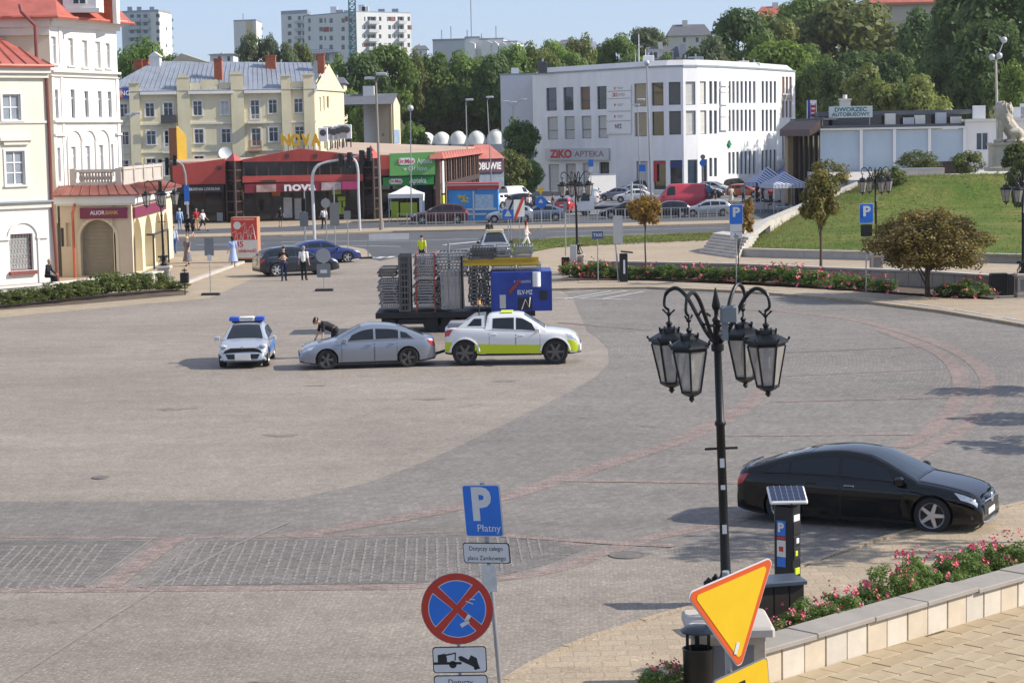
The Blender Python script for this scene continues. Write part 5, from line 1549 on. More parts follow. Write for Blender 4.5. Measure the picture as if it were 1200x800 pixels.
 # ---------------------------------------------------------------- vegetation
def crown_arrays(seed,K,n,leaf,shape='round',crad=(.24,.40),rng=None,flat=1.0,fill=.55,zr=(0,2)):
 """leaf quads in clumps through a crown of radius 1 and height 2 (z 0..2)"""
 g=np.random.default_rng(seed)
 d=g.normal(size=(K,3));d/=np.linalg.norm(d,axis=1)[:,None]
 r=fill+(1-fill)*g.random(K)**.6
 c=d*(r*.80)[:,None]
 cr=g.uniform(*crad,K)
 if shape=='cone':
  t=(c[:,2]+1)/2;s=1.15-.75*t;c[:,0]*=s;c[:,1]*=s
 elif shape=='tall':
  c[:,2]*=1.05
 elif shape=='broad':
  t=(c[:,2]+1)/2;s=.8+.3*np.sin(np.pi*np.clip(t,0,1));c[:,0]*=s;c[:,1]*=s
 elif shape=='umbrella':
  c[:,2]=np.where(c[:,2]<-.35,-.35+.25*(c[:,2]+.35),c[:,2])
 k=g.choice(K,n,p=cr**2/(cr**2).sum())
 u=g.normal(size=(n,3));u/=np.linalg.norm(u,axis=1)[:,None]
 rr=cr[k]*(.45+.55*g.random(n)**.5)
 pos=c[k]+u*rr[:,None]*np.array([1,1,.85])
 nm=u*1.0+g.normal(size=(n,3))*.38+np.array([0,0,.35]);nm/=np.linalg.norm(nm,axis=1)[:,None]
 a=np.cross(nm,g.normal(size=(n,3)));a/=np.linalg.norm(a,axis=1)[:,None]
 b=np.cross(nm,a)
 s=leaf*g.uniform(.55,1.35,n)[:,None]
 a=a*s;b=b*s*.62
 v=np.stack([pos-a,pos-b*.9+a*.1,pos+a,pos+b*.9+a*.1],1).reshape(-1,3)
 v[:,2]=v[:,2]+1
 f=np.arange(n*4).reshape(n,4)
 return v,f,c+np.array([0,0,1])
def trunk_mesh(name,h,r,tops,m,seed=0,fork=.55,bend=.05):
 """tapered trunk to height h*fork, limbs out to the given points"""
 g=random.Random(seed)
 mb=MB()
 pts=[Vector((g.uniform(-1,1)*bend*t,g.uniform(-1,1)*bend*t,h*t)) for t in (0,.25,.5,.75,1)]
 mb.tube(pts,[r*1.25,r,r*.85,r*.65,r*.3],8)
 for q in tops:
  q=Vector(q);t=g.uniform(fork*.7,.9);i=min(3,int(t*4));b=pts[i].lerp(pts[i+1],t*4-i)
  mid=b.lerp(q,.5)+Vector((0,0,.08*h))
  mb.tube([b,mid,q],[r*.45,r*.28,r*.08],5)
 return mb.mesh(name,m,True)
M_BARK=mat('bark',(.085,.06,.042),.9,var=.3,vs=3,bump=.5,bs=12)
LEAFM=[leafmat('leaves_dark_green',(.066,.115,.03),(.12,.19,.05)),leafmat('leaves_mid_green',(.105,.18,.036),(.20,.29,.06)),
leafmat('leaves_olive',(.135,.175,.04),(.25,.275,.075)),leafmat('leaves_grey_green',(.11,.15,.065),(.19,.23,.105)),
leafmat('leaves_fresh_green',(.12,.20,.03),(.23,.31,.05))]
VAR=[]
for i,(shape,K,n) in enumerate([('round',46,6200),('broad',52,6800),('tall',50,6500),('cone',48,6200),('round',60,7000),('broad',40,5600)]):
 v,f,c=crown_arrays(100+i,K,n,.068,shape)
 me=npmesh('crown',v,f,LEAFM[1])
 tr=trunk_mesh('trunk',1.0,.045,[tuple(p*np.array([.7,.7,.5])) for p in c[:7]],M_BARK,i)
 VAR.append((me,tr))
KIND=['dark green','mid green','olive green','grey green','fresh bright green']
SHAPE=['round','broad','tall','pointed','full','wide']
def far_tree(px,ytop,wpx,Y,ci,label,vi=None,base=None,asp=None,group='trees of the wooded hillside',name='tree',cat='tree'):
 vi=rnd.randrange(6) if vi is None else vi
 p=A(px,ytop,Y)
 zb_=terr(p.x,Y)-.5 if base is None else base
 rad=wpx*1.14/2/FPX*Y
 H=p.z-zb_
 ch=min(H*.92,max(H*.62,rad*2.3)) if asp is None else H*asp
 t=thing(name,label,cat,(p.x,Y,zb_),rnd.uniform(0,6.28),group)
 me,tr=VAR[vi]
 link('trunk',tr,t,Matrix.Diagonal((rad*1.0,rad*1.0,H*.8,1)))
 o=link('crown',me,t,Matrix.Translation((0,0,H-ch*.985))@Matrix.Diagonal((rad*1.08,rad*1.08,ch/2,1)))
 setmat(o,LEAFM[ci])
 return t
FT=[
(163,45,56,300,1,'round green tree below the far left apartment tower',0),(200,62,34,296,1,'green tree peeping over the tin roof beside the pale vent house',1),
(297,36,34,420,3,'grey green tree in front of the small far tower',2),(318,38,17,420,3,'slender grey green tree right of the small far tower',2),(333,50,24,420,3,'low grey green tree behind the ridge chimney',4),(351,50,26,425,2,'olive tree left of the rightmost brick chimney',4),
(392,65,32,330,1,'green tree just right of the yellow gable peak',0),(424,60,48,330,0,'dark tree at the foot of the teal crane mast',1),(455,50,58,338,1,'big broad tree in front of the sunlit apartment block',1),(482,57,32,342,2,'olive tree at the right end of the apartment block',2),
(508,62,44,345,1,'green tree below the left end of the pale housing row',4),(545,60,52,348,1,'green tree below the skyline antenna',0),(577,62,40,342,0,'dark tree under the small white gables',1),(603,53,48,348,1,'green tree above the grey annex',4),(627,50,40,352,2,'olive tree above the left corner of the pharmacy building',0),
(650,47,40,365,4,'bright tree above the left roof of the pharmacy building',4),(682,39,36,372,2,'tall olive tree above the middle of the pharmacy roof',2),(724,40,40,385,1,'green tree behind the rooftop antennas',0),(757,31,46,420,3,'grey green tree left of the slate house',1),(707,52,30,388,0,'dark small tree by the dome-roofed house',0),
(480,96,42,350,0,'dark tree right of the narrow beige house',1),(516,96,50,356,0,'darkest round tree above the white domes',0),(558,84,48,360,2,'olive brown tree above the middle white domes',4),(592,86,40,360,0,'dark green tree left of the annex top',1),(446,88,40,318,0,'dark tree behind the narrow beige house',4),(538,92,36,362,1,'green tree between dark and olive trees above the domes',2),
(408,104,46,284,4,'pale willow-like tree left of the narrow beige house',1),(430,116,30,276,2,'yellow green bushy tree touching the narrow beige house',0),
(508,132,36,352,2,'low olive bush tree behind the leftmost domes',5),(552,118,46,352,2,'olive hedge tree above the middle domes',5),(586,116,44,354,2,'olive hedge tree above the rightmost dome',1),(484,143,28,296,1,'small green tree between beige house and domes',0),
(830,42,54,318,3,'grey green tree right of the mansard house',4),(866,7,64,335,0,'tall dark tree on the skyline beside the slate house',1),(906,14,52,345,2,'yellowish tree in front of the red roofed house',0),(892,38,46,328,1,'green tree right of the tall dark tree',4),(914,46,76,312,4,'bright green round tree behind the right end of the pharmacy building',1),
(945,-6,62,372,1,'green tree filling the top behind the red roof',1),(988,-4,116,352,2,'huge olive tree at the top right of centre',1),(962,66,44,300,1,'green tree above the red and white pylon sign',0),(980,72,46,292,0,'dark tree above the bus station sign',4),(1016,78,52,270,2,'olive tree behind the bus station chimney',5),
(1076,8,64,312,0,'dark pointed tree below the beige house',3),(1034,92,50,216,2,'left of the pale olive trees behind the bus station roof',0),(1072,88,62,214,2,'right of the pale olive trees behind the bus station roof',4),
(1130,-36,92,278,0,'very tall dark tree at the upper right',1),(1182,-40,92,262,0,'very tall dark tree at the top right corner',4),(1158,22,80,256,0,'dark tree behind the lamp above the lion',1),(1120,52,66,262,0,'dark tree left of the lamp above the lion',0),(1208,24,66,264,0,'dark tree at the right picture edge',1),(1098,62,52,275,0,'dark tree right of the pale olive trees',5),
(1194,72,44,240,4,'bright green tree above the lion at the right edge',0),(1010,22,56,365,2,'olive tree under the beige house left corner',0),(1046,60,46,300,0,'dark tree between the olive trees and the pointed tree',1),(1145,70,56,258,0,'low dark tree behind the white terrace tent',5),
(668,60,40,345,1,'green tree close behind the pharmacy roof edge',1),(640,62,36,340,2,'olive tree at the pharmacy left roof corner',5),(786,62,30,340,1,'small green tree between mansard and slate houses',0),(812,56,34,332,1,'green tree under the slate house',4),(740,62,34,345,1,'green tree behind the white rooftop antenna',1),
(944,52,50,330,1,'green tree beside the bright green round tree',4),(1004,58,60,322,0,'dark tree under the huge olive tree',1),(930,86,46,304,1,'green tree just right of the pharmacy building corner',0),
]
for a in FT:far_tree(a[0],a[1],a[2],a[3],a[4],a[5],a[6])
far_tree(609,137,40,262,0,'dark tree standing against the grey annex',2,0)
far_tree(597,176,44,250,2,'olive shrub tree with reddish tips beside the OBU shop',0,0,.95)
far_tree(618,186,30,252,1,'green shrub at the left foot of the pharmacy building',1,0,.95)
# white tent on the terrace hill
p=A(1111,137,225)
t_=thing('white_tent','small white tent on the slope behind the bus station roof','tent',(p.x,p.y,p.z-1))
mb=MB();mb.loft([[(-1.1,-1,1),(1.1,-1,1),(1.1,1,1),(-1.1,1,1)],[(-.3,-.3,1.9),(.3,-.3,1.9),(.3,.3,1.9),(-.3,.3,1.9)]]);mb.build('roof',M_WOVER,t_)
mb=MB();mb.box(-.9,.9,-.9,.9,-2,1.0);mb.build('wall',M_WOVER,t_)
# shrubs and street trees built finer
def fine_tree(name,label,cat,base,crown_r,crown_z,crown_h,n,leaf,m,K,seed,trunk_r=.07,shape='round',group=None,limbs=6,crad=(.22,.36),fill=.5,offs=(0,0)):
 t=thing(name,label,cat,base,0,group)
 v,f,c=crown_arrays(seed,K,n,leaf/crown_r,shape,crad,fill=fill)
 v=v*np.array([crown_r,crown_r,crown_h/2])+np.array([offs[0],offs[1],crown_z])
 c=c*np.array([crown_r,crown_r,crown_h/2])+np.array([offs[0],offs[1],crown_z])
 link('crown',npmesh('crown',v,f,m),t)
 if trunk_r:link('trunk',trunk_mesh('trunk',crown_z+crown_h*.55,trunk_r,[tuple(p) for p in c[:limbs]],M_BARK,seed,max(.2,crown_z/(crown_z+crown_h*.55))),t)
 return t
M_AUT=leafmat('leaves_autumn',(.085,.105,.024),(.26,.21,.045),.4)
M_AUTY=leafmat('leaves_yellow_brown',(.16,.095,.020),(.36,.22,.045),.4)
M_COP=leafmat('leaves_copper',(.10,.092,.022),(.27,.185,.045),.3)
M_SHR=leafmat('leaves_shrub',(.075,.115,.026),(.19,.21,.065))
M_ROSE=leafmat('leaves_rose',(.085,.15,.03),(.20,.28,.07))
b=G(962,322);s=2400/b.y
zc_=lambda y,b:A(b.x/b.y*2400+600,y,b.y).z
fine_tree('autumn_tree','slender young tree with yellow green autumn leaves at the foot of the mound','tree',b,34/s,zc_(270,b),zc_(186,b)-zc_(270,b),3800,.10,M_AUT,44,5,.07,'cone',None,9,(.16,.30),.3)
b=G(757,330);s=2400/b.y
fine_tree('autumn_tree','small young tree with golden brown crown in the flower bed','tree',b,22/s,zc_(268,b),zc_(224,b)-zc_(268,b),2100,.09,M_AUTY,34,6,.045,'round',None,7,(.2,.34),.35)
b=G(866,333);s=2400/b.y
fine_tree('autumn_tree','thin sapling with sparse brown leaves behind the blue parking sign','tree',b,19/s,zc_(290,b),zc_(228,b)-zc_(290,b),620,.10,M_AUTY,12,8,.035,'round',None,9,(.18,.3),.5,(.3,0))
b=G(1087,350);s=2400/b.y
fine_tree('copper_tree','dense round copper brown tree on a short trunk before the mound','tree',b,84/s,zc_(337,b),zc_(233,b)-zc_(337,b),27000,.09,M_COP,120,9,.11,'umbrella',None,8,(.16,.28),.15)
for(px,yt,yb,w_,Y,m_,lb,sd) in [(1076,172,197,56,170,M_SHR,'left of two rounded shrubs before the pale blue bus station wall',21),(1133,174,202,44,168,M_SHR,'right of two rounded shrubs, beside the white bus station wing',22),(970,184,217,54,160,M_AUT,'olive hedge shrub left of the mound top',23),(1042,193,217,50,153,M_SHR,'dark shrub on top of the mound by the lamp',24),(1198,172,238,40,128,M_SHR,'tall shrub at the right edge beside the lion plinth',25),(1190,165,195,34,140,M_SHR,'shrub behind the right edge lantern',26)]:
 p=A(px,yb,Y);r=w_/2/2400*Y;z1=A(px,yt,Y).z
 fine_tree('shrub',lb,'shrub',p,r,-.28*(z1-p.z),1.28*(z1-p.z),2600,.12,m_,40,sd,.04,'umbrella','shrubs on the terrace',5,(.22,.36),.5)
 # hedge row at the left, rose beds
HED=[]
for i in range(4):
 v,f,c=crown_arrays(300+i,30,2300,.075,'umbrella',(.24,.4),fill=.5)
 HED.append(npmesh('foliage',v,f,M_SHR))
ROS=[]
M_PINK=mat('pink_petal',(.78,.17,.24),.6,var=.3,vs=20)
M_PINKD=mat('coral_petal',(.55,.13,.12),.6,var=.3,vs=20)
def blossoms(seed,n,r,m,petal=5,R_=1.0,h=1.0,lift=0,most=5):
 g=random.Random(seed);v,f=[],[]
 for k in range(n):
  a=g.uniform(0,6.28);e=g.uniform(.05,1.35);q=Vector((math.cos(a)*math.cos(e)*R_,math.sin(a)*math.cos(e)*R_,(math.sin(e)*.9+.12)*h+lift))*g.uniform(.86,1.06)
  for c in range(g.randint(2,most)):
   cc=q+Vector((g.gauss(0,r*.9),g.gauss(0,r*.9),g.gauss(0,r*.7)))
   nrm=(q.normalized()+Vector((g.gauss(0,.4),g.gauss(0,.4),.5))).normalized()
   u=nrm.cross(Vector((1,.3,.2))).normalized();w=nrm.cross(u)
   rr=r*g.uniform(.6,1.0)
   for p_ in range(petal):
    t=6.283*p_/petal;d=u*math.cos(t)+w*math.sin(t);s_=nrm.cross(d)*rr*.55;i=len(v)
    v+=[tuple(cc),tuple(cc+d*rr*.6-s_+nrm*rr*.35),tuple(cc+d*rr+nrm*rr*.5),tuple(cc+d*rr*.6+s_+nrm*rr*.35)]
    f.append((i,i+1,i+2,i+3))
 return npmesh('blossoms',np.array(v),np.array(f),m)
for i in range(4):
 v,f,c=crown_arrays(400+i,26,2600,.075,'umbrella',(.2,.4),fill=.4)
 v=v*np.array([1,1,.5])
 ROS.append((npmesh('foliage',v,f,M_ROSE),blossoms(i,15,.075,M_PINK,5,1,1,0,7),blossoms(20+i,17,.085,M_PINKD,5,1,1,0,7)))
def rose(px,py,w,h,label,group,vi,flowers=1,z=None,name='rose_shrub',cat='rose shrub',foliage=None):
 b=G(px,py) if z is None else A(px,py,z)
 t=thing(name,label,cat,(b.x,b.y,0),rnd.uniform(0,6.28),group)
 M=Matrix.Diagonal((w/2,w/2,h,1))
 if foliage:link('foliage',foliage,t,Matrix.Diagonal((w/2,w/2,h/2,1)))
 else:link('foliage',ROS[vi][0],t,M)
 if flowers:o=link('blossoms',ROS[vi][flowers],t,M);o['kind']='stuff'
 return t
k=0
for px,py,w,h in [(-4,362,1.5,.9),(12,361,1.5,.9),(30,359,1.6,1.0),(47,357,1.5,.95),(64,355.5,1.7,1.1),(82,353.5,1.6,1.0),(100,352,1.7,1.15),(116,350,1.8,1.45),(133,348.5,1.7,1.35),(150,347,1.6,1.2),(165,345.5,1.6,1.3),(181,344,1.5,1.2),(196,342.5,1.3,.85),(209,342,1.2,.6)]:
 lab=('hedge shrub, %s in the row in front of the bank'%['leftmost','second from left','third from left','fourth from left','fifth from left','sixth from left','seventh from left','seventh from right','sixth from right','fifth from right','fourth from right','third from right','second from right','last on the right'][k])
 rose(px,py-1,w*1.15,h*.92,lab,'hedge shrubs before the bank',k%4,0,None,'hedge_shrub','shrub',HED[k%4]);k+=1
M_SOIL=mat('bed_soil',(.10,.07,.05),.95,var=.3,vs=2,bump=.5,bs=8)
struct(gpoly([(650,330),(760,331),(880,335),(1000,343),(1080,348),(1168,353),(1172,346),(1080,338),(960,333),(860,328),(690,323)],.135,M_SOIL,'flower_bed'))
struct(gpoly([(-60,368),(100,356),(215,346),(222,342),(200,338),(100,346),(-60,358)],.02,M_SOIL,'flower_bed'))
ordn=['leftmost','second from left','third from left','fourth from left','fifth from left','sixth from left','seventh from left','eighth from left','ninth from left','tenth from left','tenth from right','ninth from right','eighth from right','seventh from right','sixth from right','fifth from right','fourth from right','third from right','second from right','rightmost']
BED=[(670,329,1.5,.95,2),(688,328.5,1.7,1.1,2),(706,330,1.6,1.0,2),(723,330,1.4,.9,1),(742,331,1.4,.9,0),(762,331,1.5,.9,2),(782,331.5,1.5,.95,0),(803,332,1.5,.95,1),(824,333,1.5,.95,2),(845,334,1.6,1.0,0),
(868,335,1.5,.95,2),(890,336,1.6,1.0,1),(912,337,1.7,1.1,2),(934,338.5,1.7,1.1,1),(958,340,1.6,.95,2),(982,342,1.5,.9,1),(1006,344,1.5,.9,2),(1034,346,1.4,.85,1),(1112,352,1.5,.75,1),(1142,353,1.7,1.0,2)]
for k,(px,py,w,h,fl) in enumerate(BED):
 rose(px,py-1.5,w*1.1,h,'%s rose shrub with %s in the bed under the stone wall'%(ordn[k],['green leaves only','pink blossoms','coral blossoms'][fl]),'rose shrubs under the stone wall',k%4,fl)
 # trees standing just outside the right edge; their shade falls on the paving
for k,(x,y,h,r) in enumerate([(19.2,58.3,4.6,1.5),(18.2,52.6,4.4,1.3),(17.6,48.2,4.5,1.5),(15.6,36.6,8.6,1.9)]):
 fine_tree('pavement_tree',['farthest of the pavement trees beyond the right edge','second farthest pavement tree beyond the right edge','third farthest pavement tree beyond the right edge','tall near pavement tree beyond the right edge'][k],'tree',(x,y,0),r,h*.62,h*.42,1500,.12,M_SHR,26,60+k,.06,'broad','pavement trees beyond the right edge',6)
 # ---------------------------------------------------------------- vehicles
M_TYRE=mat('tyre_rubber',(.018,.018,.019),.85,var=.2,vs=6)
M_RIMS=mat('silver_alloy',(.55,.55,.56),.3,.8,var=.05)
M_RIMD=mat('dark_alloy',(.13,.125,.12),.35,.7,var=.05)
M_PLAST=mat('black_plastic',(.018,.018,.02),.55,var=.1)
M_CARG=mat('car_glass',(.012,.017,.022),.02,var=.0,spec=.45)
M_LAMPW=mat('headlight_lens',(.60,.62,.64),.08,.4,var=.2,vs=9)
M_LAMPR=mat('tail_light_lens',(.42,.012,.012),.12,var=.15,vs=9,coat=.6)
M_PLATE=mat('number_plate',(.70,.70,.68),.5,var=.03)
M_CHROME=mat('chrome_trim',(.65,.65,.66),.15,1.,var=.0)
TEMPL={
# ref length, height; deck = body top line, belt = shoulder, roof = greenhouse line, side windows (x0,x1), doors (x0,x1), wheels
'sedan':dict(L=4.70,H=1.43,wf=1.42,wr=-1.39,
deck=[(-2.35,.60),(-2.33,.86),(-2.26,.99),(-1.75,1.03),(-.9,.97),(.3,.95),(.95,.965),(1.35,.92),(1.9,.82),(2.2,.71),(2.32,.60),(2.35,.45)],
belt=[(-2.35,.58),(-2.25,.86),(-1.6,.93),(0,.905),(1.,.885),(1.8,.77),(2.2,.66),(2.35,.44)],
roof=[(-1.98,1.015),(-1.45,1.24),(-.95,1.385),(-.45,1.43),(-.05,1.425),(.32,1.33),(1.08,.955)],win=[(-1.62,-1.14,.6),(-1.06,-.28,1),(-.20,.72,1)],door=[(-1.0,-.24),(-.20,.90)],rw=.325),
'fastback':dict(L=4.75,H=1.44,wf=1.47,wr=-1.40,
deck=[(-2.375,.62),(-2.36,.88),(-2.30,1.02),(-2.0,1.06),(-1.2,1.0),(.2,.97),(.95,.975),(1.4,.93),(1.95,.83),(2.25,.72),(2.34,.60),(2.375,.42)],
belt=[(-2.375,.6),(-2.28,.90),(-1.6,.96),(0,.93),(1.,.90),(1.8,.79),(2.2,.67),(2.375,.42)],
roof=[(-2.12,1.05),(-1.6,1.22),(-1.05,1.36),(-.5,1.435),(-.1,1.43),(.35,1.34),(1.15,.965)],win=[(-1.80,-1.30,.55),(-1.25,-.33,1),(-.25,.78,1)],door=[(-1.0,-.29),(-.25,.92)],rw=.345),
'hatch':dict(L=3.95,H=1.49,wf=1.26,wr=-1.28,
deck=[(-1.975,.55),(-1.95,.85),(-1.90,1.02),(-1.4,1.02),(0,.98),(.75,1.0),(1.1,.97),(1.55,.86),(1.8,.74),(1.93,.6),(1.975,.42)],
belt=[(-1.975,.55),(-1.9,.93),(-1.4,.98),(0,.93),(.8,.92),(1.5,.80),(1.8,.68),(1.975,.42)],
roof=[(-1.90,1.03),(-1.66,1.33),(-1.25,1.44),(-.6,1.49),(-.1,1.475),(.25,1.38),(.98,.985)],win=[(-1.55,-1.05,.75),(-.98,-.30,1),(-.22,.66,1)],door=[(-.95,-.26),(-.22,.82)],rw=.31),
'suv':dict(L=4.66,H=1.66,wf=1.42,wr=-1.40,
deck=[(-2.33,.65),(-2.31,.95),(-2.25,1.10),(-1.6,1.12),(0,1.07),(.85,1.08),(1.25,1.04),(1.85,.95),(2.15,.85),(2.29,.70),(2.33,.45)],
belt=[(-2.33,.65),(-2.22,1.0),(-1.5,1.06),(0,1.02),(1.,1.0),(1.8,.88),(2.15,.76),(2.33,.45)],
roof=[(-2.20,1.11),(-1.95,1.42),(-1.55,1.58),(-.8,1.66),(-.2,1.645),(.25,1.52),(1.05,1.07)],win=[(-1.85,-1.18,.8),(-1.10,-.30,1),(-.22,.72,1)],door=[(-.98,-.26),(-.22,.88)],rw=.37),
'pickup':dict(L=5.30,H=1.82,wf=1.66,wr=-1.86,
deck=[(-2.65,.62),(-2.645,1.22),(-2.61,1.34),(-1.5,1.36),(0,1.27),(1.05,1.26),(1.5,1.24),(2.1,1.16),(2.42,1.05),(2.6,.82),(2.65,.52)],
belt=[(-2.65,.60),(-2.62,1.24),(-1.5,1.28),(0,1.20),(1.1,1.16),(2.1,1.07),(2.45,.93),(2.65,.52)],
roof=[(-1.06,1.28),(-1.0,1.66),(-.86,1.78),(-.3,1.82),(.25,1.81),(.52,1.72),(1.30,1.26)],win=[(-.78,.06,.95),(.14,.96,1)],door=[(-.90,.10),(.14,1.06)],rw=.40),
'van':dict(L=5.3,H=2.1,wf=1.75,wr=-1.62,
deck=[(-2.65,.5),(-2.64,1.0),(-2.62,1.2),(-1,1.2),(1.6,1.2),(2.05,1.15),(2.4,1.0),(2.58,.8),(2.65,.5)],
belt=[(-2.65,.5),(-2.62,1.14),(0,1.14),(1.6,1.12),(2.1,1.04),(2.45,.84),(2.65,.5)],
roof=[(-2.64,1.2),(-2.60,1.95),(-2.4,2.08),(-1.,2.1),(.7,2.08),(1.15,1.98),(2.02,1.17)],win=[(.55,1.5,1)],door=[(.5,1.55)],rw=.34),
}
def smooth_line(pts):
 p=catmull([Vector(q) for q in pts],8)
 return [q.x for q in p],[q.y for q in p]
class CarShape:
 def __init__(s,kind,L,W,H,gc=.17,th=.26):
  T=TEMPL[kind]
  s.L,s.W,s.H,s.gc,s.thb=L,W,H,gc,th
  s.kx,s.kz=L/T['L'],H/T['H']
  f=lambda k:[(x*s.kx,z*s.kz) for x,z in T[k]]
  s.deck_,s.belt_,s.roof_=smooth_line(f('deck')),smooth_line(f('belt')),smooth_line(f('roof'))
  s.wf,s.wr,s.rw=T['wf']*s.kx,T['wr']*s.kx,T['rw']
  s.win=[(a*s.kx,b*s.kx,c) for a,b,c in T['win']];s.door=[(a*s.kx,b*s.kx) for a,b in T['door']]
  s.rx0,s.rx1=s.roof_[0][0],s.roof_[0][-1]
  iz=max(range(len(s.roof_[1])),key=lambda i:s.roof_[1][i]);s.xtop=s.roof_[0][iz]
 def deck(s,x):return float(np.interp(x,*s.deck_))
 def belt(s,x):return min(float(np.interp(x,*s.belt_)),s.deck(x)-.01)
 def roof(s,x):return float(np.interp(x,*s.roof_))
 def hw(s,x):
  q=abs(x)/(s.L/2)
  w=1-.07*q**3
  e=max(0,(abs(x)-(s.L/2-.38))/.38)
  return s.W/2*w*(1-.17*e**2.2)
 def zb(s,x):
  e=max(0,(abs(x)-(s.L/2-.5))/.5)
  return s.gc+.07*e
 def body(s,x,t):
  w,zb,bt,dk=s.hw(x),s.zb(x),s.belt(x),s.deck(x)
  hb=bt-zb
  P=[(0,zb),(.80*w,zb),(.93*w,zb+.02),(.965*w,zb+.09*hb),(.985*w,zb+.30*hb),(1.0*w,zb+.58*hb),(.995*w,zb+.78*hb),(.975*w,zb+.92*hb),(.94*w,bt),(.88*w,bt+(dk-bt)*.45),(.74*w,bt+(dk-bt)*.78),(.4*w,dk-.008),(0,dk)]
  ts=[0,.1,.18,.24,.36,.5,.62,.70,.76,.82,.88,.94,1]
  return Vector((x,float(np.interp(t,ts,[p[0] for p in P])),float(np.interp(t,ts,[p[1] for p in P]))))
 def cab(s,x,t):
  z0=s.belt(x)-.0;z1=max(s.roof(x),z0+.02);h=z1-z0
  y0=s.hw(x)*.945;y1=y0-s.thb*h/.5*.85
  rr=min(.10,.3*h);cy=min(.16,y1*.4)
  P=[(y0,z0),(y0+(y1-y0)*.8,z0+(h-rr)*.86),(y1,z1-rr),(y1-cy*.45,z1-rr*.28),(y1-cy,z1-.012),(y1*.4,z1+.006),(0,z1+.012)]
  ts=[0,.48,.58,.66,.74,.9,1]
  return Vector((x,float(np.interp(t,ts,[p[0] for p in P])),float(np.interp(t,ts,[p[1] for p in P]))))
 def patch(s,fn,xs,t0,t1,nt,off,side,rim=True):
  """a raised patch of the surface; xs(t)->(x0,x1) or tuple"""
  nx=10
  g=[]
  for j in range(nt+1):
   t=t0+(t1-t0)*j/nt
   a,b=xs(t) if callable(xs) else xs
   row=[]
   for i in range(nx+1):
    x=a+(b-a)*i/nx
    p=fn(x,t);px_=fn(x+.02,t)-fn(x-.02,t);pt=fn(x,min(1,t+.02))-fn(x,max(0,t-.02))
    n=pt.cross(px_)
    n=n.normalized() if n.length>1e-9 else Vector((0,0,1))
    if n.y<0 and abs(n.y)>.05 and p.y>.05:n=-n
    if n.z<-.2 and t>.3:n=-n
    row.append((p,n))
   g.append(row)
  return g
 def build_patch(s,name,m,par,fn,xs,t0,t1,off=.006,both=True,nt=6):
  """for both=False the patch spans the whole width (mirrored into one mesh)"""
  out=[]
  for side in (1,-1):
   mb=MB();g=s.patch(fn,xs,t0,t1,nt,off,side)
   def mir(v):return Vector((v.x,v.y*side,v.z))
   top=[[mir(p+n*off) for p,n in r] for r in g];bot=[[mir(p-n*.012) for p,n in r] for r in g]
   nx=len(g[0])
   vs=[q for r in top for q in r]+[q for r in bot for q in r];N=len(g)*nx
   fs=[]
   for j in range(len(g)-1):
    for i in range(nx-1):
     q=(j*nx+i,j*nx+i+1,(j+1)*nx+i+1,(j+1)*nx+i);fs.append(q if side<0 else q[::-1])
   for i in range(nx-1):
    fs+=[(i,i+1,N+i+1,N+i),((len(g)-1)*nx+i,(len(g)-1)*nx+i+1,N+(len(g)-1)*nx+i+1,N+(len(g)-1)*nx+i)]
   for j in range(len(g)-1):
    fs+=[(j*nx,(j+1)*nx,N+(j+1)*nx,N+j*nx),(j*nx+nx-1,(j+1)*nx+nx-1,N+(j+1)*nx+nx-1,N+j*nx+nx-1)]
   mb.add(vs,fs)
   if both:out.append(mb.build(name,m,par,50))
   else:out.append(mb)
  if not both:
   a,b=out;a.add(b.v,b.f)
   return a.build(name,m,par,50)
  return out
WHEELS={}
def wheel_meshes(r,w,rim,spokes=5,twin=False):
 key=(round(r,3),rim.name,spokes,twin)
 if key in WHEELS:return WHEELS[key]
 Mx=Matrix.Rotation(R(90),4,'X')
 mb=MB();hw=w/2
 rr=r*.70
 mb.lathe([(rr,-hw*.9),(r*.93,-hw),(r,-hw*.7),(r,hw*.7),(r*.93,hw),(rr,hw*.9),(rr*.97,hw*.6),(rr*.97,-hw*.6),(rr,-hw*.9)],28,Mx);ty=mb.mesh('tyre',M_TYRE,40)
 mb=MB();mb.lathe([(.01,hw*.15),(rr*.96,hw*.15),(rr*.98,hw*.10)],20,Mx);hub=mb.mesh('wheel',M_PLAST,30)
 mb=MB()
 mb.loft([[Mx@Vector((r_*math.cos(.2244*k),r_*math.sin(.2244*k),z_)) for k in range(28)] for r_,z_ in [(rr*.88,hw*.3),(rr*.90,hw*.6),(rr*.98,hw*.86),(rr*1.0,hw*.88),(rr*.99,hw*.3)]],False,False)
 mb.lathe([(.02,hw*.9),(rr*.2,hw*.88),(rr*.24,hw*.5)],12,Mx)
 for k in range(spokes):
  for q in ((-.13,.13) if twin else (0,)):
   a=6.283*k/spokes+q;c,s_=math.cos(a),math.sin(a)
   w0,w1=rr*(.10 if twin else .17),rr*(.09 if twin else .12)
   def pt(r_,o,y):return (c*r_-s_*o,-y,s_*r_+c*o)
   mb.loft([[pt(rr*.15,-w0,hw*.45),pt(rr*.15,w0,hw*.45),pt(rr*.15,w0,hw*.82),pt(rr*.15,-w0,hw*.82)],[pt(rr*.94,-w1,hw*.4),pt(rr*.94,w1,hw*.4),pt(rr*.94,w1,hw*.78),pt(rr*.94,-w1,hw*.78)]])
 rm=mb.mesh('rim',rim,30)
 WHEELS[key]=(hub,ty,rm)
 return WHEELS[key]
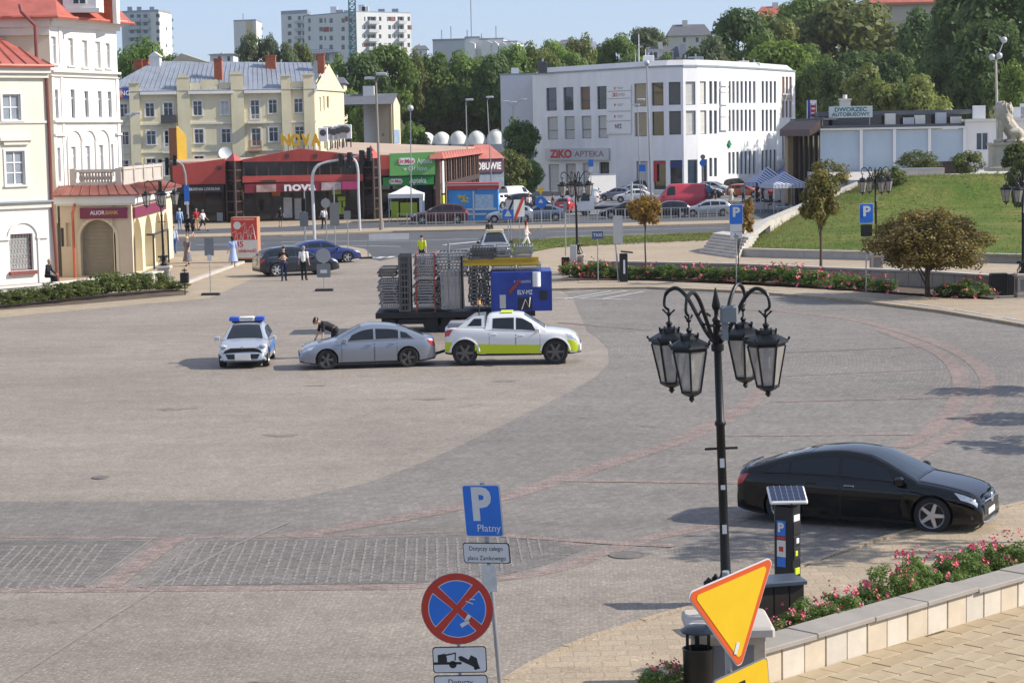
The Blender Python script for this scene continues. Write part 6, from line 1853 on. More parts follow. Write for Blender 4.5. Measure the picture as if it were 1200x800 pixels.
def add_wheel(th,x,y,r,w,rim,spokes=5,twin=False,steer=0):
 """wheel parts face local -y; on the left side they are turned round"""
 hub,ty,rm=wheel_meshes(r,w,rim,spokes,twin)
 M=Matrix.Translation((x,y,r))@Matrix.Rotation((math.pi if y>0 else 0)+steer,4,'Z')
 o=link('wheel',hub,th,M);link('tyre',ty,o);link('rim',rm,o)
 return o
def boolean_cut(me,cutters,cm):
 o=bpy.data.objects.new('tmp',me);COL.objects.link(o)
 c=bpy.data.objects.new('cut',cutters);COL.objects.link(c)
 md=o.modifiers.new('b','BOOLEAN');md.object=c;md.operation='DIFFERENCE';md.solver='EXACT'
 try:md.material_mode='TRANSFER'
 except Exception:pass
 dg=bpy.context.evaluated_depsgraph_get()
 out=bpy.data.meshes.new_from_object(o.evaluated_get(dg))
 bpy.data.objects.remove(o);bpy.data.objects.remove(c)
 return out
def car(name,label,cat,loc,heading,kind,L,W,H,body,rim=None,group=None,gc=.17,spokes=5,twin=False,trim=None,detail=2,rw=None,doors=True,tint=None,roof=None,glass=None):
 """heading: direction vector of the nose in plan"""
 rz=math.atan2(heading[1],heading[0])
 th=thing(name,label,cat,(loc[0],loc[1],loc[2] if len(loc)>2 and loc[2]>.01 else .01),rz,group)
 s=CarShape(kind,L,W,H,gc)
 s.rw=rw or s.rw
 th_s=s
 glass=glass or M_CARG
 rim=rim or M_RIMS
 # lower body
 xs=sorted(set([-L/2,-L/2+.015,-L/2+.05,-L/2+.12,-L/2+.22]+list(np.linspace(-L/2+.36,L/2-.36,30))+[L/2-.22,L/2-.12,L/2-.05,L/2-.015,L/2]))
 ts=[0,.1,.18,.24,.30,.36,.43,.5,.56,.62,.66,.70,.73,.76,.79,.82,.85,.88,.91,.94,1]
 rings=[]
 for x in xs:
  h=[s.body(x,t) for t in ts]
  rings.append(h+[Vector((p.x,-p.y,p.z)) for p in h[-2:0:-1]])
 mb=MB();mb.loft(rings)
 me=mb.mesh('body',[body,M_PLAST],28)
 n=len(rings[0])
 # dark sill and valance
 for p in me.polygons:
  z=p.center.z
  if z<s.zb(p.center.x)+.055:p.material_index=1
 cut=MB()
 for x in (s.wf,s.wr):
  for sd in (1,-1):
   cut.cyl((x,sd*(W/2-.30),s.rw),(x,sd*(W/2+.2),s.rw),s.rw+.055,n=28)
 cm=cut.mesh('cut',M_PLAST)
 me2=boolean_cut(me,cm,M_PLAST)
 me2.name='body'
 link('body',me2,th)
 if trim is None:trim=M_PLAST
 # cabin shell
 xs=sorted(set(list(np.linspace(s.rx0,s.rx1,30))))
 ts=[0,.16,.32,.48,.53,.58,.62,.66,.70,.74,.82,.9,1]
 rings=[]
 for x in xs:
  h=[s.cab(x,t) for t in ts]
  rings.append(h+[Vector((p.x,-p.y,p.z)) for p in h[-2::-1]])
 mb=MB();mb.loft(rings,True,True,None,False)
 link('cabin',mb.mesh('cabin',roof or body,35),th)
 # windscreen and rear window
 front_x=[x for x in np.linspace(s.xtop,s.rx1,60) if s.roof(x)<s.H*.965]
 rear_x=[x for x in np.linspace(s.rx0,s.xtop,60) if s.roof(x)<s.H*.962]
 fx0=front_x[0]
 s.build_patch('windscreen',glass,th,s.cab,lambda t:(fx0,s.rx1-.03),.72,1,.006,False)
 if kind!='pickup':s.build_patch('rear_window',glass,th,s.cab,lambda t:(s.rx0+.05,rear_x[-1]-.02),.74,1,.006,False)
 # side windows follow the roof line
 for a,b,f in s.win:
  def lim(t,a=a,b=b,f=f):
  # leave pillars: shrink in x as t rises so that the panes stay under the roof line
   aa,bb=a,b
   sh=.30*t
   if b>s.xtop+.45:bb=b-sh*1.15
   if f<1:aa=a+sh*(1-f)*1.6
   return (aa,bb)
  if f<.7:
   s.build_patch('side_window',glass,th,s.cab,lambda t,a=a,b=b:(a+.62*t*(b-a)/.5,b),.08,.46,.006)
  else:
   s.build_patch('side_window',glass,th,s.cab,lim,.07,.50,.006)
 if detail>1:
  a,b=s.win[0][0],s.win[-1][1]
  for sd in (1,-1):
   P_=[s.cab(x,.055) for x in np.linspace(a,b+.1,14)]
   mb=MB();mb.tube([(p.x,sd*(p.y+.008),p.z) for p in P_],.011,5);mb.build('window_trim',M_CHROME if trim is not False else M_PLAST,th,True)
   # doors with a dark shut line under them
 if doors:
  for a,b in s.door:
   s.build_patch('door_seam',M_PLAST,th,s.body,(a-.012,b+.012),.245,.752,.0022)
   dd=s.build_patch('door',body,th,s.body,(a,b),.25,.745,.0055)
   for o,sd in zip(dd,(1,-1)):
    p=s.body(a+.16,.655)
    mb=MB();mb.bbox(-.09,.09,-.02,.02,-.016,.016,.008,Matrix.Translation((p.x,sd*(p.y+.022),p.z)))
    link('door_handle',mb.mesh('door_handle',body if detail else M_PLAST,40),o)
    # lamps, grille, plates, mirrors
 e=L/2
 s.build_patch('headlight',M_LAMPW,th,s.body,lambda t:(e-.50+(.76-t)*1.2,e-.09),.655,.765,.007)
 s.build_patch('tail_light',M_LAMPR,th,s.body,lambda t:(-e+.012,-e+.30-(.76-t)*.9),.60,.745,.007)
 zf=s.deck(e-.05)
 def nosebox(nm,m,x,w0,w1,z0,z1,sgn,d=.03,smooth=40):
 # trapezoid plate on the nose or tail
  mb=MB()
  mb.loft([[(x,-w0,z0),(x,w0,z0),(x,w1,z1),(x,-w1,z1)],[(x+sgn*d,-w0*.97,z0+.01),(x+sgn*d,w0*.97,z0+.01),(x+sgn*d,w1*.97,z1-.01),(x+sgn*d,-w1*.97,z1-.01)]])
  return mb.build(nm,m,th)
 hN=s.deck(e-.10)
 nosebox('grille',M_PLAST,e-.012,W*.30,W*.34,hN*.50,hN*.78,1,.02)
 nosebox('lower_intake',M_PLAST,e-.012,W*.40,W*.34,s.zb(e)+.03,hN*.42,1,.022)
 nosebox('number_plate',M_PLATE,e+.009,.26,.26,hN*.44,hN*.44+.115,1,.010)
 nosebox('number_plate',M_PLATE,-e-.002,.26,.26,s.deck(-e+.05)*.70,s.deck(-e+.05)*.70+.11,-1,.014)
 nosebox('rear_valance',M_PLAST,-e+.004,W*.36,W*.38,s.zb(-e)+.02,s.zb(-e)+.17,-1,.012)
 xm=s.rx1-.28
 for sd in (1,-1):
  p=s.cab(xm,.05)
  mb=MB();mb.bbox(-.07,.10,-.10,.10,-.065,.075,.035,Matrix.Translation((p.x,sd*(p.y+.16),p.z+.05)));mb.box(-.02,.03,-.10,.02,-.05,-.02,Matrix.Translation((p.x,sd*(p.y+.04),p.z+.03)))
  mb.build('mirror',body if detail>1 else M_PLAST,th,40)
 for x in (s.wf,s.wr):
  for sd in (1,-1):add_wheel(th,x,sd*(W/2-.125),s.rw,.215,rim,spokes,twin)
 th['_']=0;del th['_']
 return th,s
P_SILV=paint('silver_paint',(.42,.44,.47));P_GREY=paint('grey_blue_paint',(.25,.28,.33));P_BLK=mat('black_paint',(.002,.0022,.003),.05,0,var=0,spec=.5);P_DKBL=paint('dark_blue_black_paint',(.012,.016,.028),.3,.22)
P_BLUE=paint('deep_blue_paint',(.016,.035,.16),.4,.25);P_MAR=paint('maroon_paint',(.075,.009,.014),.35,.25);P_WHT=paint('white_paint',(.70,.70,.69),.0,.3);P_RED=paint('red_paint',(.45,.02,.03),.0,.3)
P_SLATE=paint('slate_blue_paint',(.12,.16,.24),.4,.28);P_VANR=mat('faded_red_van_paint',(.50,.035,.06),.4,0,var=.06,vs=.6,coat=.4)
def gnd(px,py):return G(px,py)
# police hatchback
P_POL=paint('police_silver_paint',(.50,.53,.57),.5,.3)
pol,s=car('police_car','silver police hatchback facing us with blue light bar and oncoming black grille','police car',gnd(290.5,425),(0.04,-1),'hatch',3.75,1.68,1.36,P_POL,M_RIMS)
pol['label']='silver police hatchback facing the viewer with a blue light bar on its roof'
M_BEAC=mat('blue_beacon_lens',(.01,.09,.55),.15,var=.1,coat=.6)
zr=1.36
mb=MB();mb.bbox(-.36,-.10,-.52,.52,zr+.0,zr+.05,.02);mb.cyl((-.23,-.4,zr-.05),(-.23,-.4,zr+.02),.04);mb.cyl((-.23,.4,zr-.05),(-.23,.4,zr+.02),.04);lb=mb.build('light_bar',M_PLAST,pol)
for y0,y1,m_ in ((-.60,-.27,M_BEAC),(.27,.60,M_BEAC),(-.265,.265,M_PILL)):
 mb=MB();mb.bbox(-.36,-.10,y0,y1,zr+.055,zr+.20,.03);mb.build('beacon' if m_ is M_BEAC else 'sign_box',m_,lb,40)
text('POLICJA',.10,mat('grey_green_lettering',(.12,.16,.10),.5,var=0),lb,Matrix.Translation((-.097,0,zr+.125))@Matrix(((0,0,1,0),(1,0,0,0),(0,1,0,0),(0,0,0,1))),width=.40)
s.build_patch('side_stripe',mat('police_blue',(.02,.14,.50),.4,var=.0),pol,s.body,(-1.4,.78),.40,.60,.0085)
e=1.875
mb=MB() # large black mouth with a silver chin
P=[(-.64,.24),(.64,.24),(.74,.36),(.60,.60),(.40,.68),(-.40,.68),(-.60,.60),(-.74,.36)]
mb.loft([[(e-.10-.18*abs(y)**2,y,z) for y,z in P],[(e+.03-.20*abs(y)**2,y*.98,z) for y,z in P]]);mb.build('front_mouth',M_PLAST,pol)
mb=MB();mb.bbox(e+.032,e+.045,-.26,.26,.40,.51,.004);mb.build('number_plate',M_PLATE,pol)
mb=MB();mb.ball((e-.02,0,.70),.055,8,6,(.4,1.2,.8));mb.build('badge',M_CHROME,pol,True)
for sd in (1,-1):
 mb=MB();mb.loft([[(e-.19,sd*.68,.27),(e-.13,sd*.80,.30),(e-.16,sd*.82,.50),(e-.18,sd*.78,.44)],[(e-.11,sd*.67,.27),(e-.06,sd*.74,.30),(e-.17,sd*.80,.48),(e-.16,sd*.76,.42)]]);mb.build('fog_lamp_pocket',M_PLAST,pol)
 mb=MB();mb.ball((e-.08,sd*.71,.32),.05,8,6);mb.build('fog_lamp',M_LAMPW,pol,True)
 mb=MB();mb.ball((e-.20,sd*.66,.735),.10,10,6,(.8,1.3,.6));mb.build('headlight_unit',M_LAMPW,pol,True)
 mb=MB();mb.ball((.20,sd*.36,1.02),.11,10,8,(.9,.9,1.15));mb.build('occupant_headrest',mat('seat_grey',(.16,.15,.14),.8),pol,True)
 # silver sedan on the dolly
a,b=G(378.5,431),G(475.5,426)
hd=Vector((-1,-.13));c=G(430,428.5)
car('silver_sedan','silver grey sedan facing left, hitched behind the tow pickup','car',c,hd,'sedan',4.48,1.78,1.42,P_GREY,M_RIMD,None,.16,5,True)
# black fastback in front
mer,s=car('black_car','glossy black fastback sedan parked alone beside the pavement at right','car',gnd(1016,610),(.905,-.43),'fastback',4.80,1.86,1.46,P_BLK,M_RIMS,None,.15,5,False,False)
e=2.40
mb=MB();mb.ball((e+.02,0,.62),.10,14,6,(.25,1,1));mb.build('badge',M_CHROME,mer,True)
mb=MB();mb.tube([(e-.17,-.78,.27),(e+.02,-.55,.23),(e+.05,0,.22),(e+.02,.55,.23),(e-.17,.78,.27)],.018,6);mb.build('chin_trim',M_CHROME,mer,True)
mb=MB();mb.tube([(e-.02,-.48,.60),(e+.035,-.15,.62),(e+.035,.15,.62),(e-.02,.48,.60)],.014,6);mb.build('grille_bar',M_CHROME,mer,True)
mb=MB();mb.tube([(-2.30,-.62,1.045),(-2.345,0,1.05),(-2.30,.62,1.045)],.014,5);mb.build('boot_lip',P_BLK,mer,True)
# seams, creases and inner lamps of the nearest car
cs=s if False else CarShape('fastback',4.80,1.86,1.46,.15)
for sd in (1,-1):
 mb=MB();mb.tube([(p.x,sd*(p.y+.003),p.z) for p in [cs.body(x,.64) for x in np.linspace(-2.0,1.9,24)]],.006,4);mb.build('body_crease',P_BLK,mer,True)
 mb=MB();mb.tube([(p.x,sd*p.y,p.z+.003) for p in [cs.body(x,.87) for x in np.linspace(1.2,2.3,14)]],.005,4);mb.build('bonnet_seam',M_PLAST,mer)
 for q in range(2):
  p=cs.body(2.20-q*.12,.735);mb=MB();mb.ball((p.x,sd*(p.y+.004),p.z),.042,10,6,(1,.4,.8));mb.build('lamp_unit',M_CHROME,mer,True)
 p=cs.body(-.09,.66);mb=MB();mb.bbox(p.x-.10,p.x+.10,sd*(p.y+.035)-.008,sd*(p.y+.035)+.008,p.z-.012,p.z+.012,.006);mb.build('chrome_handle',M_CHROME,mer)
 mb=MB();mb.loft([[(2.30,sd*.55,.26),(2.18,sd*.84,.30),(2.16,sd*.85,.46),(2.28,sd*.60,.36)],[(2.39,sd*.55,.27),(2.24,sd*.83,.31),(2.20,sd*.84,.45),(2.36,sd*.60,.35)]]);mb.build('side_intake',M_PLAST,mer)
 # pickup tow car
M_HIV=mat('fluorescent_yellow_film',(.52,.62,.015),.5,var=.03)
pk,s=car('tow_pickup','white and fluorescent yellow double cab tow pickup facing right','pickup',gnd(602,424.5),(1,-.03),'pickup',4.50,1.78,1.70,P_WHT,M_RIMD,None,.30,6,False,rw=.42)
s.build_patch('yellow_band',M_HIV,pk,s.body,(-1.25,.95),.25,.44,.0095)
s.build_patch('yellow_band',M_HIV,pk,s.body,(-2.23,-2.02),.25,.46,.0065);s.build_patch('yellow_band',M_HIV,pk,s.body,(1.82,2.18),.28,.60,.0065)
for x in np.linspace(-.55,.05,2):pass
mb=MB();mb.bbox(-.40,.0,-.50,.50,1.695,1.715,.006);mb.build('yellow_roof_film',M_HIV,pk)
for x in (s.wf,s.wr):
 for sd in (1,-1):
  mb=MB();P=[(x+(s.rw+.065)*math.cos(t),s.rw+(s.rw+.065)*math.sin(t)) for t in np.linspace(.1,math.pi-.1,15)]
  mb.tube([(px_,sd*(.885),pz_) for px_,pz_ in P],.035,6);mb.build('wheel_flare',P_WHT,pk,True)
for sd in (1,-1):
 mb=MB();mb.loft([[(-1.85,sd*.78,1.24),(-.92,sd*.78,1.24),(-.92,sd*.66,1.64),(-1.28,sd*.66,1.62)],[(-1.85,sd*.72,1.24),(-.92,sd*.72,1.24),(-.92,sd*.60,1.64),(-1.28,sd*.60,1.62)]]);o=mb.build('sail_panel',P_WHT,pk)
 mb=MB();mb.loft([[(-1.50,sd*.765,1.30),(-1.02,sd*.765,1.30),(-1.02,sd*.69,1.54),(-1.27,sd*.69,1.54)],[(-1.50,sd*.74,1.30),(-1.02,sd*.74,1.30),(-1.02,sd*.665,1.54),(-1.27,sd*.665,1.54)]]);mb.build('sail_window',M_CARG,o)
mb=MB();mb.bbox(-2.15,-1.0,-.66,.66,1.25,1.38,.04);mb.build('bed_canopy',mat('grey_box',(.25,.25,.26),.6),pk,40)
mb=MB();mb.cyl((-1.1,-.62,1.62),(-1.1,-.62,2.0),.02);o=mb.build('beacon_mast',M_PLAST,pk)
mb=MB();mb.cyl((-1.1,-.62,2.0),(-1.1,-.62,2.14),.07,.06,10);mb.build('beacon',mat('amber_lens',(.7,.35,.12),.3),o,True)
mb=MB();mb.bbox(-.9,.6,-.86,-.80,.34,.40,.01);mb.bbox(-.9,.6,.80,.86,.34,.40,.01);mb.build('side_step',M_PLAST,pk)
mb=MB();mb.bbox(2.10,2.27,-.76,.76,.48,.68,.05);mb.build('front_bumper',P_WHT,pk,40)
mb=MB();mb.bbox(.24,.44,-.58,-.40,1.2,1.42,.05);mb.build('seat_headrest',mat('red_white_stripe',(.5,.12,.1),.7),pk)
mb=MB();mb.tube([(-2.2,0,.45),(-2.5,0,.36),(-2.75,.0,.3)],.05,6);mb.box(-2.8,-2.6,-.5,.5,.24,.34);mb.build('tow_bar',M_PLAST,pk)
# cars by the poster
car('dark_estate','very dark blue estate SUV with two men standing beside it','car',gnd(347,322),(.90,.40),'suv',4.62,1.88,1.62,P_DKBL,M_RIMS,None,.2,6)
car('blue_sedan','deep blue sedan parked behind the dark estate SUV','car',gnd(377,308),(.90,.36),'sedan',4.6,1.84,1.40,P_BLUE,M_RIMS)
# moving traffic on the far carriageway
car('maroon_suv','maroon SUV driving left past the green pharmacy boards','car',gnd(515.5,262),(-1,-.02),'suv',4.95,1.9,1.72,P_MAR,M_RIMS,None,.2,5,detail=1)
car('slate_sedan','slate blue sedan behind the blue arrow sign on the far road','car',gnd(633,259),(-1,-.02),'sedan',4.5,1.8,1.45,P_SLATE,M_RIMS,None,.17,7,detail=1)
car('light_hatchback','pale silver car partly hidden by the triangular road works sign','car',gnd(597,260.5),(-1,-.02),'hatch',4.1,1.75,1.48,P_SILV,M_RIMS,None,.17,7,detail=1)
car('silver_hatchback','silver hatchback on the far road behind the parking sign','car',gnd(828,253.5),(-1,-.04),'hatch',4.2,1.75,1.47,P_SILV,M_RIMS,None,.17,7,detail=1)
car('dark_sedan','black sedan behind the railing and the golden brown young tree','car',gnd(735,255.5),(-1,-.03),'sedan',4.9,1.85,1.46,P_BLK,M_RIMS,None,.17,7,detail=1)
car('dark_hatchback','dark hatchback right behind the black sedan, mostly hidden by golden leaves','car',gnd(781,254.8),(-1,-.03),'hatch',4.0,1.75,1.46,P_DKBL,M_RIMS,None,.17,7,detail=1)
car('silver_taxi','silver car with pale roof sign behind the loaded trailer','taxi',gnd(580,303),(0.03,-1),'suv',4.5,1.84,1.6,P_SILV,M_RIMS,None,.17,5,detail=1)
tx=[o for o in COL.objects if o.name.startswith('silver_taxi')][0]
mb=MB();mb.bbox(-.25,.05,-.55,.55,1.6,1.78,.03);mb.build('roof_sign',mat('cream_sign',(.62,.55,.36),.5),tx,40)
# car park
NUM='cars in the pharmacy car park'
car('red_hatchback','small red hatchback seen from behind at the car park entrance','car',gnd(664,249),(.25,1),'hatch',3.9,1.7,1.47,P_RED,M_RIMS,NUM,detail=1)
for px,py,hd,kd,L,W_,H,p_,lb in [
(604,236.5,(.6,.8),'van',4.6,1.8,1.8,P_WHT,'white minivan behind the kiosk and road works sign'),(594,243,(.75,.65),'hatch',4.0,1.75,1.5,P_WHT,'white car nearest the kiosk'),(619,246,(1,.25),'suv',4.5,1.85,1.68,P_DKBL,'dark blue SUV above the slate blue sedan'),
(676,241,(-1,.15),'van',4.8,1.85,1.85,P_WHT,'white van behind the old lantern post'),(742,237,(-1,.1),'sedan',4.4,1.78,1.45,P_WHT,'white sedan left of the tall grey street light'),(738,231,(-1,.12),'hatch',4.2,1.75,1.5,P_SILV,'silver car in the row left of the street light'),(745,227,(-1,.1),'suv',4.4,1.8,1.6,P_BLK,'black car at the back of the row by the red shop door'),
(724,235,(-.8,.6),'hatch',4.0,1.72,1.48,P_GREY,'grey hatchback touching the white truck panel'),(838,227,(.85,-.5),'hatch',4.2,1.75,1.5,P_SILV,'silver car with dark windows near the market tents'),(852,222,(.9,-.4),'sedan',4.5,1.8,1.45,P_GREY,'grey sedan farthest up the row by the curved facade'),(868,224,(.9,-.4),'suv',4.4,1.8,1.6,P_BLK,'black SUV just left of the blue market tent'),(873,231,(.9,-.4),'hatch',4.0,1.7,1.5,mat('orange_paint',(.5,.10,.025),.3,coat=.6),'orange red small car left of the blue market tent'),(826,232,(.9,-.3),'suv',4.5,1.8,1.65,P_DKBL,'dark SUV just right of the red van')]:
 car('parked_car',lb,'car',gnd(px,py),hd,kd,L,W_,H,p_,M_RIMS,NUM,.17,5,detail=1)
car('red_van','faded red panel van with a blue edge at its tail','van',gnd(797,247.5),(-1,-.03),'van',5.0,1.98,2.6,P_VANR,M_RIMS,None,.2,5,detail=0)
rv=[o for o in COL.objects if o.name.startswith('red_van')][0]
mb=MB();mb.bbox(-2.78,-2.56,-.96,.96,.4,2.4,.04);mb.build('blue_tail',mat('blue_box_paint',(.03,.16,.42),.4),rv,40)
# white lorry
p=gnd(708,252)
t_=thing('white_lorry','white lorry with open flatbed and tall white tail board','lorry',(p.x,p.y,0),math.pi)
mb=MB();mb.loft([[(2.6,-1.05,.45),(2.6,1.05,.45),(2.55,1.05,1.3),(2.25,.98,2.35),(2.25,-.98,2.35),(2.55,-1.05,1.3)],[(.95,-1.05,.45),(.95,1.05,.45),(.95,1.05,1.3),(.95,.98,2.45),(.95,-.98,2.45),(.95,-1.05,1.3)]]);mb.build('cab',P_WHT,t_,30)
for sd in (1,-1):
 mb=MB();mb.loft([[(2.2,sd*1.06,1.35),(1.35,sd*1.06,1.35),(1.35,sd*1.01,2.1),(2.05,sd*1.01,2.1)],[(2.2,sd*1.03,1.35),(1.35,sd*1.03,1.35),(1.35,sd*.98,2.1),(2.05,sd*.98,2.1)]]);mb.build('side_window',M_CARG,t_)
 mb=MB();mb.bbox(2.35,2.5,sd*1.2-.1,sd*1.2+.1,1.3,1.9,.03);mb.build('mirror',M_PLAST,t_)
mb=MB();mb.loft([[(2.56,-.9,1.35),(2.56,.9,1.35),(2.3,.85,2.2),(2.3,-.85,2.2)],[(2.53,-.9,1.35),(2.53,.9,1.35),(2.27,.85,2.2),(2.27,-.85,2.2)]]);mb.build('windscreen',M_CARG,t_)
mb=MB();mb.box(-2.6,.9,-.5,.5,.55,.8);mb.build('chassis',M_PLAST,t_)
mb=MB();mb.bbox(-2.6,.6,-1.05,1.05,.82,.95,.02);mb.build('flatbed',M_TIN,t_)
mb=MB();mb.bbox(-2.62,-2.5,-1.05,1.05,.96,3.0,.03);mb.build('tail_board',P_WHT,t_)
for z in (1.2,1.5,1.8,2.1):mb=MB();mb.box(.3,.4,-1,1,z,z+.08);mb.build('rack_bar',M_PLAST,t_)
for x in (1.75,-1.7):
 for y in (.92,-.92):add_wheel(t_,x,y,.45,.25,M_RIMD,6)
 # ------------------------------------------------ loaded trailer
M_TRL=mat('black_trailer_steel',(.020,.020,.022),.6,.3,var=.2,vs=2)
M_GALV=mat('galvanised_steel',(.27,.265,.26),.5,.45,var=.18,vs=2.5)
M_GALD=mat('weathered_steel',(.12,.115,.11),.6,.35,var=.25,vs=2.5)
YT=G(545,389).y
o0=A(545,389,YT);trl=thing('flatbed_trailer','black flatbed trailer loaded with stacked steel barriers','trailer',(o0.x,YT,0))
def tx_(px):return (px-545)/2400*YT
def tz(py,px=545):return A(px,py,YT).z
zbed=tz(365)
mb=MB();mb.bbox(tx_(440),tx_(628),0,2.5,zbed-.22,zbed,.02);mb.build('bed',M_TRL,trl)
for y in (.5,1.8):mb=MB();mb.box(tx_(446),tx_(622),y,y+.16,zbed-.5,zbed-.221);mb.build('chassis_beam',M_TRL,trl)
for x0,x1 in ((447,463),(466,500),(540,560)):mb=MB();mb.bbox(tx_(x0),tx_(x1),.1,.6,.35,zbed-.24,.03);mb.build('storage_locker',M_TRL,trl)
for x in (508,522,612):
 for y in (.2,2.3):add_wheel(trl,tx_(x),y,.42,.3,M_RIMD,6)
STK='steel barriers stacked on the trailer'
def frame_mesh(name,w,d,h,m,slats=7):
 mb=MB()
 for y in (0,d-.05):mb.box(0,w,y,y+.05,0,h)
 for x in (0,w-.05):mb.box(x,x+.05,.05,d-.05,0,h)
 for k in range(slats):x=.1+(w-.2)*(k+.5)/slats;mb.box(x-.015,x+.015,.05,d-.05,h*.3,h*.7)
 for x in (.08,w-.16):mb.box(x,x+.08,-.02,-.002,-h*.35,h*.0)
 return mb.mesh(name,m)
def stack(x0,x1,ytop,ybot,n,m,label,d=2.0,y0=.15,h=None,jit=.07):
 z0,z1=tz(ybot),tz(ytop);w=(x1-x0)/2400*YT;st=(z1-z0)/n
 me=frame_mesh('barrier',w,d,st*.62,m)
 for k in range(n):
  link_=link('steel_barrier',me,None,Matrix.Translation((o0.x+tx_(x0)+rnd.uniform(-jit,jit),YT+y0+rnd.uniform(-jit,jit),z0+st*k+st*.3)))
  tag(link_,label+', '+(['bottom one','second from bottom','third from bottom','fourth from bottom','fifth from bottom','sixth from bottom','seventh from bottom','eighth from bottom','ninth from bottom','tenth from bottom'][k] if k<n-1 else 'topmost'),'barrier',STK)
stack(444,467.5,328,360,10,M_GALV,'flat steel barrier in the low left end stack on the trailer')
stack(445,466,313,324,3,M_GALD,'dark steel barrier in the small heap above the left end stack')
stack(486,510.5,331,361,9,M_GALV,'flat steel barrier in the lower strapped stack')
stack(486,510.5,299,328,9,M_GALV,'flat steel barrier in the upper strapped stack')
stack(511.5,548,296,325,8,M_GALV,'long bright steel barrier in the high middle stack',y0=.2)
stack(511.5,519,328,361,7,M_GALD,'dark short steel barrier left of the leaning mesh panels')
stack(550,563,313,360,11,M_GALD,'grey steel barrier in the narrow stack beside the mesh panels')
stack(564,575.5,314,360,11,M_GALD,'grey steel barrier in the narrow stack touching the blue cabin')
stack(552,583,291,305,6,M_GALD,'weathered steel barrier in the low heap on the yellow beam')
stack(583,601,290,305,5,M_GALV,'grey steel barrier in the middle heap on the yellow beam')
stack(603,626,290,303.5,4,M_GALV,'shiny steel barrier at the right end of the yellow beam')
stack(576,604,311.5,317.5,2,M_GALV,'steel barrier at left on the blue cabin roof',d=1.8)
stack(606,634,311,317.5,2,M_GALV,'steel barrier at right on the blue cabin roof',d=1.8)
# upright frames
def upright(x0,x1,yt,yb,m,label,y=.0,bars=5,tilt=0):
 w=(x1-x0)/2400*YT;z0,z1=tz(yb),tz(yt);h=z1-z0
 mb=MB()
 for x in (0,w-.07):mb.box(x,x+.07,0,.07,0,h)
 for k in range(bars+1):z=(h-.07)*k/bars;mb.box(.071,w-.071,.01,.06,z,z+.06)
 for k in range(3):x=w*(k+1)/4;mb.box(x-.02,x+.02,.02,.05,.06,h-.07)
 o=link('upright_barrier',mb.mesh('frame',m),None,Matrix.Translation((o0.x+tx_(x0),YT+y,z0))@Matrix.Rotation(tilt,4,'Y'))
 return tag(o,label,'barrier','upright steel frames on the trailer')
for k,y in enumerate((0,.5,1.0,1.5)):upright(468,482,298,364,M_GALD,['foremost dark upright steel frame near the left end','second dark upright steel frame, just behind the foremost','third dark upright frame behind the left ones','rearmost dark upright steel frame near the left end'][k],y,9)
for k in range(5):upright(518+k*5.2,524.5+k*5.2,317,362,mat('grey_mesh_panel',(.28,.275,.27),.6,.3,var=.2),'%s narrow grey mesh panel leaning upright in the middle of the trailer'%['first','second','third','fourth','fifth'][k],.02+k*.04,14,R(-1.5))
for x0 in (541,576):upright(x0,x0+3,300 if x0==541 else 318,362,M_GALD,'slim dark steel upright beside the %s'%('leaning mesh panels' if x0==541 else 'blue cabin edge'),.1,6)
mb=MB();z=tz(312);mb.box(tx_(544),tx_(633),.15,.35,z,z+.10);mb.box(tx_(544),tx_(633),.15,.35,z+.22,z+.30);mb.box(tx_(544),tx_(633),.22,.28,z+.101,z+.219)
o=mb.build('yellow_beam',mat('yellow_steel',(.55,.36,.02),.5,var=.15));o.location=(o0.x,YT,0);tag(o,'long yellow steel beam lying across the load left of the blue cabin roof','beam')
for k,x in enumerate((488.5,510.2)):
 mb=MB();mb.box(tx_(x)-.02,tx_(x)+.03,.09,.11,zbed,tz(297));mb.box(tx_(x)-.02,tx_(x)+.03,.09,2.3,tz(297),tz(297)+.012)
 o=mb.build('lashing_strap',mat('red_strap',(.30,.05,.035),.8));o.location=(o0.x,YT,0);tag(o,['left red lashing strap over the strapped barrier stack','right red lashing strap beside the long bright barriers'][k],'strap','red lashing straps')
mb=MB();mb.cyl((tx_(526.5),1.4,zbed),(tx_(526.5),1.4,tz(286)),.05,n=8);o=mb.build('steel_pole',M_GALV);o.location=(o0.x,YT,0);tag(o,'upright silver pole standing in the middle of the load','pole')
# blue cabin unit
M_CBL=mat('blue_container_paint',(.012,.045,.30),.45,var=.1,vs=1,coat=.2,streak=.2)
bx=thing('blue_cabin','blue machine cabin with white lettering and black handset panels at the trailer right end','machine cabin',(o0.x+tx_(576.5),YT-.1,tz(365.5)))
bw,bh=tx_(648)-tx_(576.5),tz(319)-tz(365.5)
mb=MB();mb.bbox(0,bw,0,2.2,.0,bh,.03);mb.build('cabin_shell',M_CBL,bx)
for x0,x1 in ((0,.06),(bw*.40,bw*.43),(bw*.68,bw*.71),(bw-.06,bw)):mb=MB();mb.box(x0,x1,-.035,-.002,.02,bh-.02);mb.build('post',M_CBL,bx)
mb=MB();mb.cyl((bw*.75,-.10,bh*.62),(bw*.75,-.10,bh*.98),.16,n=14);mb.build('white_drum',M_PILL,bx,True)
mb=MB();mb.box(bw*.14,bw*.24,-.02,-.002,bh*.08,bh*.42);mb.build('notice',M_BLIND,bx);mb=MB();mb.box(bw*.80,bw*.92,-.05,-.002,bh*.28,bh*.5);mb.build('control_panel',M_PLAST,bx)
mb=MB();mb.box(0,.62,0,.04,0,.12,Matrix.Translation((bw*.32,-.06,bh*.45))@Matrix.Rotation(R(-48),4,'Y'));mb.build('red_bracket',mat('red_strap'),bx)
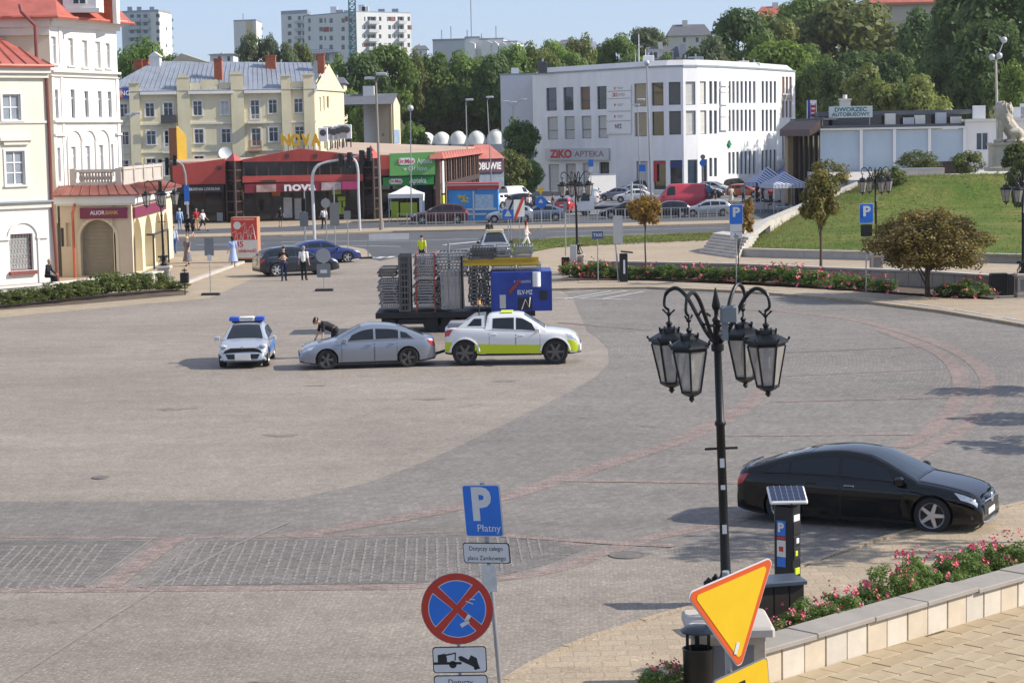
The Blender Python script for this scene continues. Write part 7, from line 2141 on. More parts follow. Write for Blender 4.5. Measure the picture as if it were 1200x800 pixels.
mb=MB();mb.box(bw*.44,bw*.67,-.012,-.002,bh*.03,bh*.34);mb.build('recess_panel',M_PLAST,bx);mb=MB();mb.tube([(bw*.5,-.05,bh*.05),(bw*.56,-.08,bh*.3),(bw*.62,-.05,bh*.1),(bw*.64,-.05,bh*.35)],.025,6);mb.build('hose',M_PILL,bx,True)
FB=Matrix(((1,0,0,0),(0,0,-1,0),(0,1,0,0),(0,0,0,1)))
text('PRIMAGASTRO',.14,M_LET,bx,Matrix.Translation((bw*.52,-.006,bh*.74))@FB,width=bw*.27)
text('ELV-MZ',.24,M_LET,bx,Matrix.Translation((bw*.56,-.018,bh*.47))@FB,width=bw*.25,bold=.02)
# ---------------------------------------------------------------- street furniture
M_IRON=mat('black_cast_iron',(.014,.015,.016),.42,.4,var=.25,vs=4,bump=.1,bs=40)
M_FROST=mat('frosted_lantern_glass',(.36,.335,.30),.2,var=.25,vs=5);M_FROST.node_tree.nodes['Principled BSDF'].inputs['Alpha'].default_value=.62
M_STONEP=mat('plinth_stone',(.42,.36,.28),.85,var=.14,vs=2,bump=.2,bs=20)
M_STEEL=mat('grey_sign_post',(.36,.37,.38),.4,.5,var=.1,vs=2)
M_SGREY=mat('sign_back_grey',(.20,.215,.225),.55,.3,var=.1,vs=1)
M_SBLUE=mat('traffic_sign_blue',(.012,.15,.58),.4,var=.08,vs=3,coat=.2)
M_SWHT=mat('traffic_sign_white',(.62,.62,.61),.45,var=.07,vs=3)
M_SRED=mat('traffic_sign_red',(.46,.035,.02),.45,var=.12,vs=5)
M_BLKP=mat('sign_black',(.012,.012,.013),.5,var=0)
SQ=2400/G(853,812).y
# lantern shared pieces (origin at the hanging point, z down)
def hexring(r,z,n=6):return [(r*math.cos(6.2832*k/n+.52),r*math.sin(6.2832*k/n+.52),z) for k in range(n)]
mb=MB()
mb.loft([hexring(.03,0),hexring(.05,-.03),hexring(.03,-.07),hexring(.12,-.10),hexring(.135,-.15),hexring(.16,-.16),hexring(.30,-.235),hexring(.31,-.27),hexring(.265,-.29),hexring(.26,-.32)])
for k in range(6):
 a=6.2832*k/6+.52;c,s_=math.cos(a),math.sin(a)
 mb.tube([(c*.262,s_*.262,-.31),(c*.15,s_*.15,-.86)],.015,5)
 mb.tube([(c*.30,s_*.30,-.24),(c*.325,s_*.325,-.2)],[.012,.02],5)
 mb.tube([(c*.135,s_*.135,-.15),(c*.14,s_*.14,-.08)],[.012,.018],4)
mb.loft([hexring(.16,-.85),hexring(.165,-.88),hexring(.10,-.92),hexring(.03,-.95),hexring(.045,-.98),hexring(.01,-1.02)])
LANT=mb.mesh('lantern',M_IRON,30)
mb=MB();a0,a1=6.2832/6+.52,6.2832*2/6+.52
q=[(r*math.cos(a),r*math.sin(a),z) for r,a,z in ((.258,a0,-.32),(.258,a1,-.32),(.148,a1,-.855),(.148,a0,-.855))]
mb.face(q);LPANE=mb.mesh('pane',M_FROST)
mb=MB();mb.lathe([(.03,-.35),(.05,-.42),(.055,-.6),(.03,-.68)],10);LBULB=mb.mesh('bulb',M_SWHT,True)
ARM=MB()
P=[(.04,0,3.72),(.16,0,3.86),(.30,0,4.10),(.44,0,4.33),(.60,0,4.45),(.76,0,4.38),(.80,0,4.22),(.74,0,4.16)]
P=[tuple(p) for p in catmull([Vector(p) for p in P],4)]
ARM.tube(P,[.028]*(len(P)-8)+[.02]*8,7);ARM.tube([(.05,0,3.95),(.2,0,3.97),(.28,0,4.06),(.24,0,4.14),(.17,0,4.10)],.016,6);ARM.tube([(.735,0,4.17),(.735,0,4.0)],.014,6);ARM.ball((.735,0,4.10),.035,7,5);ARM.tube([(.64,0,4.16),(.735,0,4.08),(.83,0,4.16)],.014,5)
ARM_ME=ARM.mesh('arm',M_IRON,40)
def lamp_post(label,base,lean=0,rz=R(-35),ped=1.06):
 t=thing('street_lamp',label,'street lamp',(base[0],base[1],ped),0,'cast iron lamps with hanging lanterns')
 t.matrix_basis=Matrix.Translation((base[0],base[1],ped))@Matrix.Rotation(lean,4,'Y')
 mb=MB();mb.lathe([(.21,-.0),(.21,.05),(.15,.1),(.10,.22),(.13,.45),(.15,.5),(.085,.56),(.07,.62),(.062,1.2),(.058,2.6),(.075,2.62),(.075,2.66),(.055,2.68),(.05,3.6),(.085,3.62),(.085,3.70),(.055,3.72),(.05,4.0),(.065,4.03),(.03,4.08),(.03,4.15),(.05,4.18),(.06,4.22),(.008,4.46)],14)
 mb.tube([(-.22,0,2.30),(.22,0,2.30)],.018,5)
 mb.build('pole',M_IRON,t,45)
 mb=MB()
 for k in range(6):
  a=k*1.0472;c,s_=math.cos(a),math.sin(a)
  mb.tube([(c*.24,s_*.24,0.0),(c*.27,s_*.27,.14),(c*.17,s_*.17,.32),(c*.16,s_*.16,.46),(c*.24,s_*.24,.54),(c*.28,s_*.28,.47)],.022,5);mb.ball((c*.26,s_*.26,.47),.05,7,5)
 mb.build('base_scroll',M_IRON,t,40)
 for k in range(4):
  a=rz+k*math.pi/2
  o=link('arm',ARM_ME,t,Matrix.Rotation(a,4,'Z'))
  l=link('lantern',LANT,t,Matrix.Rotation(a,4,'Z')@Matrix.Translation((.735,0,4.0))@Matrix.Diagonal((.94,.94,.96,1)))
  for j in range(6):link('pane',LPANE,l,Matrix.Rotation(j*1.0472,4,'Z'))
  link('bulb',LBULB,l)
 return t
def pedestal(label,base,w=.62,h=1.06,name='lamp_pedestal',rz=0):
 t=thing(name,label,'pedestal',(base[0],base[1],0),rz,'stone lamp pedestals')
 a=w/2
 mb=MB();mb.bbox(-a*1.1,a*1.1,-a*1.1,a*1.1,0,.2,.02);mb.build('plinth',M_STONEP,t)
 mb=MB();mb.bbox(-a,a,-a,a,.2,h-.14,.01);mb.build('shaft',M_STONEP,t)
 mb=MB();mb.bbox(-a*1.25,a*1.25,-a*1.25,a*1.25,h-.13,h,.035);mb.build('cap',M_PALE,t)
 for q,(x,y) in enumerate(((0,-1),(1,0),(-1,0))):
  mb=MB();mb.box(-a*.66,a*.66,-a-.012,-a-.001,.3,h-.26,Matrix.Rotation(math.atan2(x,-y),4,'Z'));mb.build('panel',mat('grey_plinth_panel',(.16,.16,.165),.6,var=.1),t)
 return t
b=G(853,812)
hero=lamp_post('tall black lamp with four big lanterns in the foreground beside the parking meter',b,R(-1.6))
pedestal('wide stone pedestal under the big foreground lamp, behind the yellow triangle',b,.92,1.04)
mb=MB();mb.box(.04,.12,-.30,-.22,3.78,4.02);mb.bbox(.02,.26,-.34,-.24,4.02,4.24,.03);mb.tube([(0,0,3.85),(.1,-.15,3.82),(.1,-.26,3.85)],.025,6);mb.build('floodlight',M_SGREY,hero,40)
for z,h in ((1.15,.12),(1.75,.06),(2.05,.12)):mb=MB();mb.box(-.03,.03,-.068,-.058,z,z+h);mb.build('sticker',M_SWHT,hero)
for lb,px,py in [('lamp with lanterns left of the taxi sign by the flower bed',677,321),('lamp with lanterns at the bank corner by the shrubs',193,335),('lamp whose lanterns show above the copper brown tree',1027,319),('lamp cut by the right picture edge, one lantern showing',1199,348)]:
 b=G(px,py);lamp_post('cast iron '+lb,b,R(-.8),R(15 if px<1100 else 60));pedestal('stone pedestal of the '+lb,b)
 # ---- sign helpers
def post(t,h,r=.03,m=None,lean=0,x=0,y=0):
 mb=MB();mb.cyl((x,y,0),(x+lean*h,y,h),r,n=10);return mb.build('post',m or M_STEEL,t,True)
def plate(t,name,poly,z,m,y=-.05,d=.012,par=None):
 """poly in (x,z) about the centre, facing local -y"""
 mb=MB();mb.loft([[(px,y-d,z+pz) for px,pz in poly],[(px,y,z+pz) for px,pz in poly]]);return mb.build(name,m,par or t)
def rrect(w,h,r=.03,n=4):
 o=[]
 for cx,cz,a0 in ((w/2-r,h/2-r,0),(-w/2+r,h/2-r,90),(-w/2+r,-h/2+r,180),(w/2-r,-h/2+r,270)):
  o+=[(cx+r*math.cos(R(a0+90*k/n)),cz+r*math.sin(R(a0+90*k/n))) for k in range(n+1)]
 return o
def disc(r,n=28):return [(r*math.cos(6.2832*k/n),r*math.sin(6.2832*k/n)) for k in range(n)]
def rtri(side,r=.05,down=True,n=5):
 h=side*.866;pts=[(-side/2,h/3),(0,-h*2/3),(side/2,h/3)];o=[]
 for k in range(3):
  p,a,c=Vector(pts[k]),Vector(pts[k-1]),Vector(pts[(k+1)%3]);u=(a-p).normalized();w=(c-p).normalized();bis=(u+w).normalized();ctr=p+bis*r*2
  a0=math.atan2(-u.y,-u.x);s0=Vector((u.y,-u.x));n0=s0 if s0.dot(bis)<0 else -s0;s1=Vector((w.y,-w.x));n1=s1 if s1.dot(bis)<0 else -s1
  for q in range(n+1):v=n0.lerp(n1,q/n).normalized();o.append(tuple(ctr+v*r))
 if not down:o=[(x,-z) for x,z in o][::-1]
 return o
def TM(x,y,z):return Matrix.Translation((x,y,z))@FW1
# ---- foreground parking sign
yawP=R(-26)
bP=G(588,822)
t=thing('parking_sign','blue P sign on a leaning post with two white plates below','parking sign',(bP.x,bP.y,0));sP=2400/bP.y
t.matrix_basis=Matrix.Translation((bP.x,bP.y,0))@Matrix.Rotation(R(-4.0),4,'Y')@Matrix.Rotation(yawP,4,'Z')
post(t,3.0,.032)
zc1=(822-588)/sP;hP=62/sP;wP=hP*.80
plate(t,'sign_back',rrect(wP,hP,.03),zc1,M_SGREY,-.035);sp_=plate(t,'sign_face',rrect(wP,hP,.03),zc1,M_SWHT,-.048,.004);sb=plate(t,'blue_field',rrect(wP-.02,hP-.02,.03),zc1,M_SBLUE,-.053,.003)
text('P',hP*.85,M_SWHT,sb,TM(0.0,-.058,zc1+hP*.10),width=wP*.52,bold=.045,depth=.002);text('Płatny',hP*.20,M_SWHT,sb,TM(wP*.14,-.058,zc1-hP*.34),width=wP*.62,depth=.002)
z2=(822-639)/sP;w2,h2=wP*1.25,25/sP
plate(t,'plate_border',rrect(w2,h2,.04),z2,M_BLKP,-.04);wp=plate(t,'white_plate',rrect(w2-.025,h2-.025,.035),z2,M_SWHT,-.053,.003)
text('Dotyczy całego',.085,M_BLKP,wp,TM(0,-.057,z2+.06),width=w2*.72,depth=.001);text('placu Zamkowego',.085,M_BLKP,wp,TM(0,-.057,z2-.07),width=w2*.82,depth=.001)
plate(t,'paper_notice',rrect(.22,.36,.02),(822-670)/sP,mat('crumpled_paper',(.60,.60,.58),.8,var=.15,vs=8),-.037,.004)
# ---- foreground no-stopping sign
bR=G(543,860);sR=2400/bR.y
t=thing('no_stopping_sign','round red and blue no stopping sign above a tow truck plate','traffic sign',(bR.x,bR.y,0));t.matrix_basis=Matrix.Translation((bR.x,bR.y,0))@Matrix.Rotation(R(-1.5),4,'Y')@Matrix.Rotation(R(-6),4,'Z')
z1=(860-706)/sR;post(t,z1+.3,.03,None,0,.0,.03);r=43.5/sR
plate(t,'sign_back',disc(r,36),z1,M_SGREY,.0);rd=plate(t,'red_disc',disc(r*.985,36),z1,M_SRED,-.013,.003)
for k in range(4):
 a0=k*90+10-45+38-3;rr=r*.80
 def seg(rr,g):
  a=[R(90*k-37+g+(74-2*g)*q/10) for q in range(11)];return [(rr*math.cos(x),rr*math.sin(x)) for x in a]+[(rr*(.15+g*.01)*math.cos(R(90*k)),rr*(.15+g*.01)*math.sin(R(90*k)))]
 plate(t,'white_line',[(x*math.cos(R(2))-z*math.sin(R(2)),z*math.cos(R(2))+x*math.sin(R(2))) for x,z in seg(rr,0)],z1,M_SWHT,-.0165,.0015,rd)
 plate(t,'blue_field',[(x*math.cos(R(2))-z*math.sin(R(2)),z*math.cos(R(2))+x*math.sin(R(2))) for x,z in seg(rr*.975,1.6)],z1,M_SBLUE,-.0185,.0015,rd)
for x,z,w_,h_,a in ((.09,-.19,.12,.05,-.5),(.13,-.12,.05,.09,.6),(.16,.08,.10,.012,.4),(.2,.12,.07,.01,.1)):
 mb=MB();mb.box(-w_/2,w_/2,-.022,-.0205,-h_/2,h_/2,Matrix.Translation((x,0,z1+z))@Matrix.Rotation(a,4,'Y'));mb.build('sticker_scrap',mat('crumpled_paper'),rd)
z2=(860-768)/sR;w2,h2=65/sR,32/sR
plate(t,'plate_border',rrect(w2,h2,.04),z2,M_BLKP,0);wp=plate(t,'white_plate',rrect(w2-.025,h2-.025,.035),z2,M_SWHT,-.013,.003)
k=w2/210;OX,OZ=105,52
def pic(pts,nm='tow_pictogram'):plate(t,nm,[((x-OX)*k,(OZ-z)*k) for x,z in pts],z2,M_BLKP,-.0165,.001,wp)
pic([(4,60),(4,70),(112,70),(112,60)][::-1]);pic([(20,60),(20,32),(50,26),(56,44),(56,60)][::-1]);pic([(50,30),(92,22),(92,27),(52,36)][::-1]);pic([(88,24),(92,24),(90,54),(85,54)][::-1])
pic([(78+15*math.cos(a),70+15*math.sin(a)) for a in np.linspace(6.28,.4,14)]);pic([(100,40),(112,36),(140,52),(150,34),(172,46),(176,66),(184,88),(172,90),(150,76),(104,54)][::-1]);pic([(166+7*math.cos(a),86+7*math.sin(a)) for a in np.linspace(6.28,.4,10)])
z3=(860-806)/sR;plate(t,'plate_border',rrect(w2,h2*1.2,.04),z3,M_BLKP,0);wp3=plate(t,'white_plate',rrect(w2-.025,h2*1.2-.025,.035),z3,M_SWHT,-.013,.003)
text('Dotyczy',.115,M_BLKP,wp3,TM(0,-.017,z3+h2*.32),width=w2*.45,depth=.001);text('tego placu',.115,M_BLKP,wp3,TM(.04,-.017,z3-h2*.12),width=w2*.6,depth=.001)
# ---- give way triangle, plate below
dS=131/.9;YS_=2400/dS
pc=(A(809,690,YS_)*1+A(903,658,YS_)+A(866,783,YS_))/3
e1=CAMROT@Vector((94,30,-66));e2=CAMROT@Vector((57,-93,-60));e1.normalize();nn=e2.cross(e1).normalized()*-1
if (Vector((0,0,CAMZ))-pc).dot(nn)<0:nn=-nn
ey=nn.cross(e1).normalized();MT=Matrix((e1,-nn,ey)).transposed().to_4x4();MT.translation=pc
t=thing('give_way_sign','large orange bordered yellow give way triangle leaning on its post in the foreground','traffic sign',pc);t.matrix_basis=MT
S0=.985
plate(t,'sign_back',rtri(S0*1.0,.045),0,M_SWHT,.006);rdt=plate(t,'orange_border',rtri(S0*.975,.042),0,mat('orange_red_border',(.62,.095,.015),.45,var=.06),-.007,.003);plate(t,'yellow_field',rtri(S0*.83,.030),0,mat('sign_yellow',(.74,.46,.008),.45,var=.05,vs=4),-.011,.002,rdt)
mb=MB();mb.box(-.018,.018,-.0165,-.015,-.05,.05,Matrix.Translation((-.02,0,-.36))@Matrix.Rotation(R(25),4,'Y'));mb.build('sticker_scrap',M_SWHT,rdt)
mb=MB();mb.cyl((0,.05,.30),(-.30,.05,-3.2),.03,n=10);mb.build('post',M_STEEL,t,True)
Mp=MT.copy();Mp.translation=pc+ey*-.765-e1*.0
pl_=thing('yellow_plate','yellow rectangular supplementary plate with black symbol under the triangle','traffic sign plate',pc);pl_.matrix_basis=Mp
plate(pl_,'plate_border',rrect(.62,.42,.04),0,M_SGREY,.006);yb=plate(pl_,'plate_face',rrect(.60,.40,.035),0,mat('sign_yellow'),-.007,.003);plate(pl_,'black_bar',rrect(.08,.24,.004),-.02,M_BLKP,-.011,.002,yb)
# ---- parking meter
b=G(923,708);sM=2400/b.y
t=thing('parking_meter','dark parking meter with tilted solar panel and blue P panel','parking meter',(b.x,b.y,0),R(-38))
M_MET=mat('anthracite_metal',(.022,.024,.028),.4,.4,var=.1,vs=3)
H=(708-586)/sM
mb=MB();mb.bbox(-.17,.17,-.15,.15,0,H,.03);mb.build('cabinet',M_MET,t);mb=MB();mb.bbox(-.19,.19,-.17,.17,H+.002,H+.08,.02);mb.build('top_collar',M_MET,t)
Ms=Matrix.Translation((0,0,H+.15))@Matrix.Rotation(R(38),4,'Z')@Matrix.Rotation(R(20),4,'X')
mb=MB();mb.bbox(-.30,.30,-.26,.26,-.03,.02,.02,Ms);sp_=mb.build('solar_panel',M_PILL,t)
for i in range(6):
 for j in range(4):mb=MB();mb.box(-.275+i*.0925,-.19+i*.0925,-.235+j*.119,-.124+j*.119,.021,.024,Ms);mb.build('solar_cell',mat('solar_cell_blue',(.03,.045,.085),.15,.3,var=.1),sp_)
 # left-hand face carries the P panel, right-hand face the controls
def fb(n_,m_,x0,x1,z0,z1,d=.01,par=None,y=-.15):mb=MB();mb.bbox(x0,x1,y-d,y-.001,z0,z1,.003);return mb.build(n_,m_,par or t)
ML=Matrix.Rotation(R(-90),4,'Z')
def fl(n_,m_,y0,y1,z0,z1,d=.01):mb=MB();mb.box(-.17-d,-.171,y0,y1,z0,z1);return mb.build(n_,m_,t)
pp=fb('blue_panel',M_SBLUE,-.10,.06,H-.50,H-.25);text('P',.20,M_SWHT,pp,TM(-.02,-.163,H-.37),width=.11,bold=.04,depth=.002)
fb('red_panel',M_SRED,-.10,.06,H-.56,H-.51);fb('instruction_panel',M_SWHT,-.10,.06,H-.84,H-.57);fb('blue_panel',M_SBLUE,-.10,.06,H-1.0,H-.85);fb('red_spot',M_SRED,-.06,.02,H-.75,H-.67,.014)
for y0,y1,z0,z1,m_,n_ in ((-.10,.08,H-.26,H-.16,M_PILL,'label'),(-.11,.11,H-.48,H-.28,M_BLKP,'screen'),(-.10,.10,H-.66,H-.50,M_PLAST,'card_reader'),(-.04,.04,H-.62,H-.54,M_PILL,'keypad'),(-.10,.10,H-.88,H-.68,M_PLAST,'ticket_slot'),(-.07,.0,H-.82,H-.74,M_HIV,'yellow_sticker'),(-.08,.06,H-1.12,H-1.02,M_HIV,'yellow_sticker')):
 mb=MB();mb.bbox(.171,.185 if n_!='keypad' and n_!='yellow_sticker' else .195,y0,y1,z0,z1,.003);mb.build(n_,m_,t)
 # ---- dark litter enclosure, bin
M_DWOOD=mat('dark_stained_boards',(.028,.020,.016),.6,var=.3,vs=3)
b=G(910,742);t=thing('litter_enclosure','dark boarded box with grey metal lid between lamp pedestal and meter','box',(b.x,b.y,0),R(14));hb=62/(2400/b.y)
for k in range(3):mb=MB();mb.bbox(-.36+k*.245,-.13+k*.245,-.22,.22,.02,hb,.008);mb.build('board',M_DWOOD,t)
mb=MB();mb.bbox(-.40,.40,-.27,.27,hb+.002,hb+.07,.02);mb.build('lid',mat('grey_blue_lid',(.10,.125,.16),.35,.5),t)
b=G(819,832);t=thing('litter_bin','round black litter bin with flat lid beside the lamp pedestal','litter bin',(b.x,b.y,0));k=2400/b.y
mb=MB();mb.lathe([(.17,.05),(.19,.08),(.205,.82),(.215,.84),(.19,.845),(.18,.3)],22);mb.build('barrel',M_IRON,t,40)
mb=MB();mb.lathe([(.23,1.06),(.24,1.08),(.16,1.13),(.02,1.15)],22);mb.build('lid',mat('dark_blue_lid',(.02,.028,.04),.3,.4),t,40)
mb=MB();mb.box(-.03,.03,.17,.22,0,1.07);mb.box(.12,.16,.02,.06,.8,1.07);mb.box(-.16,-.12,.02,.06,.8,1.07);mb.build('bracket',M_IRON,t)
# ---- stone wall with panels and coping, bottom right
wl_=thing('planter_wall','low planter wall of pale stone panels with grey coping at bottom right','wall',(p0.x,p0.y,0),math.atan2(wd.y,wd.x))
Lw=(p1-p0).length+3.0;hw_=.50;x=-.15
M_PANELS=[mat('limestone_panel_'+n_,c,.8,var=.09,vs=3,bump=.1,bs=14) for n_,c in (('cream',(.53,.45,.34)),('pale',(.56,.50,.41)),('grey',(.51,.46,.39)))]
mb=MB();mb.box(-.3,Lw,.06,.42,0,hw_-.005);mb.build('wall_core',mat('dark_joint',(.14,.12,.10),.9),wl_)
x=-.28;k=0
while x<Lw-.3:
 w_=.44+.05*rnd.random();g_=.012 if k%2 else .03
 mb=MB();mb.bbox(x,x+w_,.0,.055,.012,hw_-.012,.006);mb.build('stone_panel',M_PANELS[(0,1,0,2,1,0,1)[k%7]],wl_);x+=w_+g_;k+=1
x=-.34
while x<Lw:
 w_=1.25+.15*rnd.random();mb=MB();mb.bbox(x,x+w_,-.07,.50,hw_,hw_+.065,.010,Matrix.Rotation(R(rnd.uniform(-.35,.35)),4,'Y'));mb.build('coping_stone',mat('grey_coping',(.30,.27,.235),.8,var=.12,vs=2.5,bump=.15,bs=20),wl_);x+=w_+.012
wm_=wm(wl_)
struct(polyat([wm_@Vector(q) for q in ((-.3,.42,0),(Lw,.42,0),(Lw,1.5,0),(-.3,1.25,0))],.10,M_SOIL,'flower_bed'))
# fine rose shrubs
ROSF=[]
for i in range(3):
 v,f,c=crown_arrays(500+i,34,5200,.050,'umbrella',(.18,.36),fill=.35);v=v*np.array([1,1,.5])
 ROSF.append((npmesh('foliage',v,f,M_ROSE),blossoms(40+i,20,.050,M_PINK,6,1,1,0,9),blossoms(60+i,18,.050,M_PINKD,6,1,1,0,9)))
for k,(u,yy,w_,h) in enumerate([(.10,.80,.85,.88),(.75,.82,.85,.62),(1.35,.8,.8,.66),(1.95,.82,.9,.70),(2.6,.85,.9,.72),(3.25,.9,.9,.66),(3.9,.9,1.0,.88),(4.6,.95,1.0,.95),(5.3,.95,1.0,.82),(6.0,1.0,1.0,.80),(6.7,1.0,1.0,.78),(7.4,1.0,1.1,.85)]):
 q=wm_@Vector((u,yy,.1));t=thing('rose_bush','%s pink rose bush behind the planter wall'%(['first from the meter, the lowest in the picture,','second','third','fourth','fifth','sixth','seventh','eighth','ninth','tenth','eleventh','twelfth and farthest'][k]),'rose bush',q,rnd.uniform(0,6),'rose bushes behind the planter wall')
 M=Matrix.Diagonal((w_/2,w_/2,h,1));link('foliage',ROSF[k%3][0],t,M);o=link('blossoms',ROSF[k%3][1 if k!=5 else 2],t,M);o['kind']='stuff'
b=G(776,826);t=thing('rose_bush','rose bush at the bottom edge left of the black litter bin','rose bush',b,0,'rose bushes behind the planter wall');M=Matrix.Diagonal((.40,.40,.62,1));link('foliage',ROSF[0][0],t,M);o=link('blossoms',ROSF[1][1],t,M);o['kind']='stuff'
# ---- stone-panel walls further away
def panel_wall(name,label,pix,h,n,m,cap):
 P_=[G(*q) for q in pix];c=P_[0];t=thing(name,label,'wall',(c.x,c.y,0))
 for a,b in zip(P_,P_[1:]):
  w=Wall(a,b);k_=max(2,int(n*w.len));st=w.len/k_
  wbox(t,w,'wall_core',M_CONC,(0,w.len,.05,.3,0,h-.01))
  mb=MB();mb.bbox(.008,st-.008,.0,.045,.02,h-.01,.006);me=mb.mesh('stone_panel',m)
  for i in range(k_):link('stone_panel',me,t,wm(t).inverted()@w.M@Matrix.Translation((st*i,0,0)))
  wbox(t,w,'coping',cap,(-.02,w.len+.02,-.06,.38,h,h+.09))
panel_wall('bed_wall','long stone panelled wall behind the rose bed',[(690,325),(860,329),(960,334),(1080,339),(1172,346)],.80,1.55,mat('taupe_stone_panel',(.34,.30,.25),.85,var=.16,vs=1.5,bump=.1),M_PALE)
panel_wall('bank_wall','low pale panelled wall behind the shrubs in front of the bank',[(-40,360),(60,351),(150,341),(196,335)],.72,.85,mat('pale_wall_panel',(.55,.52,.47),.85,var=.1,vs=1),M_TRIM)
# ---------------------------------------------------------------- people
SKIN=mat('skin',(.50,.30,.21),.6,var=.05,vs=6);SKIN_EYE=mat('eye_dark',(.03,.02,.02),.3,var=0)
def J(h=1.76,la=(8,0,8),ra=(8,0,8),ll=(0,0),rl=(0,0),lean=0,seat=False):
 """joint positions; arm = (out, forward, elbow), leg = (swing, knee) in degrees; x right, -y forward"""
 k=h/1.76;P={}
 hip=.93
 if seat:hip=.12
 P['pelvis']=Vector((0,0,hip));Lr=Matrix.Rotation(R(lean),3,'X')
 def T(v):return P['pelvis']+Lr@Vector(v)
 P['chest']=T((0,0,.34));P['neck']=T((0,0,.56));P['head']=T((0,-.015,.72))
 for s,a,l in ((-1,la,ll),(1,ra,rl)):
  n='L' if s<0 else 'R'
  P['sh'+n]=T((.185*s,0,.50))
  d=Matrix.Rotation(R(a[1]),3,'X')@Vector((s*math.sin(R(a[0])),0,-math.cos(R(a[0]))));d=Lr@d if lean<40 else d
  P['el'+n]=P['sh'+n]+d*.29
  d2=Matrix.Rotation(R(-a[2]),3,'X')@d
  if len(a)>3:d2=Vector(a[3]).normalized()
  P['wr'+n]=P['el'+n]+d2*.25;P['ha'+n]=P['wr'+n]+d2*.085;P['_d'+n]=d2
  P['hp'+n]=P['pelvis']+Vector((.095*s,0,-.03))
  u=Vector((0,-math.sin(R(l[0])),-math.cos(R(l[0]))));P['kn'+n]=P['hp'+n]+u*.44
  v=Vector((0,-math.sin(R(l[0]-l[1])),-math.cos(R(l[0]-l[1]))));P['an'+n]=P['kn'+n]+v*.42;P['to'+n]=P['an'+n]+Vector((.03*s,-.17,-.045))
 lo=min(P['anL'].z,P['anR'].z)-.075
 for q in P:
  if q[0]!='_':P[q]=(P[q]-Vector((0,0,lo)))*k
 return P,k
def capsule(mb,a,b,r0,r1,n=10):
 d=(b-a)
 L=max(d.length,1e-4);d=d/L
 pts,rr=[],[]
 for t in (-1,-.8,-.5,0):pts.append(a+d*r0*t);rr.append(r0*math.sqrt(max(0.02,1-t*t)))
 for t in (0,.5,.8,1):pts.append(b+d*r1*t);rr.append(r1*math.sqrt(max(0.02,1-t*t)))
 mb.tube(pts,rr,n)
def remesh(mb,vox,smooth=3):
 me=mb.mesh('m',SKIN);o=bpy.data.objects.new('t',me);COL.objects.link(o)
 m=o.modifiers.new('r','REMESH');m.mode='VOXEL';m.voxel_size=vox
 s=o.modifiers.new('s','SMOOTH');s.iterations=smooth;s.factor=.5
 out=bpy.data.meshes.new_from_object(o.evaluated_get(bpy.context.evaluated_depsgraph_get()));bpy.data.objects.remove(o)
 out.shade_smooth();return out
POSE={}
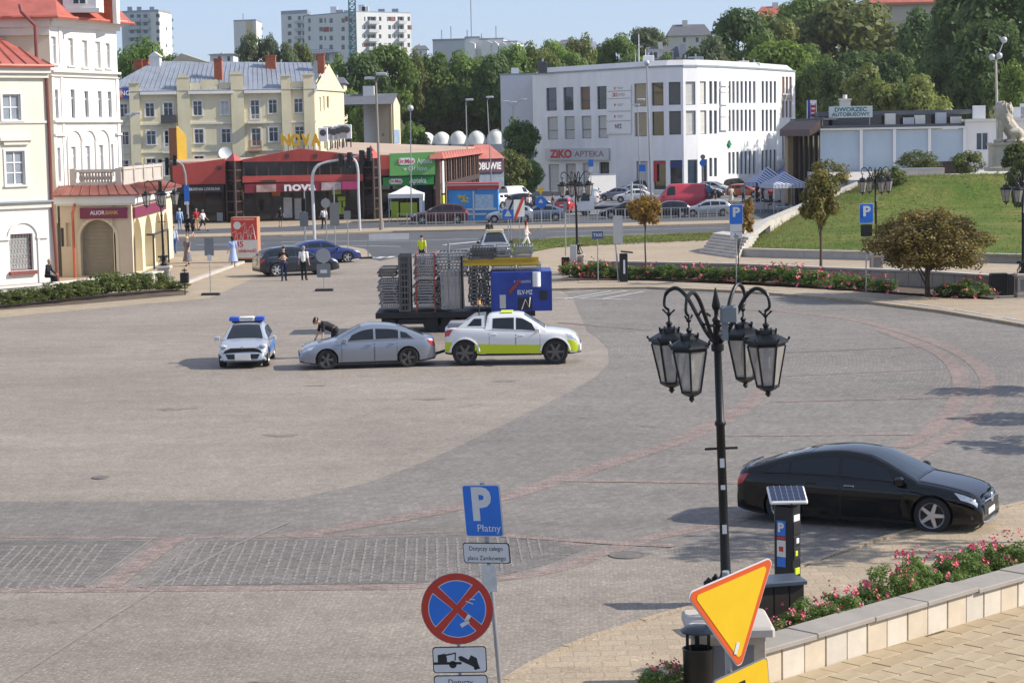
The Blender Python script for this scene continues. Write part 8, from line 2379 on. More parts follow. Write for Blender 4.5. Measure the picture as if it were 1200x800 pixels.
def person_meshes(key,**kw):
 if key in POSE:return POSE[key]
 P,k=J(**kw);mb=MB();segs=[]
 def cp(a,b,r0,r1,part,n=12):capsule(mb,P[a] if isinstance(a,str) else a,P[b] if isinstance(b,str) else b,r0*k,r1*k,n);segs.append((P[a] if isinstance(a,str) else a,P[b] if isinstance(b,str) else b,part))
 cp('pelvis','chest',.125,.135,'torso');cp('chest','neck',.13,.07,'torso')
 for n in 'LR':
  cp('hp'+n,'pelvis',.105,.11,'leg');cp('chest','sh'+n,.10,.066,'torso');cp('sh'+n,'el'+n,.058,.043,'sleeve');cp('el'+n,'wr'+n,.042,.028,'arm')
  cp('hp'+n,'kn'+n,.088,.058,'leg');cp('kn'+n,'an'+n,.058,.040,'shin');cp('an'+n,'to'+n,.042,.034,'foot')
  d=P['_d'+n];w=P['wr'+n];cp('wr'+n,'ha'+n,.030,.036,'hand')
  sd=d.cross(Vector((0,1,0)));sd=sd.normalized() if sd.length>.1 else Vector((0,0,1));sd=Vector((0,-1,0))-d*d.dot(Vector((0,-1,0))) if abs(d.y)<.9 else Vector((1,0,0));sd.normalize()
  cr=d.cross(sd)*(1 if n=='L' else -1)
  for q,ln in enumerate((.066,.075,.070,.055)):
   a=P['ha'+n]+sd*(.027-.018*q)*k;m=a+(d*.6+cr*.12)*ln*k;e=a+(d+cr*.45)*ln*k
   cp(a,m,.0105,.010,'hand',6);cp(m,e,.010,.008,'hand',6)
  a=w+(d*.035+sd*.03)*k;cp(a,a+(d*.05+sd*.03)*k,.012,.009,'hand',6)
 cp('neck',P['neck'].lerp(P['head'],.5),.055,.055,'head');cp(P['head']+Vector((0,.012,-.015))*k,P['head']+Vector((0,0,.055))*k,.078,.092,'head')
 f=P['head']+Vector((0,-.085,0))*k;cp(P['head']+Vector((0,-.045,-.07))*k,P['head']+Vector((0,-.03,-.03))*k,.045,.055,'head');cp(f+Vector((0,-.002,.03))*k,f+Vector((0,-.022,-.005))*k,.012,.016,'head',6)
 for s in (-1,1):cp(P['head']+Vector((.085*s,.01,.01))*k,P['head']+Vector((.09*s,.01,.04))*k,.016,.018,'head',6)
 body=remesh(mb,.0155*k);body.name='body'
 body.materials.clear();body.materials.append(SKIN)
 n=len(body.vertices);co=np.zeros(n*3);body.vertices.foreach_get('co',co);co=co.reshape(-1,3);no=np.zeros(n*3);body.vertices.foreach_get('normal',no);no=no.reshape(-1,3)
 best=np.full(n,1e9);lab=np.zeros(n,int);names=sorted({q[2] for q in segs})
 for a,b,p in segs:
  a,b=np.array(a),np.array(b);ab=b-a;t=np.clip(((co-a)@ab)/max(ab@ab,1e-9),0,1);d=np.linalg.norm(co-a-t[:,None]*ab,axis=1)
  m=d<best;best[m]=d[m];lab[m]=names.index(p)
 def cloth(name,parts,off,extra=None):
  ok=np.isin(lab,[names.index(p) for p in parts if p in names])
  if extra is not None:ok&=extra
  v,f=[],[]
  mp={}
  for p in body.polygons:
   if all(ok[i] for i in p.vertices):
    for i in p.vertices:
     if i not in mp:mp[i]=len(v);v.append(tuple(co[i]+no[i]*off))
    f.append(tuple(mp[i] for i in p.vertices))
  me=bpy.data.meshes.new(name);me.from_pydata(v,[],f);me.materials.append(SKIN);me.shade_smooth();return me
 hd=np.array(P['head'])
 dd=np.array(P['neck']-P['head']);up=-dd/np.linalg.norm(dd)
 rel=co-hd;hz=rel@up;hy=rel[:,1]
 out=dict(body=body,shirt=cloth('shirt',['torso','sleeve'],.014),long=cloth('shirt',['torso','sleeve','arm'],.014),trousers=cloth('trousers',['leg','shin'],.013),shorts=cloth('shorts',['leg'],.016),shoes=cloth('shoes',['foot'],.012),hair=cloth('hair',['head'],.013,(hz>.045*k)|((hy>.02*k)&(hz>-.05*k))),longhair=cloth('hair',['head'],.02,(hz>.05*k)|(hy>-.01*k)),P=P,k=k)
 mb=MB()
 for s in (-1,1):mb.ball(tuple(P['head']+Vector((.034*s,-.088,.028))*k),.012*k,6,4)
 out['eyes']=mb.mesh('eyes',SKIN_EYE)
 p=P['pelvis'];mb=MB();mb.lathe([(.15,p.z+.16),(.17,p.z+.02),(.21,p.z-.25),(.30,p.z-.62),(.29,p.z-.63),(.19,p.z-.2),(.13,p.z+.16)],18);out['skirt']=mb.mesh('skirt',SKIN,True)
 POSE[key]=out
 return out
def cm(c):return mat('cloth_%s'%c.replace('#',''),c,.85,var=.10,vs=5)
def person(px,py,pose,face,label,top,low,hair='#241a12',shoes='#161616',kind='shirt',bottoms='trousers',z=None,sc=1.,loc=None,group=None,longh=False,**kw):
 q=person_meshes(pose,**kw);p=loc or G(px,py)
 t=thing('person',label,'person',p,0,group);t.matrix_basis=Matrix.Translation((p[0],p[1],(p[2] if loc else 0)+.012))@Matrix.Rotation(R(face),4,'Z')@Matrix.Diagonal((sc,sc,sc,1))
 link('body',q['body'],t);link('eyes',q['eyes'],t)
 for n,m in ((kind,top),(bottoms,low),('shoes',shoes),('longhair' if longh else 'hair',hair)):
  if m:o=link(n if n not in ('long','longhair') else {'long':'shirt','longhair':'hair'}[n],q[n],t);setmat(o,cm(m))
 return t
ST=dict(la=(10,4,12),ra=(10,-2,14),ll=(2,0),rl=(-2,0));WK=dict(la=(8,22,20),ra=(8,-22,25),ll=(-20,18),rl=(22,4));CR=dict(la=(14,12,0,(.8,-.55,.25)),ra=(14,12,0,(-.8,-.6,.12)),ll=(3,0),rl=(-3,0))
BN=dict(la=(10,-14,6),ra=(12,-4,6),ll=(8,10),rl=(0,4),lean=64);SE=dict(la=(14,-28,40),ra=(14,-24,36),ll=(82,100),rl=(76,96),lean=10,seat=True)
bent=person(393,418.5,'bent',-72,'man in black POLICJA uniform bending over the silver sedan bonnet','#15171d','#14161c',**BN)
text('POLICJA',.075,M_HIV,bent,Matrix.Translation((0,-.33,1.36))@Matrix.Rotation(R(-28),4,'X'),width=.26,depth=.002)
person(333,329,'cross',10,'man with crossed arms in black polo and jeans before the dark estate','#101218','#26304a',**CR);person(356.5,328.5,'stand',172,'grey haired man in white shirt and black trousers beside the dark estate','#e8e6e2','#141519','#8a8680',**ST)
v_=person(495,313,'stand',-20,'worker in fluorescent yellow vest behind the left end of the loaded trailer','#c8d820','#28303c',**ST)
person(574,303-14,'stand',170,'dark haired person standing behind the silver taxi','#4a4640','#2a2c30',**ST);person(617,291,'walk',100,'red haired woman in pale pink walking on the grass verge','#e8cfc8','#efeae4','#7a2a18',kind='long',longh=True,**WK)
person(220,312,'walk',-20,'blonde woman in patterned grey dress walking towards the bin','#6d6a70','#6d6a70','#c9b48c',bottoms='skirt',longh=True,**WK);person(273.5,313,'stand',200,'woman in long pale blue dress beside the red poster box','#8fa4d0','#9fb2da','#20160f',bottoms='skirt',longh=True,**ST)
person(220,279,'stand',160,'left of two women in black tops crossing the road','#121214','#1a1a1e',bottoms='shorts',longh=True,**ST);person(226.5,279,'walk',160,'right of two women in black tops crossing the road','#3a2622','#141414','#4a3520',bottoms='shorts',longh=True,**WK)
person(230.5,270,'stand',30,'man in red shirt and beige trousers by the cafe front','#b01a24','#b0966e','#8a857c',**ST);person(238,271,'walk',60,'person in white shirt and dark shorts beside the man in red','#e4e2de','#22242a','#8c8478',bottoms='shorts',**WK)
person(211,269.5,'stand',190,'person in light blue clothes left of the blue sign post','#9fb8d8','#7c9ac4','#c8c4bc',kind='long',**ST);person(198,296,'walk',20,'person in pale top partly hidden by the bank lamp','#cfd4de','#3a62a8',**WK);person(204,297,'stand',10,'person in pale blue jacket and blue trousers at the bank corner','#aebfd8','#3562ac','#5a4a3c',kind='long',**ST);person(196,282,'stand',40,'person in red behind the bank corner lamp','#a82824','#6a3a34',**ST)
person(329,266,'stand',190,'person in dark clothes with white shoes at the glass entrance','#1c1d22','#20222a',shoes='#dddddd',bottoms='shorts',**ST);person(380,268,'walk',200,'person in white top behind the round sign back','#dcdad6','#1e2028','#30241a',**WK)
person(620,250,'stand',10,'person in white blouse between the parked cars and slate sedan','#e6d8d4','#4a4c58','#8a4a30',**ST);person(838,243,'stand',60,'man in navy beside the red van at the market','#1c2438','#22252c',**ST);person(857,238,'walk',20,'person in cream clothes walking to the market tents','#d8d2c4','#c4bcaa',bottoms='skirt',**WK);person(871,237,'stand',-60,'person in grey coat in front of the orange car','#8c8e96','#3c3e46',kind='long',**ST);person(887,236,'stand',30,'left of the dark figures under the blue market tent','#131419','#18191f',**ST);person(894,237,'walk',120,'right of the dark figures under the blue market tent','#20222a','#1a1b20',**WK);person(903,241,'stand',200,'person in red by the white market tent','#a83038','#2a2c36',**ST);person(832,248,'stand',0,'person in brown by the tail of the red van','#6a3c28','#2a2420',**ST);person(648,291-41,'stand',90,'person in dark clothes near the small red hatchback','#2a2d36','#1d1f26',**ST)
person(56,336,'seat',75,'person in black sitting on the pavement by the cream house pipe','#17181c','#1c1d22','#9a8a78',kind='long',**SE)
b=G(63.5,336);t=thing('rucksack','dark rucksack lying beside the seated person','bag',b);mb=MB();mb.bbox(-.17,.17,-.13,.13,0,.55,.07);mb.build('bag_body',cm('#20242e'),t,40);mb=MB();mb.bbox(-.12,.12,-.19,-.131,.06,.28,.03);mb.build('pocket',cm('#2a2f3a'),t,40)
# ---------------------------------------------------------------- stone lion
p=A(1179,198,158.);zt=A(1179,167,158).z;zh=A(1172,118,158).z
M_LION=mat('lion_stone',(.44,.39,.31),.85,var=.16,vs=2.5,bump=.25,bs=12)
pl=thing('lion_plinth','stone plinth carrying the seated lion at right','plinth',(p.x,158,p.z-.15));wl=36/2400*158;hp_=zt-p.z+.15
mb=MB();mb.bbox(-wl*.62,wl*.62,-.8,1.0,0,.3,.03);mb.build('base',M_LION,pl);mb=MB();mb.bbox(-wl*.5,wl*.5,-.65,.85,.301,hp_-.2,.02);mb.build('shaft',M_LION,pl);mb=MB();mb.bbox(-wl*.55,wl*.55,-.72,.92,hp_-.199,hp_,.03);mb.build('cap',M_LION,pl);mb=MB();mb.box(-wl*.36,wl*.36,-.67,-.651,.5,hp_-.45);mb.build('panel',M_PALE,pl)
li=thing('lion_statue','pale stone lion seated upright facing left on its plinth','statue',(p.x,158,zt));k=(zh-zt)/2.25
mb=MB()
def B(x,y,z,r,sx=1,sy=1,sz=1):mb.ball((x*k,y*k,z*k),r*k,14,9,(sx,sy,sz))
def C(a,b,r0,r1):capsule(mb,Vector(a)*k,Vector(b)*k,r0*k,r1*k)
C((.42,0,.48),(-.12,0,1.25),.42,.40);B(.5,0,.42,.5,1,.85,.85);C((-.1,0,1.2),(-.22,0,1.75),.36,.30);B(-.22,0,1.62,.46,.95,.95,1.25);B(-.05,0,1.35,.42);B(.02,0,1.75,.36);B(-.3,0,1.98,.25,1.1,.9,1);C((-.42,0,1.92),(-.60,0,1.86),.15,.13);C((-.44,0,1.78),(-.56,0,1.76),.10,.09);B(-.55,0,1.97,.07)
for s in (-1,1):
 C((-.22,.22*s,1.15),(-.34,.22*s,.55),.17,.12);C((-.34,.22*s,.55),(-.34,.22*s,.10),.115,.11);C((-.36,.22*s,.09),(-.55,.22*s,.08),.12,.10)
 C((.55,.34*s,.50),(.18,.40*s,.52),.27,.18);C((.18,.40*s,.50),(.35,.42*s,.12),.15,.11);C((.35,.42*s,.10),(.0,.42*s,.08),.11,.10);B(-.2,.17*s,2.16,.08)
C((.85,.1,.2),(.95,-.25,.12),.08,.07);C((.95,-.25,.12),(.6,-.5,.1),.07,.09)
g=random.Random(4)
for q in range(46):a=g.uniform(0,6.28);z=g.uniform(1.05,2.15);r=.36+.1*math.sin((z-1)*2.6);C((-.1+r*math.cos(a)*.8,r*math.sin(a),z),(-.08+r*1.08*math.cos(a)*.8,r*1.08*math.sin(a),z-.16),.07,.04) if math.cos(a)>-.55 or z<1.6 else 0
me=remesh(mb,.035*k,1);me.name='lion';me.materials.clear();me.materials.append(M_LION);link('lion_body',me,li)
# ---------------------------------------------------------------- street lights, traffic lights, signs, fences, stalls
M_LAMPG=mat('lamp_housing',(.50,.51,.52),.4,.3,var=.05)
M_WPOST=mat('pale_painted_steel',(.58,.59,.60),.45,.2,var=.08)
def zpx(px,py,b):return A(px,py,b.y).z
def street_light(label,bx,by,tx,ty,heads,r=.09,m=None,ball=False):
 b=G(bx,by);top=A(tx,ty,b.y);t=thing('street_light',label,'street light',b,0)
 mb=MB();mb.cyl(b,top,r,r*.6,8);mb.cyl(b,b+Vector((0,0,.8)),r*1.5,n=8);mb.build('pole',m or M_STEEL,t,True,True)
 for hx,hy in heads:
  h=A(hx,hy,b.y);sgn=1 if h.x>top.x else -1
  mb=MB();mb.tube([top,top.lerp(h,.5)+Vector((0,0,.12*(h-top).length)),h],.04,6);mb.build('arm',m or M_STEEL,t,True,True)
  mb=MB()
  if ball:mb.ball(h,.28,10,7)
  else:mb.bbox(h.x-.42,h.x+.42,h.y-.14,h.y+.14,h.z-.08,h.z+.12,.05)
  mb.build('lamp_head',M_LAMPG,t,True,True)
 return t
street_light('tall two headed street light before the red shopping centre',447,271,440.5,96,[(433,92),(447,87)],.13,mat('grey_brown_pole',(.27,.24,.21),.7,var=.1))
street_light('twin armed street light against the grey annex',605,226,601,126,[(593,119),(614,117),(602,120)],.09)
street_light('street light in front of the rightmost domes',549,240,546,120,[(550,117)],.08);street_light('thin street light right of the narrow beige house',482,262,481,129,[(481,127)],.06,None,True);street_light('street light before the white domes, right of centre',577,236,571,118,[(574,114)],.08)
street_light('tallest grey street light in front of the pharmacy building',764,247,758,78,[(758,74)],.13,None,True);street_light('slim street light before the curved facade',751,240,747,120,[(745,123),(751,117)],.07)
street_light('curved street light between bank and yellow tenement',146,262,143,150,[(152,135),(160,133)],.07)
b=A(1170,196,170);t=thing('street_light','globe lamp on a pole above the stone lion','street light',(b.x,b.y,3.6));mb=MB();mb.cyl((b.x,b.y,3.6),A(1167,70,170),.13,.09,8);mb.build('pole',M_PALE,t,True,True)
for x,y in ((1162.5,67),(1171,65.5),(1176.5,47)):mb=MB();h=A(x,y,170);mb.ball(h,.27,10,7);mb.tube([h,A(1167.5,72,170)],.04,5);mb.build('globe',M_LAMPG,t,True,True)
street_light('slim park lamp in the dark trees right of the bus station',1139,128,1138,90,[(1141,91)],.06)
# traffic lights
M_SIG=mat('signal_black',(.012,.012,.013),.5,var=.1)
SIGM=MB();SIGM.bbox(-.16,.16,-.12,.12,0,.95,.03)
for q in range(3):SIGM.lathe([(.10,.0),(.115,.16),(.105,.16),(.09,.02)],10,Matrix.Translation((0,-.12,.18+.3*q))@Matrix.Rotation(R(90),4,'X'))
SIGME=SIGM.mesh('signal_head',M_SIG,30)
def signals(t,b,pts,rz=0):
 for x,y in pts:
  p=A(x,y,b.y);link('signal_head',SIGME,t,wm(t).inverted()@Matrix.Translation(p-Vector((0,.16,.47)))@Matrix.Rotation(rz,4,'Z'))
b=G(369,288);t=thing('traffic_light_mast','white curved traffic light mast reaching over the road','traffic light',b)
mb=MB();P=catmull([b,A(367,240,b.y),A(366,212,b.y),A(369,198,b.y),A(379,191,b.y),A(405,186,b.y),A(436,179,b.y)],5);mb.tube(P,[.11]*(len(P)-12)+[.08]*12,8);mb.build('mast',M_WPOST,t,True,True);signals(t,b,[(400,188),(410,186.5),(424,184),(433,181)],2.6)
b=G(422,272);t=thing('traffic_light_mast','shorter white traffic light mast with curved top behind the first','traffic light',b);mb=MB();P=catmull([b,A(420,225,b.y),A(419.5,200,b.y),A(416,188,b.y),A(408,184,b.y)],4);mb.tube(P,.10,8);mb.build('mast',M_WPOST,t,True,True);signals(t,b,[(408,190)],2.8)
b=G(221,265);t=thing('traffic_light_mast','grey curved mast with blue sign and signals beside the bank','traffic light',b);mb=MB();P=catmull([b,A(218,215,b.y),A(216,200,b.y),A(210,191,b.y),A(186,188,b.y)],5);mb.tube(P,.09,8);mb.build('mast',M_STEEL,t,True,True);signals(t,b,[(188,193),(196,191),(205,188)],.3)
for z0,z1,m,n in ((236,217,M_SBLUE,'blue_sign'),(240,236.3,M_SWHT,'white_plate')):mb=MB();a,c=A(216,z0,b.y-.15),A(221.5,z1,b.y-.15);mb.box(a.x,c.x,a.y,a.y+.03,a.z,c.z);mb.build(n,m,t,world=True)
b=G(358,281);t=thing('pedestrian_signal','pedestrian signal post before the shopping centre doors','traffic light',b);post(t,zpx(356,224,b),.05);signals(t,b,[(356,240)],0)
# signs in the middle distance: (name, label, category, base px, base py, post top py, plates)
def sign(name,label,bx,by,yt,plates,rz=0,r=.03,lean=0,base=False):
 b=G(bx,by);t=thing(name,label,'traffic sign',b,R(rz));s=2400/b.y
 post(t,zpx(bx,yt,b),r,None,lean)
 for n,kind,y,w,h,m in plates:
  z=zpx(bx,y,b);w,h=w/s,h/s
  P=disc(w/2) if kind=='disc' else rtri(w,.04,kind=='down') if kind in ('down','up') else rrect(w,h,min(.05,h*.2))
  plate(t,n,P,z,m,-.04-.004*len(t.children),.008)
 if base:mb=MB();mb.bbox(-.45,.45,-.2,.2,0,.12,.03);mb.build('foot',M_PLAST,t)
 return t,b,s
t,b,s=sign('parking_sign','blue P sign with wheelchair plate before the sapling',863,335,240,[('white_edge','rect',251.5,16,23,M_SWHT),('blue_field','rect',251.5,15.2,22.2,M_SBLUE),('white_plate','rect',267,14,8.5,M_SWHT),('wheelchair_plate','rect',275.5,14,7.5,M_SWHT)])
text('P',.62,M_SWHT,t,TM(.02,-.075,zpx(863,249,b)),width=.36,bold=.04,depth=.003)
mb=MB();z=zpx(863,275.5,b);mb.tube([(-.05,-.08,z+.1),(-.03,-.08,z-.02),(.08,-.08,z-.03),(.11,-.08,z-.1)],.015,5);mb.tube([(.07*math.cos(a)-.01,-.08,z-.06+.07*math.sin(a)) for a in np.linspace(2.5,6.2,9)],.012,5);mb.build('wheelchair_symbol',M_BLKP,t)
t,b,s=sign('parking_sign','blue P sign with dark plate left of the copper brown tree',1015,345,239,[('white_edge','rect',250,17,23,M_SWHT),('blue_field','rect',250,16,22,M_SBLUE),('dark_plate','rect',270,14,14,M_BLKP)],8)
text('P',.62,M_SWHT,t,TM(.02,-.075,zpx(1015,248,b)),width=.36,bold=.04,depth=.003)
t,b,s=sign('taxi_sign','small blue TAXI sign on a post by the rose bed',701,333,272,[('blue_field','rect',275.5,13,9,mat('dusty_blue',(.06,.10,.22),.5))]);text('TAXI',.22,M_SWHT,t,TM(0,-.06,zpx(701,275.5,b)),width=.44,bold=.03,depth=.003)
sign('road_sign','tall pale sign panel seen from behind, leaning beside the ticket machine',725,333,255,[('panel','rect',269,11,33,M_BLIND)],0,.04,-.06)
sign('route_sign','grey sign back with white tag on a thin post left of the dark estate',247,346,280,[('grey_back','rect',289,11,21,M_SGREY),('white_tag','rect',302,5,7,M_SWHT)],0,.022,0,True)
sign('round_sign','round grey sign back with plate on a portable stand by the dark estate',380,341,292,[('grey_disc','disc',299.5,17,17,mat('pale_sign_back',(.33,.345,.35),.5,.3)),('grey_back','rect',317,16,16,M_SGREY),('white_tag','rect',318,8,4,M_SWHT)],0,.025,0,True)
sign('arrow_sign','round blue sign with white turn arrow on the verge',634.5,281,222,[('yellow_back','down',223,9,8,mat('sign_yellow')),('blue_disc','disc',237,14,14,M_SBLUE),('arrow','up',236,6,6,M_SWHT)])
sign('crossing_sign','square blue pedestrian crossing sign behind the trailer',596,290,245,[('blue_field','rect',251,13,11,M_SBLUE),('white_triangle','up',251,9,9,M_SWHT)])
b_=mat('red_white_board',(.55,.52,.50),.5,var=.2)
t,b,s=sign('road_works_sign','white board with red diagonal stripe beside the crossing sign',609,286,235,[('board','rect',244,13,20,M_SWHT)],12);mb=MB();z=zpx(609,244,b);mb.loft([[(-.42,-.07,z-.75),(-.22,-.07,z-.75),(.42,-.07,z+.75),(.22,-.07,z+.75)],[(-.42,-.06,z-.75),(-.22,-.06,z-.75),(.42,-.06,z+.75),(.22,-.06,z+.75)]]);mb.build('red_stripe',M_SRED,t)
t,b,s=sign('road_works_sign','white board with black diagonal stripe left of the red striped board',599,285,236,[('board','rect',243,11,17,M_SWHT)],-15);mb=MB();z=zpx(599,243,b);mb.loft([[(-.35,-.07,z-.6),(-.2,-.07,z-.6),(.35,-.07,z+.6),(.2,-.07,z+.6)],[(-.35,-.06,z-.6),(-.2,-.06,z-.6),(.35,-.06,z+.6),(.2,-.06,z+.6)]]);mb.build('black_stripe',M_BLKP,t)
for k,(bx,by,yt,w,h,y,kd) in enumerate([(357,282,248,10,17,257,'rect'),(383,287,232,11,11,238,'disc'),(393,289,218,11,27,251,'rect'),(408,291,247,8,10,252,'rect')]):sign('road_sign',['grey rectangular sign back nearest the white curved mast','round pale sign back just right of the white curved mast','tall grey sign back on the tallest post by the crossing','small grey sign back right of the tall one'][k],bx,by,yt,[('grey_back',kd,y,w,h,M_SGREY if kd=='rect' else mat('pale_sign_back'))],0,.04)
sign('parking_sign','small blue parking sign on a post before the pharmacy door row',693,238,187,[('blue_field','rect',191,6,8,M_SBLUE),('white_plate','rect',199,5,6,M_SWHT)],0,.04);sign('parking_sign','blue square sign in front of the pharmacy building windows',753,240,193,[('blue_field','rect',197,8,8,M_SBLUE)],0,.04);sign('round_sign','dark round sign above a blue round sign by the red van',824,240,182,[('dark_disc','disc',184,6,6,M_SGREY),('blue_disc','disc',191,8,8,M_SBLUE)],0,.05)
sign('sign_post','plain grey sign post right of the old lantern post',663,300,238,[('grey_edge','rect',243,4,12,M_SGREY)],0,.045)
# ticket machine by the bed
b=G(731,333);t=thing('ticket_machine','dark slim ticket machine by the golden brown young tree','parking meter',b);h=zpx(731,297,b);mb=MB();mb.bbox(-.2,.2,-.16,.16,0,h,.02);mb.build('cabinet',M_MET,t);mb=MB();mb.bbox(-.30,.30,-.24,.24,h+.05,h+.12,.02,Matrix.Rotation(R(6),4,'Y'));mb.build('solar_panel',M_PLAST,t);mb=MB();mb.box(-.02,.07,-.17,-.161,h*.35,h*.8);mb.build('label_strip',M_PILL,t)
b=G(702-30,322);t=thing('litter_bin','dark square bin leaning on the pedestal of the flower bed lamp','litter bin',(G(663,322).x,G(663,322).y,0));mb=MB();mb.bbox(-.22,.22,-.2,.2,.0,.95,.02);mb.build('bin_body',M_IRON,t);mb=MB();mb.bbox(.25,.62,-.1,.0,.1,1.6,.02);mb.build('white_board',M_BLIND,t)
b=G(1172,346);t=thing('litter_bin','dark box bin beside the right edge lamp pedestal','litter bin',b);mb=MB();mb.bbox(-.45,.3,-.25,.25,0,1.0,.03);mb.build('bin_body',M_IRON,t);mb=MB();mb.bbox(.31,.6,-.2,.2,0,.95,.02);mb.build('side_panel',M_PLAST,t)
b=G(217,346);t=thing('litter_bin','small black bin on a thin post by the bank kerb','litter bin',b);post(t,1.35,.025,M_IRON);mb=MB();mb.bbox(-.2,.2,-.18,.18,.62,1.12,.03);mb.build('bin_body',M_IRON,t);mb=MB();mb.bbox(-.12,.12,-.1,.1,1.2,1.26,.02);mb.build('rain_cap',M_IRON,t)
b=G(456,259);t=thing('litter_bin','dark round bin on a post near the white gazebo','litter bin',b);post(t,1.0,.03,M_IRON);mb=MB();mb.lathe([(.2,.4),(.23,.95),(.1,1.05)],12);mb.build('bin_body',M_IRON,t,40)
# red and white poster box
a,c,d=G(272,308),G(302.5,307.6),G(306,304)
t=thing('poster_box','red and white advertising box with crane drawing and Solidarność lettering','advertising box',a);w=Wall(a,c);h=zpx(287,254.5,a)
M_PRED=mat('poster_red',(.52,.04,.03),.5,var=.05);wbox(t,w,'box_body',mat('orange_box_side',(.46,.22,.12),.6),(0,w.len,0.01,.9,.22,h));wbox(t,w,'plinth',M_PLAST,(.1,w.len-.1,.05,.8,0,.22))
pw=wbox(t,w,'poster_white',M_SWHT,(.03,w.len-.03,-.02,.009,.3,h*.5));pr=wbox(t,w,'poster_red',M_PRED,(.03,w.len-.03,-.02,.009,h*.5,h-.05))
FWp=w.M.copy();Wp=wm(t).inverted()@w.M
def ptxt(s_,sz,m,u,z,wd):text(s_,sz,m,pw,Matrix.Translation((u,-.03,z))@FW1,width=wd,depth=.003,bold=.02)
ptxt('WYSTAWA PLENEROWA',.12,M_SWHT,w.len/2,h*.95,w.len*.8);ptxt('45',.5,M_PRED,w.len*.3,h*.40,.5);ptxt('Solidarność',.3,M_PRED,w.len*.58,h*.26,w.len*.76)
def crane(u,z,hh,ln):
 mb=MB();mb.tube([(u-hh*.16,-.03,z),(u,-.03,z+hh),(u+hh*.16,-.03,z)],.022,4);mb.tube([(u,-.03,z+hh),(u-ln,-.03,z+hh*.75)],.016,4);mb.tube([(u-hh*.1,-.03,z+hh*.4),(u+hh*.1,-.03,z+hh*.4)],.016,4);o=mb.build('crane_drawing',M_SWHT,t);o.matrix_basis=Wp
for u,hh in ((.2,.32),(.38,.26),(.55,.62),(.70,.36),(.84,.55)):crane(w.len*u,h*.51,h*hh*.6,.25)
mb=MB();mb.lathe([(.22,0),(.24,.01)],16,Matrix.Translation((w.len*.24,-.02,h*.82))@Matrix.Rotation(R(90),4,'X'));o=mb.build('emblem',M_SWHT,t);o.matrix_basis=Wp
# barrier plank
b=G(431,303);c=G(480,302);t=thing('barrier_plank','white plank road barrier on two thin posts','barrier',b);w=Wall(b,c)
z=zpx(455,281,b);wbox(t,w,'plank',M_SWHT,(.1,w.len,-.03,.03,z-.0,z+.38));wbox(t,w,'post',M_STEEL,(.0,.06,-.03,.03,0,z+.4),(w.len,w.len+.06,-.03,.03,0,z+.4));wbox(t,w,'foot',M_PLAST,(-.6,.3,-.3,.3,.0,.1))
# railings along the far road: each bay a thing
def railing(x0,y0,x1,y1,n,h,label):
 a,c=G(x0,y0),G(x1,y1);w=Wall(a,c);L=w.len/n
 mb=MB()
 for x in (0,L-.05):mb.box(x,x+.05,-.025,.025,0,h)
 mb.box(.05,L-.05,-.02,.02,h-.05,h-.01);mb.box(.05,L-.05,-.02,.02,.12,.16);k=int(L/.24)
 for i in range(1,k):mb.box(L*i/k-.01,L*i/k+.01,-.01,.01,.16,h-.05)
 me=mb.mesh('railing',M_STEEL)
 for i in range(n):o=link('railing_bay',me,None,w.M@Matrix.Translation((L*i,0,.12)));tag(o,label,'railing',label+'s')
railing(466,268,556,266.5,8,1.15,'grey steel railing bay on the median in front of the maroon SUV');railing(602,265.5,872,259,25,1.15,'grey steel railing bay along the median before the pharmacy car park')
# gazebo, kiosk, OBU shop, market tents
def gazebo(label,px,py,w,d,hw,hr,m,mv,rz=0,legs=M_WPOST,name='gazebo'):
 b=G(px,py);t=thing(name,label,'tent',b,R(rz));a,c=w/2,d/2
 mb=MB();mb.loft([[(-a,-c,hw),(a,-c,hw),(a,c,hw),(-a,c,hw)],[(-a*.55,-c*.55,hw+(hr-hw)*.38),(a*.55,-c*.55,hw+(hr-hw)*.38),(a*.55,c*.55,hw+(hr-hw)*.38),(-a*.55,c*.55,hw+(hr-hw)*.38)],[(-.03,-.03,hr),(.03,-.03,hr),(.03,.03,hr),(-.03,.03,hr)]]);mb.build('canopy',m,t)
 for x0,x1,y0,y1 in ((-a,a,-c-.02,-c),(a,a+.02,-c,c),(-a-.02,-a,-c,c)):mb=MB();mb.box(x0,x1,y0,y1,hw-.35,hw+.01);mb.build('valance',mv,t)
 for x in (-a+.05,a-.05):
  for y in (-c+.05,c-.05):mb=MB();mb.box(x-.03,x+.03,y-.03,y+.03,0,hw);mb.build('leg',legs,t)
 return t
t=gazebo('white gazebo tent in front of the lime green shop window',477,259,3.1,3,2.45,3.15,M_WOVER,M_WOVER)
mb=MB();mb.box(1.2,1.55,-1.4,1.4,.02,2.1);mb.build('side_curtain',M_WOVER,t)
def stripemat(n_,c,s_=7.):
 m,q=newmat(n_);tc=q.n('TexCoord');sp=q.n('SeparateXYZ');q.l(tc.outputs['Object'],sp.inputs[0]);f=q.math('GREATER_THAN',q.math('FRACT',q.math('MULTIPLY',q.math('ADD',sp.outputs[0],sp.outputs[1]),s_/3)),.5);q.l(q.mix(f,c,(.62,.64,.68)),q.b.inputs['Base Color']);q.b.inputs['Roughness'].default_value=.8;return m
M_STRB=stripemat('blue_striped_canvas',(.035,.075,.25));M_STRW=stripemat('pale_striped_canvas',(.40,.42,.50),9)
gazebo('blue striped market tent, the left one in front of the white building',900,247,3.6,3.4,2.7,4.1,M_STRB,M_STRB,10);gazebo('white and blue striped market tent partly behind the autumn tree',919,249,3.4,3.4,2.6,3.7,M_STRB,M_STRW,14);gazebo('small dark blue market tent behind the striped ones',924,238,3.4,3.4,2.8,4.2,mat('navy_canvas',(.02,.03,.12),.8),M_STRB,0)
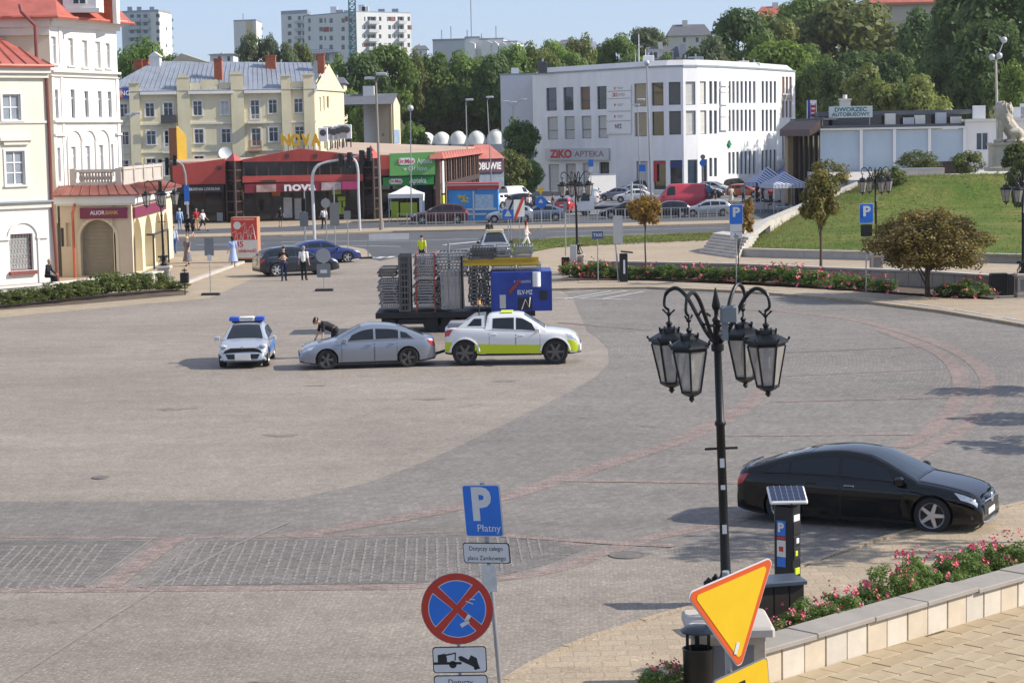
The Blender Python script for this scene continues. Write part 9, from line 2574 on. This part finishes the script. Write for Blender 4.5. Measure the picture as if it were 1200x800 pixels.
for x,y,c,lb in ((905,247,'#7a3038','market table with dark red goods under the blue striped tent'),(922,252,'#8a8f98','market table with pale goods by the autumn tree'),(890,246,'#22252c','low dark market table left of the tent leg')):
 b=G(x,y);t=thing('market_table',lb,'table',b);mb=MB();mb.bbox(-.9,.9,-.4,.4,.72,.78,.01);mb.build('table_top',M_WPOST,t)
 for q in (-.8,.8):mb=MB();mb.box(q-.03,q+.03,-.35,.35,0,.72);mb.build('leg',M_STEEL,t)
 for q in range(5):mb=MB();mb.bbox(-.8+q*.33,-.53+q*.33,-.3,.3,.781,.9+.1*(q%3),.03);mb.build('goods',cm(c) if q%2 else cm('#5a5248'),t)
a,c=G(526,259),G(584,258);w=Wall(a,c);t=thing('kiosk','light blue food kiosk with red roof edge and yellow picture','kiosk',a);h=zpx(555,214.5,a)
M_KBL=mat('kiosk_blue',(.05,.26,.58),.5,var=.06);wbox(t,w,'kiosk_wall',M_KBL,(0,w.len,0,3,0.01,h-.55));wbox(t,w,'roof_edge',mat('kiosk_red',(.48,.05,.04),.5),(-.1,w.len+.1,-.15,3.1,h-.549,h));wbox(t,w,'roof_trim',M_SWHT,(-.12,w.len+.12,-.17,-.151,h-.2,h-.12))
def kr(n_,m_,x0,y0,x1,y1,y=-.03):r=w.rect(x0,y0,x1,y1);return wbox(t,w,n_,m_,(r[0],r[1],y,-.002 if y>-.04 else -.031,r[2],r[3]))
kr('picture_panel',mat('sky_panel',(.04,.30,.66),.5),530,224,553,243);mb=MB()
for q in range(14):u,z=w.uz(536+rnd.uniform(0,12),233+rnd.uniform(-4,4));mb.ball((u,-.05,z),.14,7,5,(1,.3,.7))
o=mb.build('yellow_picture',mat('picture_yellow',(.66,.44,.06),.6,var=.2),t);o.matrix_basis=wm(t).inverted()@w.M
kr('price_board',mat('pale_blue_board',(.42,.55,.66),.6,var=.25,vs=4),557,228,578,246);kr('white_wave',M_SWHT,527,244,582,246.5,-.045);kr('white_wave',M_SWHT,540,250,570,252,-.045);kr('white_wave',M_SWHT,560,219,580,222,-.045)
kr('window_frame',M_SWHT,554,224,556,256,-.045)
b0_,b1_=A(556,170,236),A(590,170,238);w=Wall(b0_,b1_);t=thing('shoe_shop','dark shop block with white OBU lettering beside the red centre','shop',b0_);h=w.uz(570,186)[1]
wbox(t,w,'shop_wall',mat('grey_poster_wall',(.20,.24,.30),.7,var=.3),(0,w.len,0,6,0,h));r=w.rect(556.5,188,590,202);o=wbox(t,w,'sign_board',mat('plum_sign',(.09,.03,.05),.6),(r[0],r[1],-.2,-.002,r[2],r[3]));text('OBUWIE',1.1,M_LET,o,Matrix.Translation((r[0]+1.75,-.21,(r[2]+r[3])/2))@FW1,width=3.3,bold=.03);mb=MB();z=h;mb.loft([[(-.4,-.4,z),(w.len,-.4,z),(w.len,6,z),(-.4,6,z)],[(.8,1.5,z+1.6),(w.len-1,1.5,z+1.6),(w.len-1,4,z+1.6),(.8,4,z+1.6)]]);o=mb.build('roof',mat('faded_red_roof'),t);o.matrix_basis=wm(t).inverted()@w.M
# low car park wall under the pharmacy windows
a,c=G(690,231),G(722,230);w=Wall(a,c);t=thing('car_park_wall','low white wall behind the white lorry in the car park','wall',a);wbox(t,w,'wall_body',M_WOVER,(0,w.len,0,.3,0,2.6));wbox(t,w,'coping',M_TIN,(-.05,w.len+.05,-.05,.35,2.6,2.7))
# thin summer haze
hz=MB();hz.box(-5100,5100,-400,6100,-1.2,75)
m_=bpy.data.materials.new('haze');m_.use_nodes=True;nt=m_.node_tree;nt.nodes.remove(nt.nodes['Principled BSDF'])
pv=nt.nodes.new('ShaderNodeVolumePrincipled');pv.inputs['Density'].default_value=HAZE;pv.inputs['Color'].default_value=(.85,.88,.92,1);pv.inputs['Anisotropy'].default_value=.2
nt.links.new(pv.outputs[0],nt.nodes['Material Output'].inputs['Volume'])
o=hz.build('haze',m_);o['kind']='stuff'
for o in COL.objects:
 if o.name.startswith('roof_seam'):o['kind']='stuff'
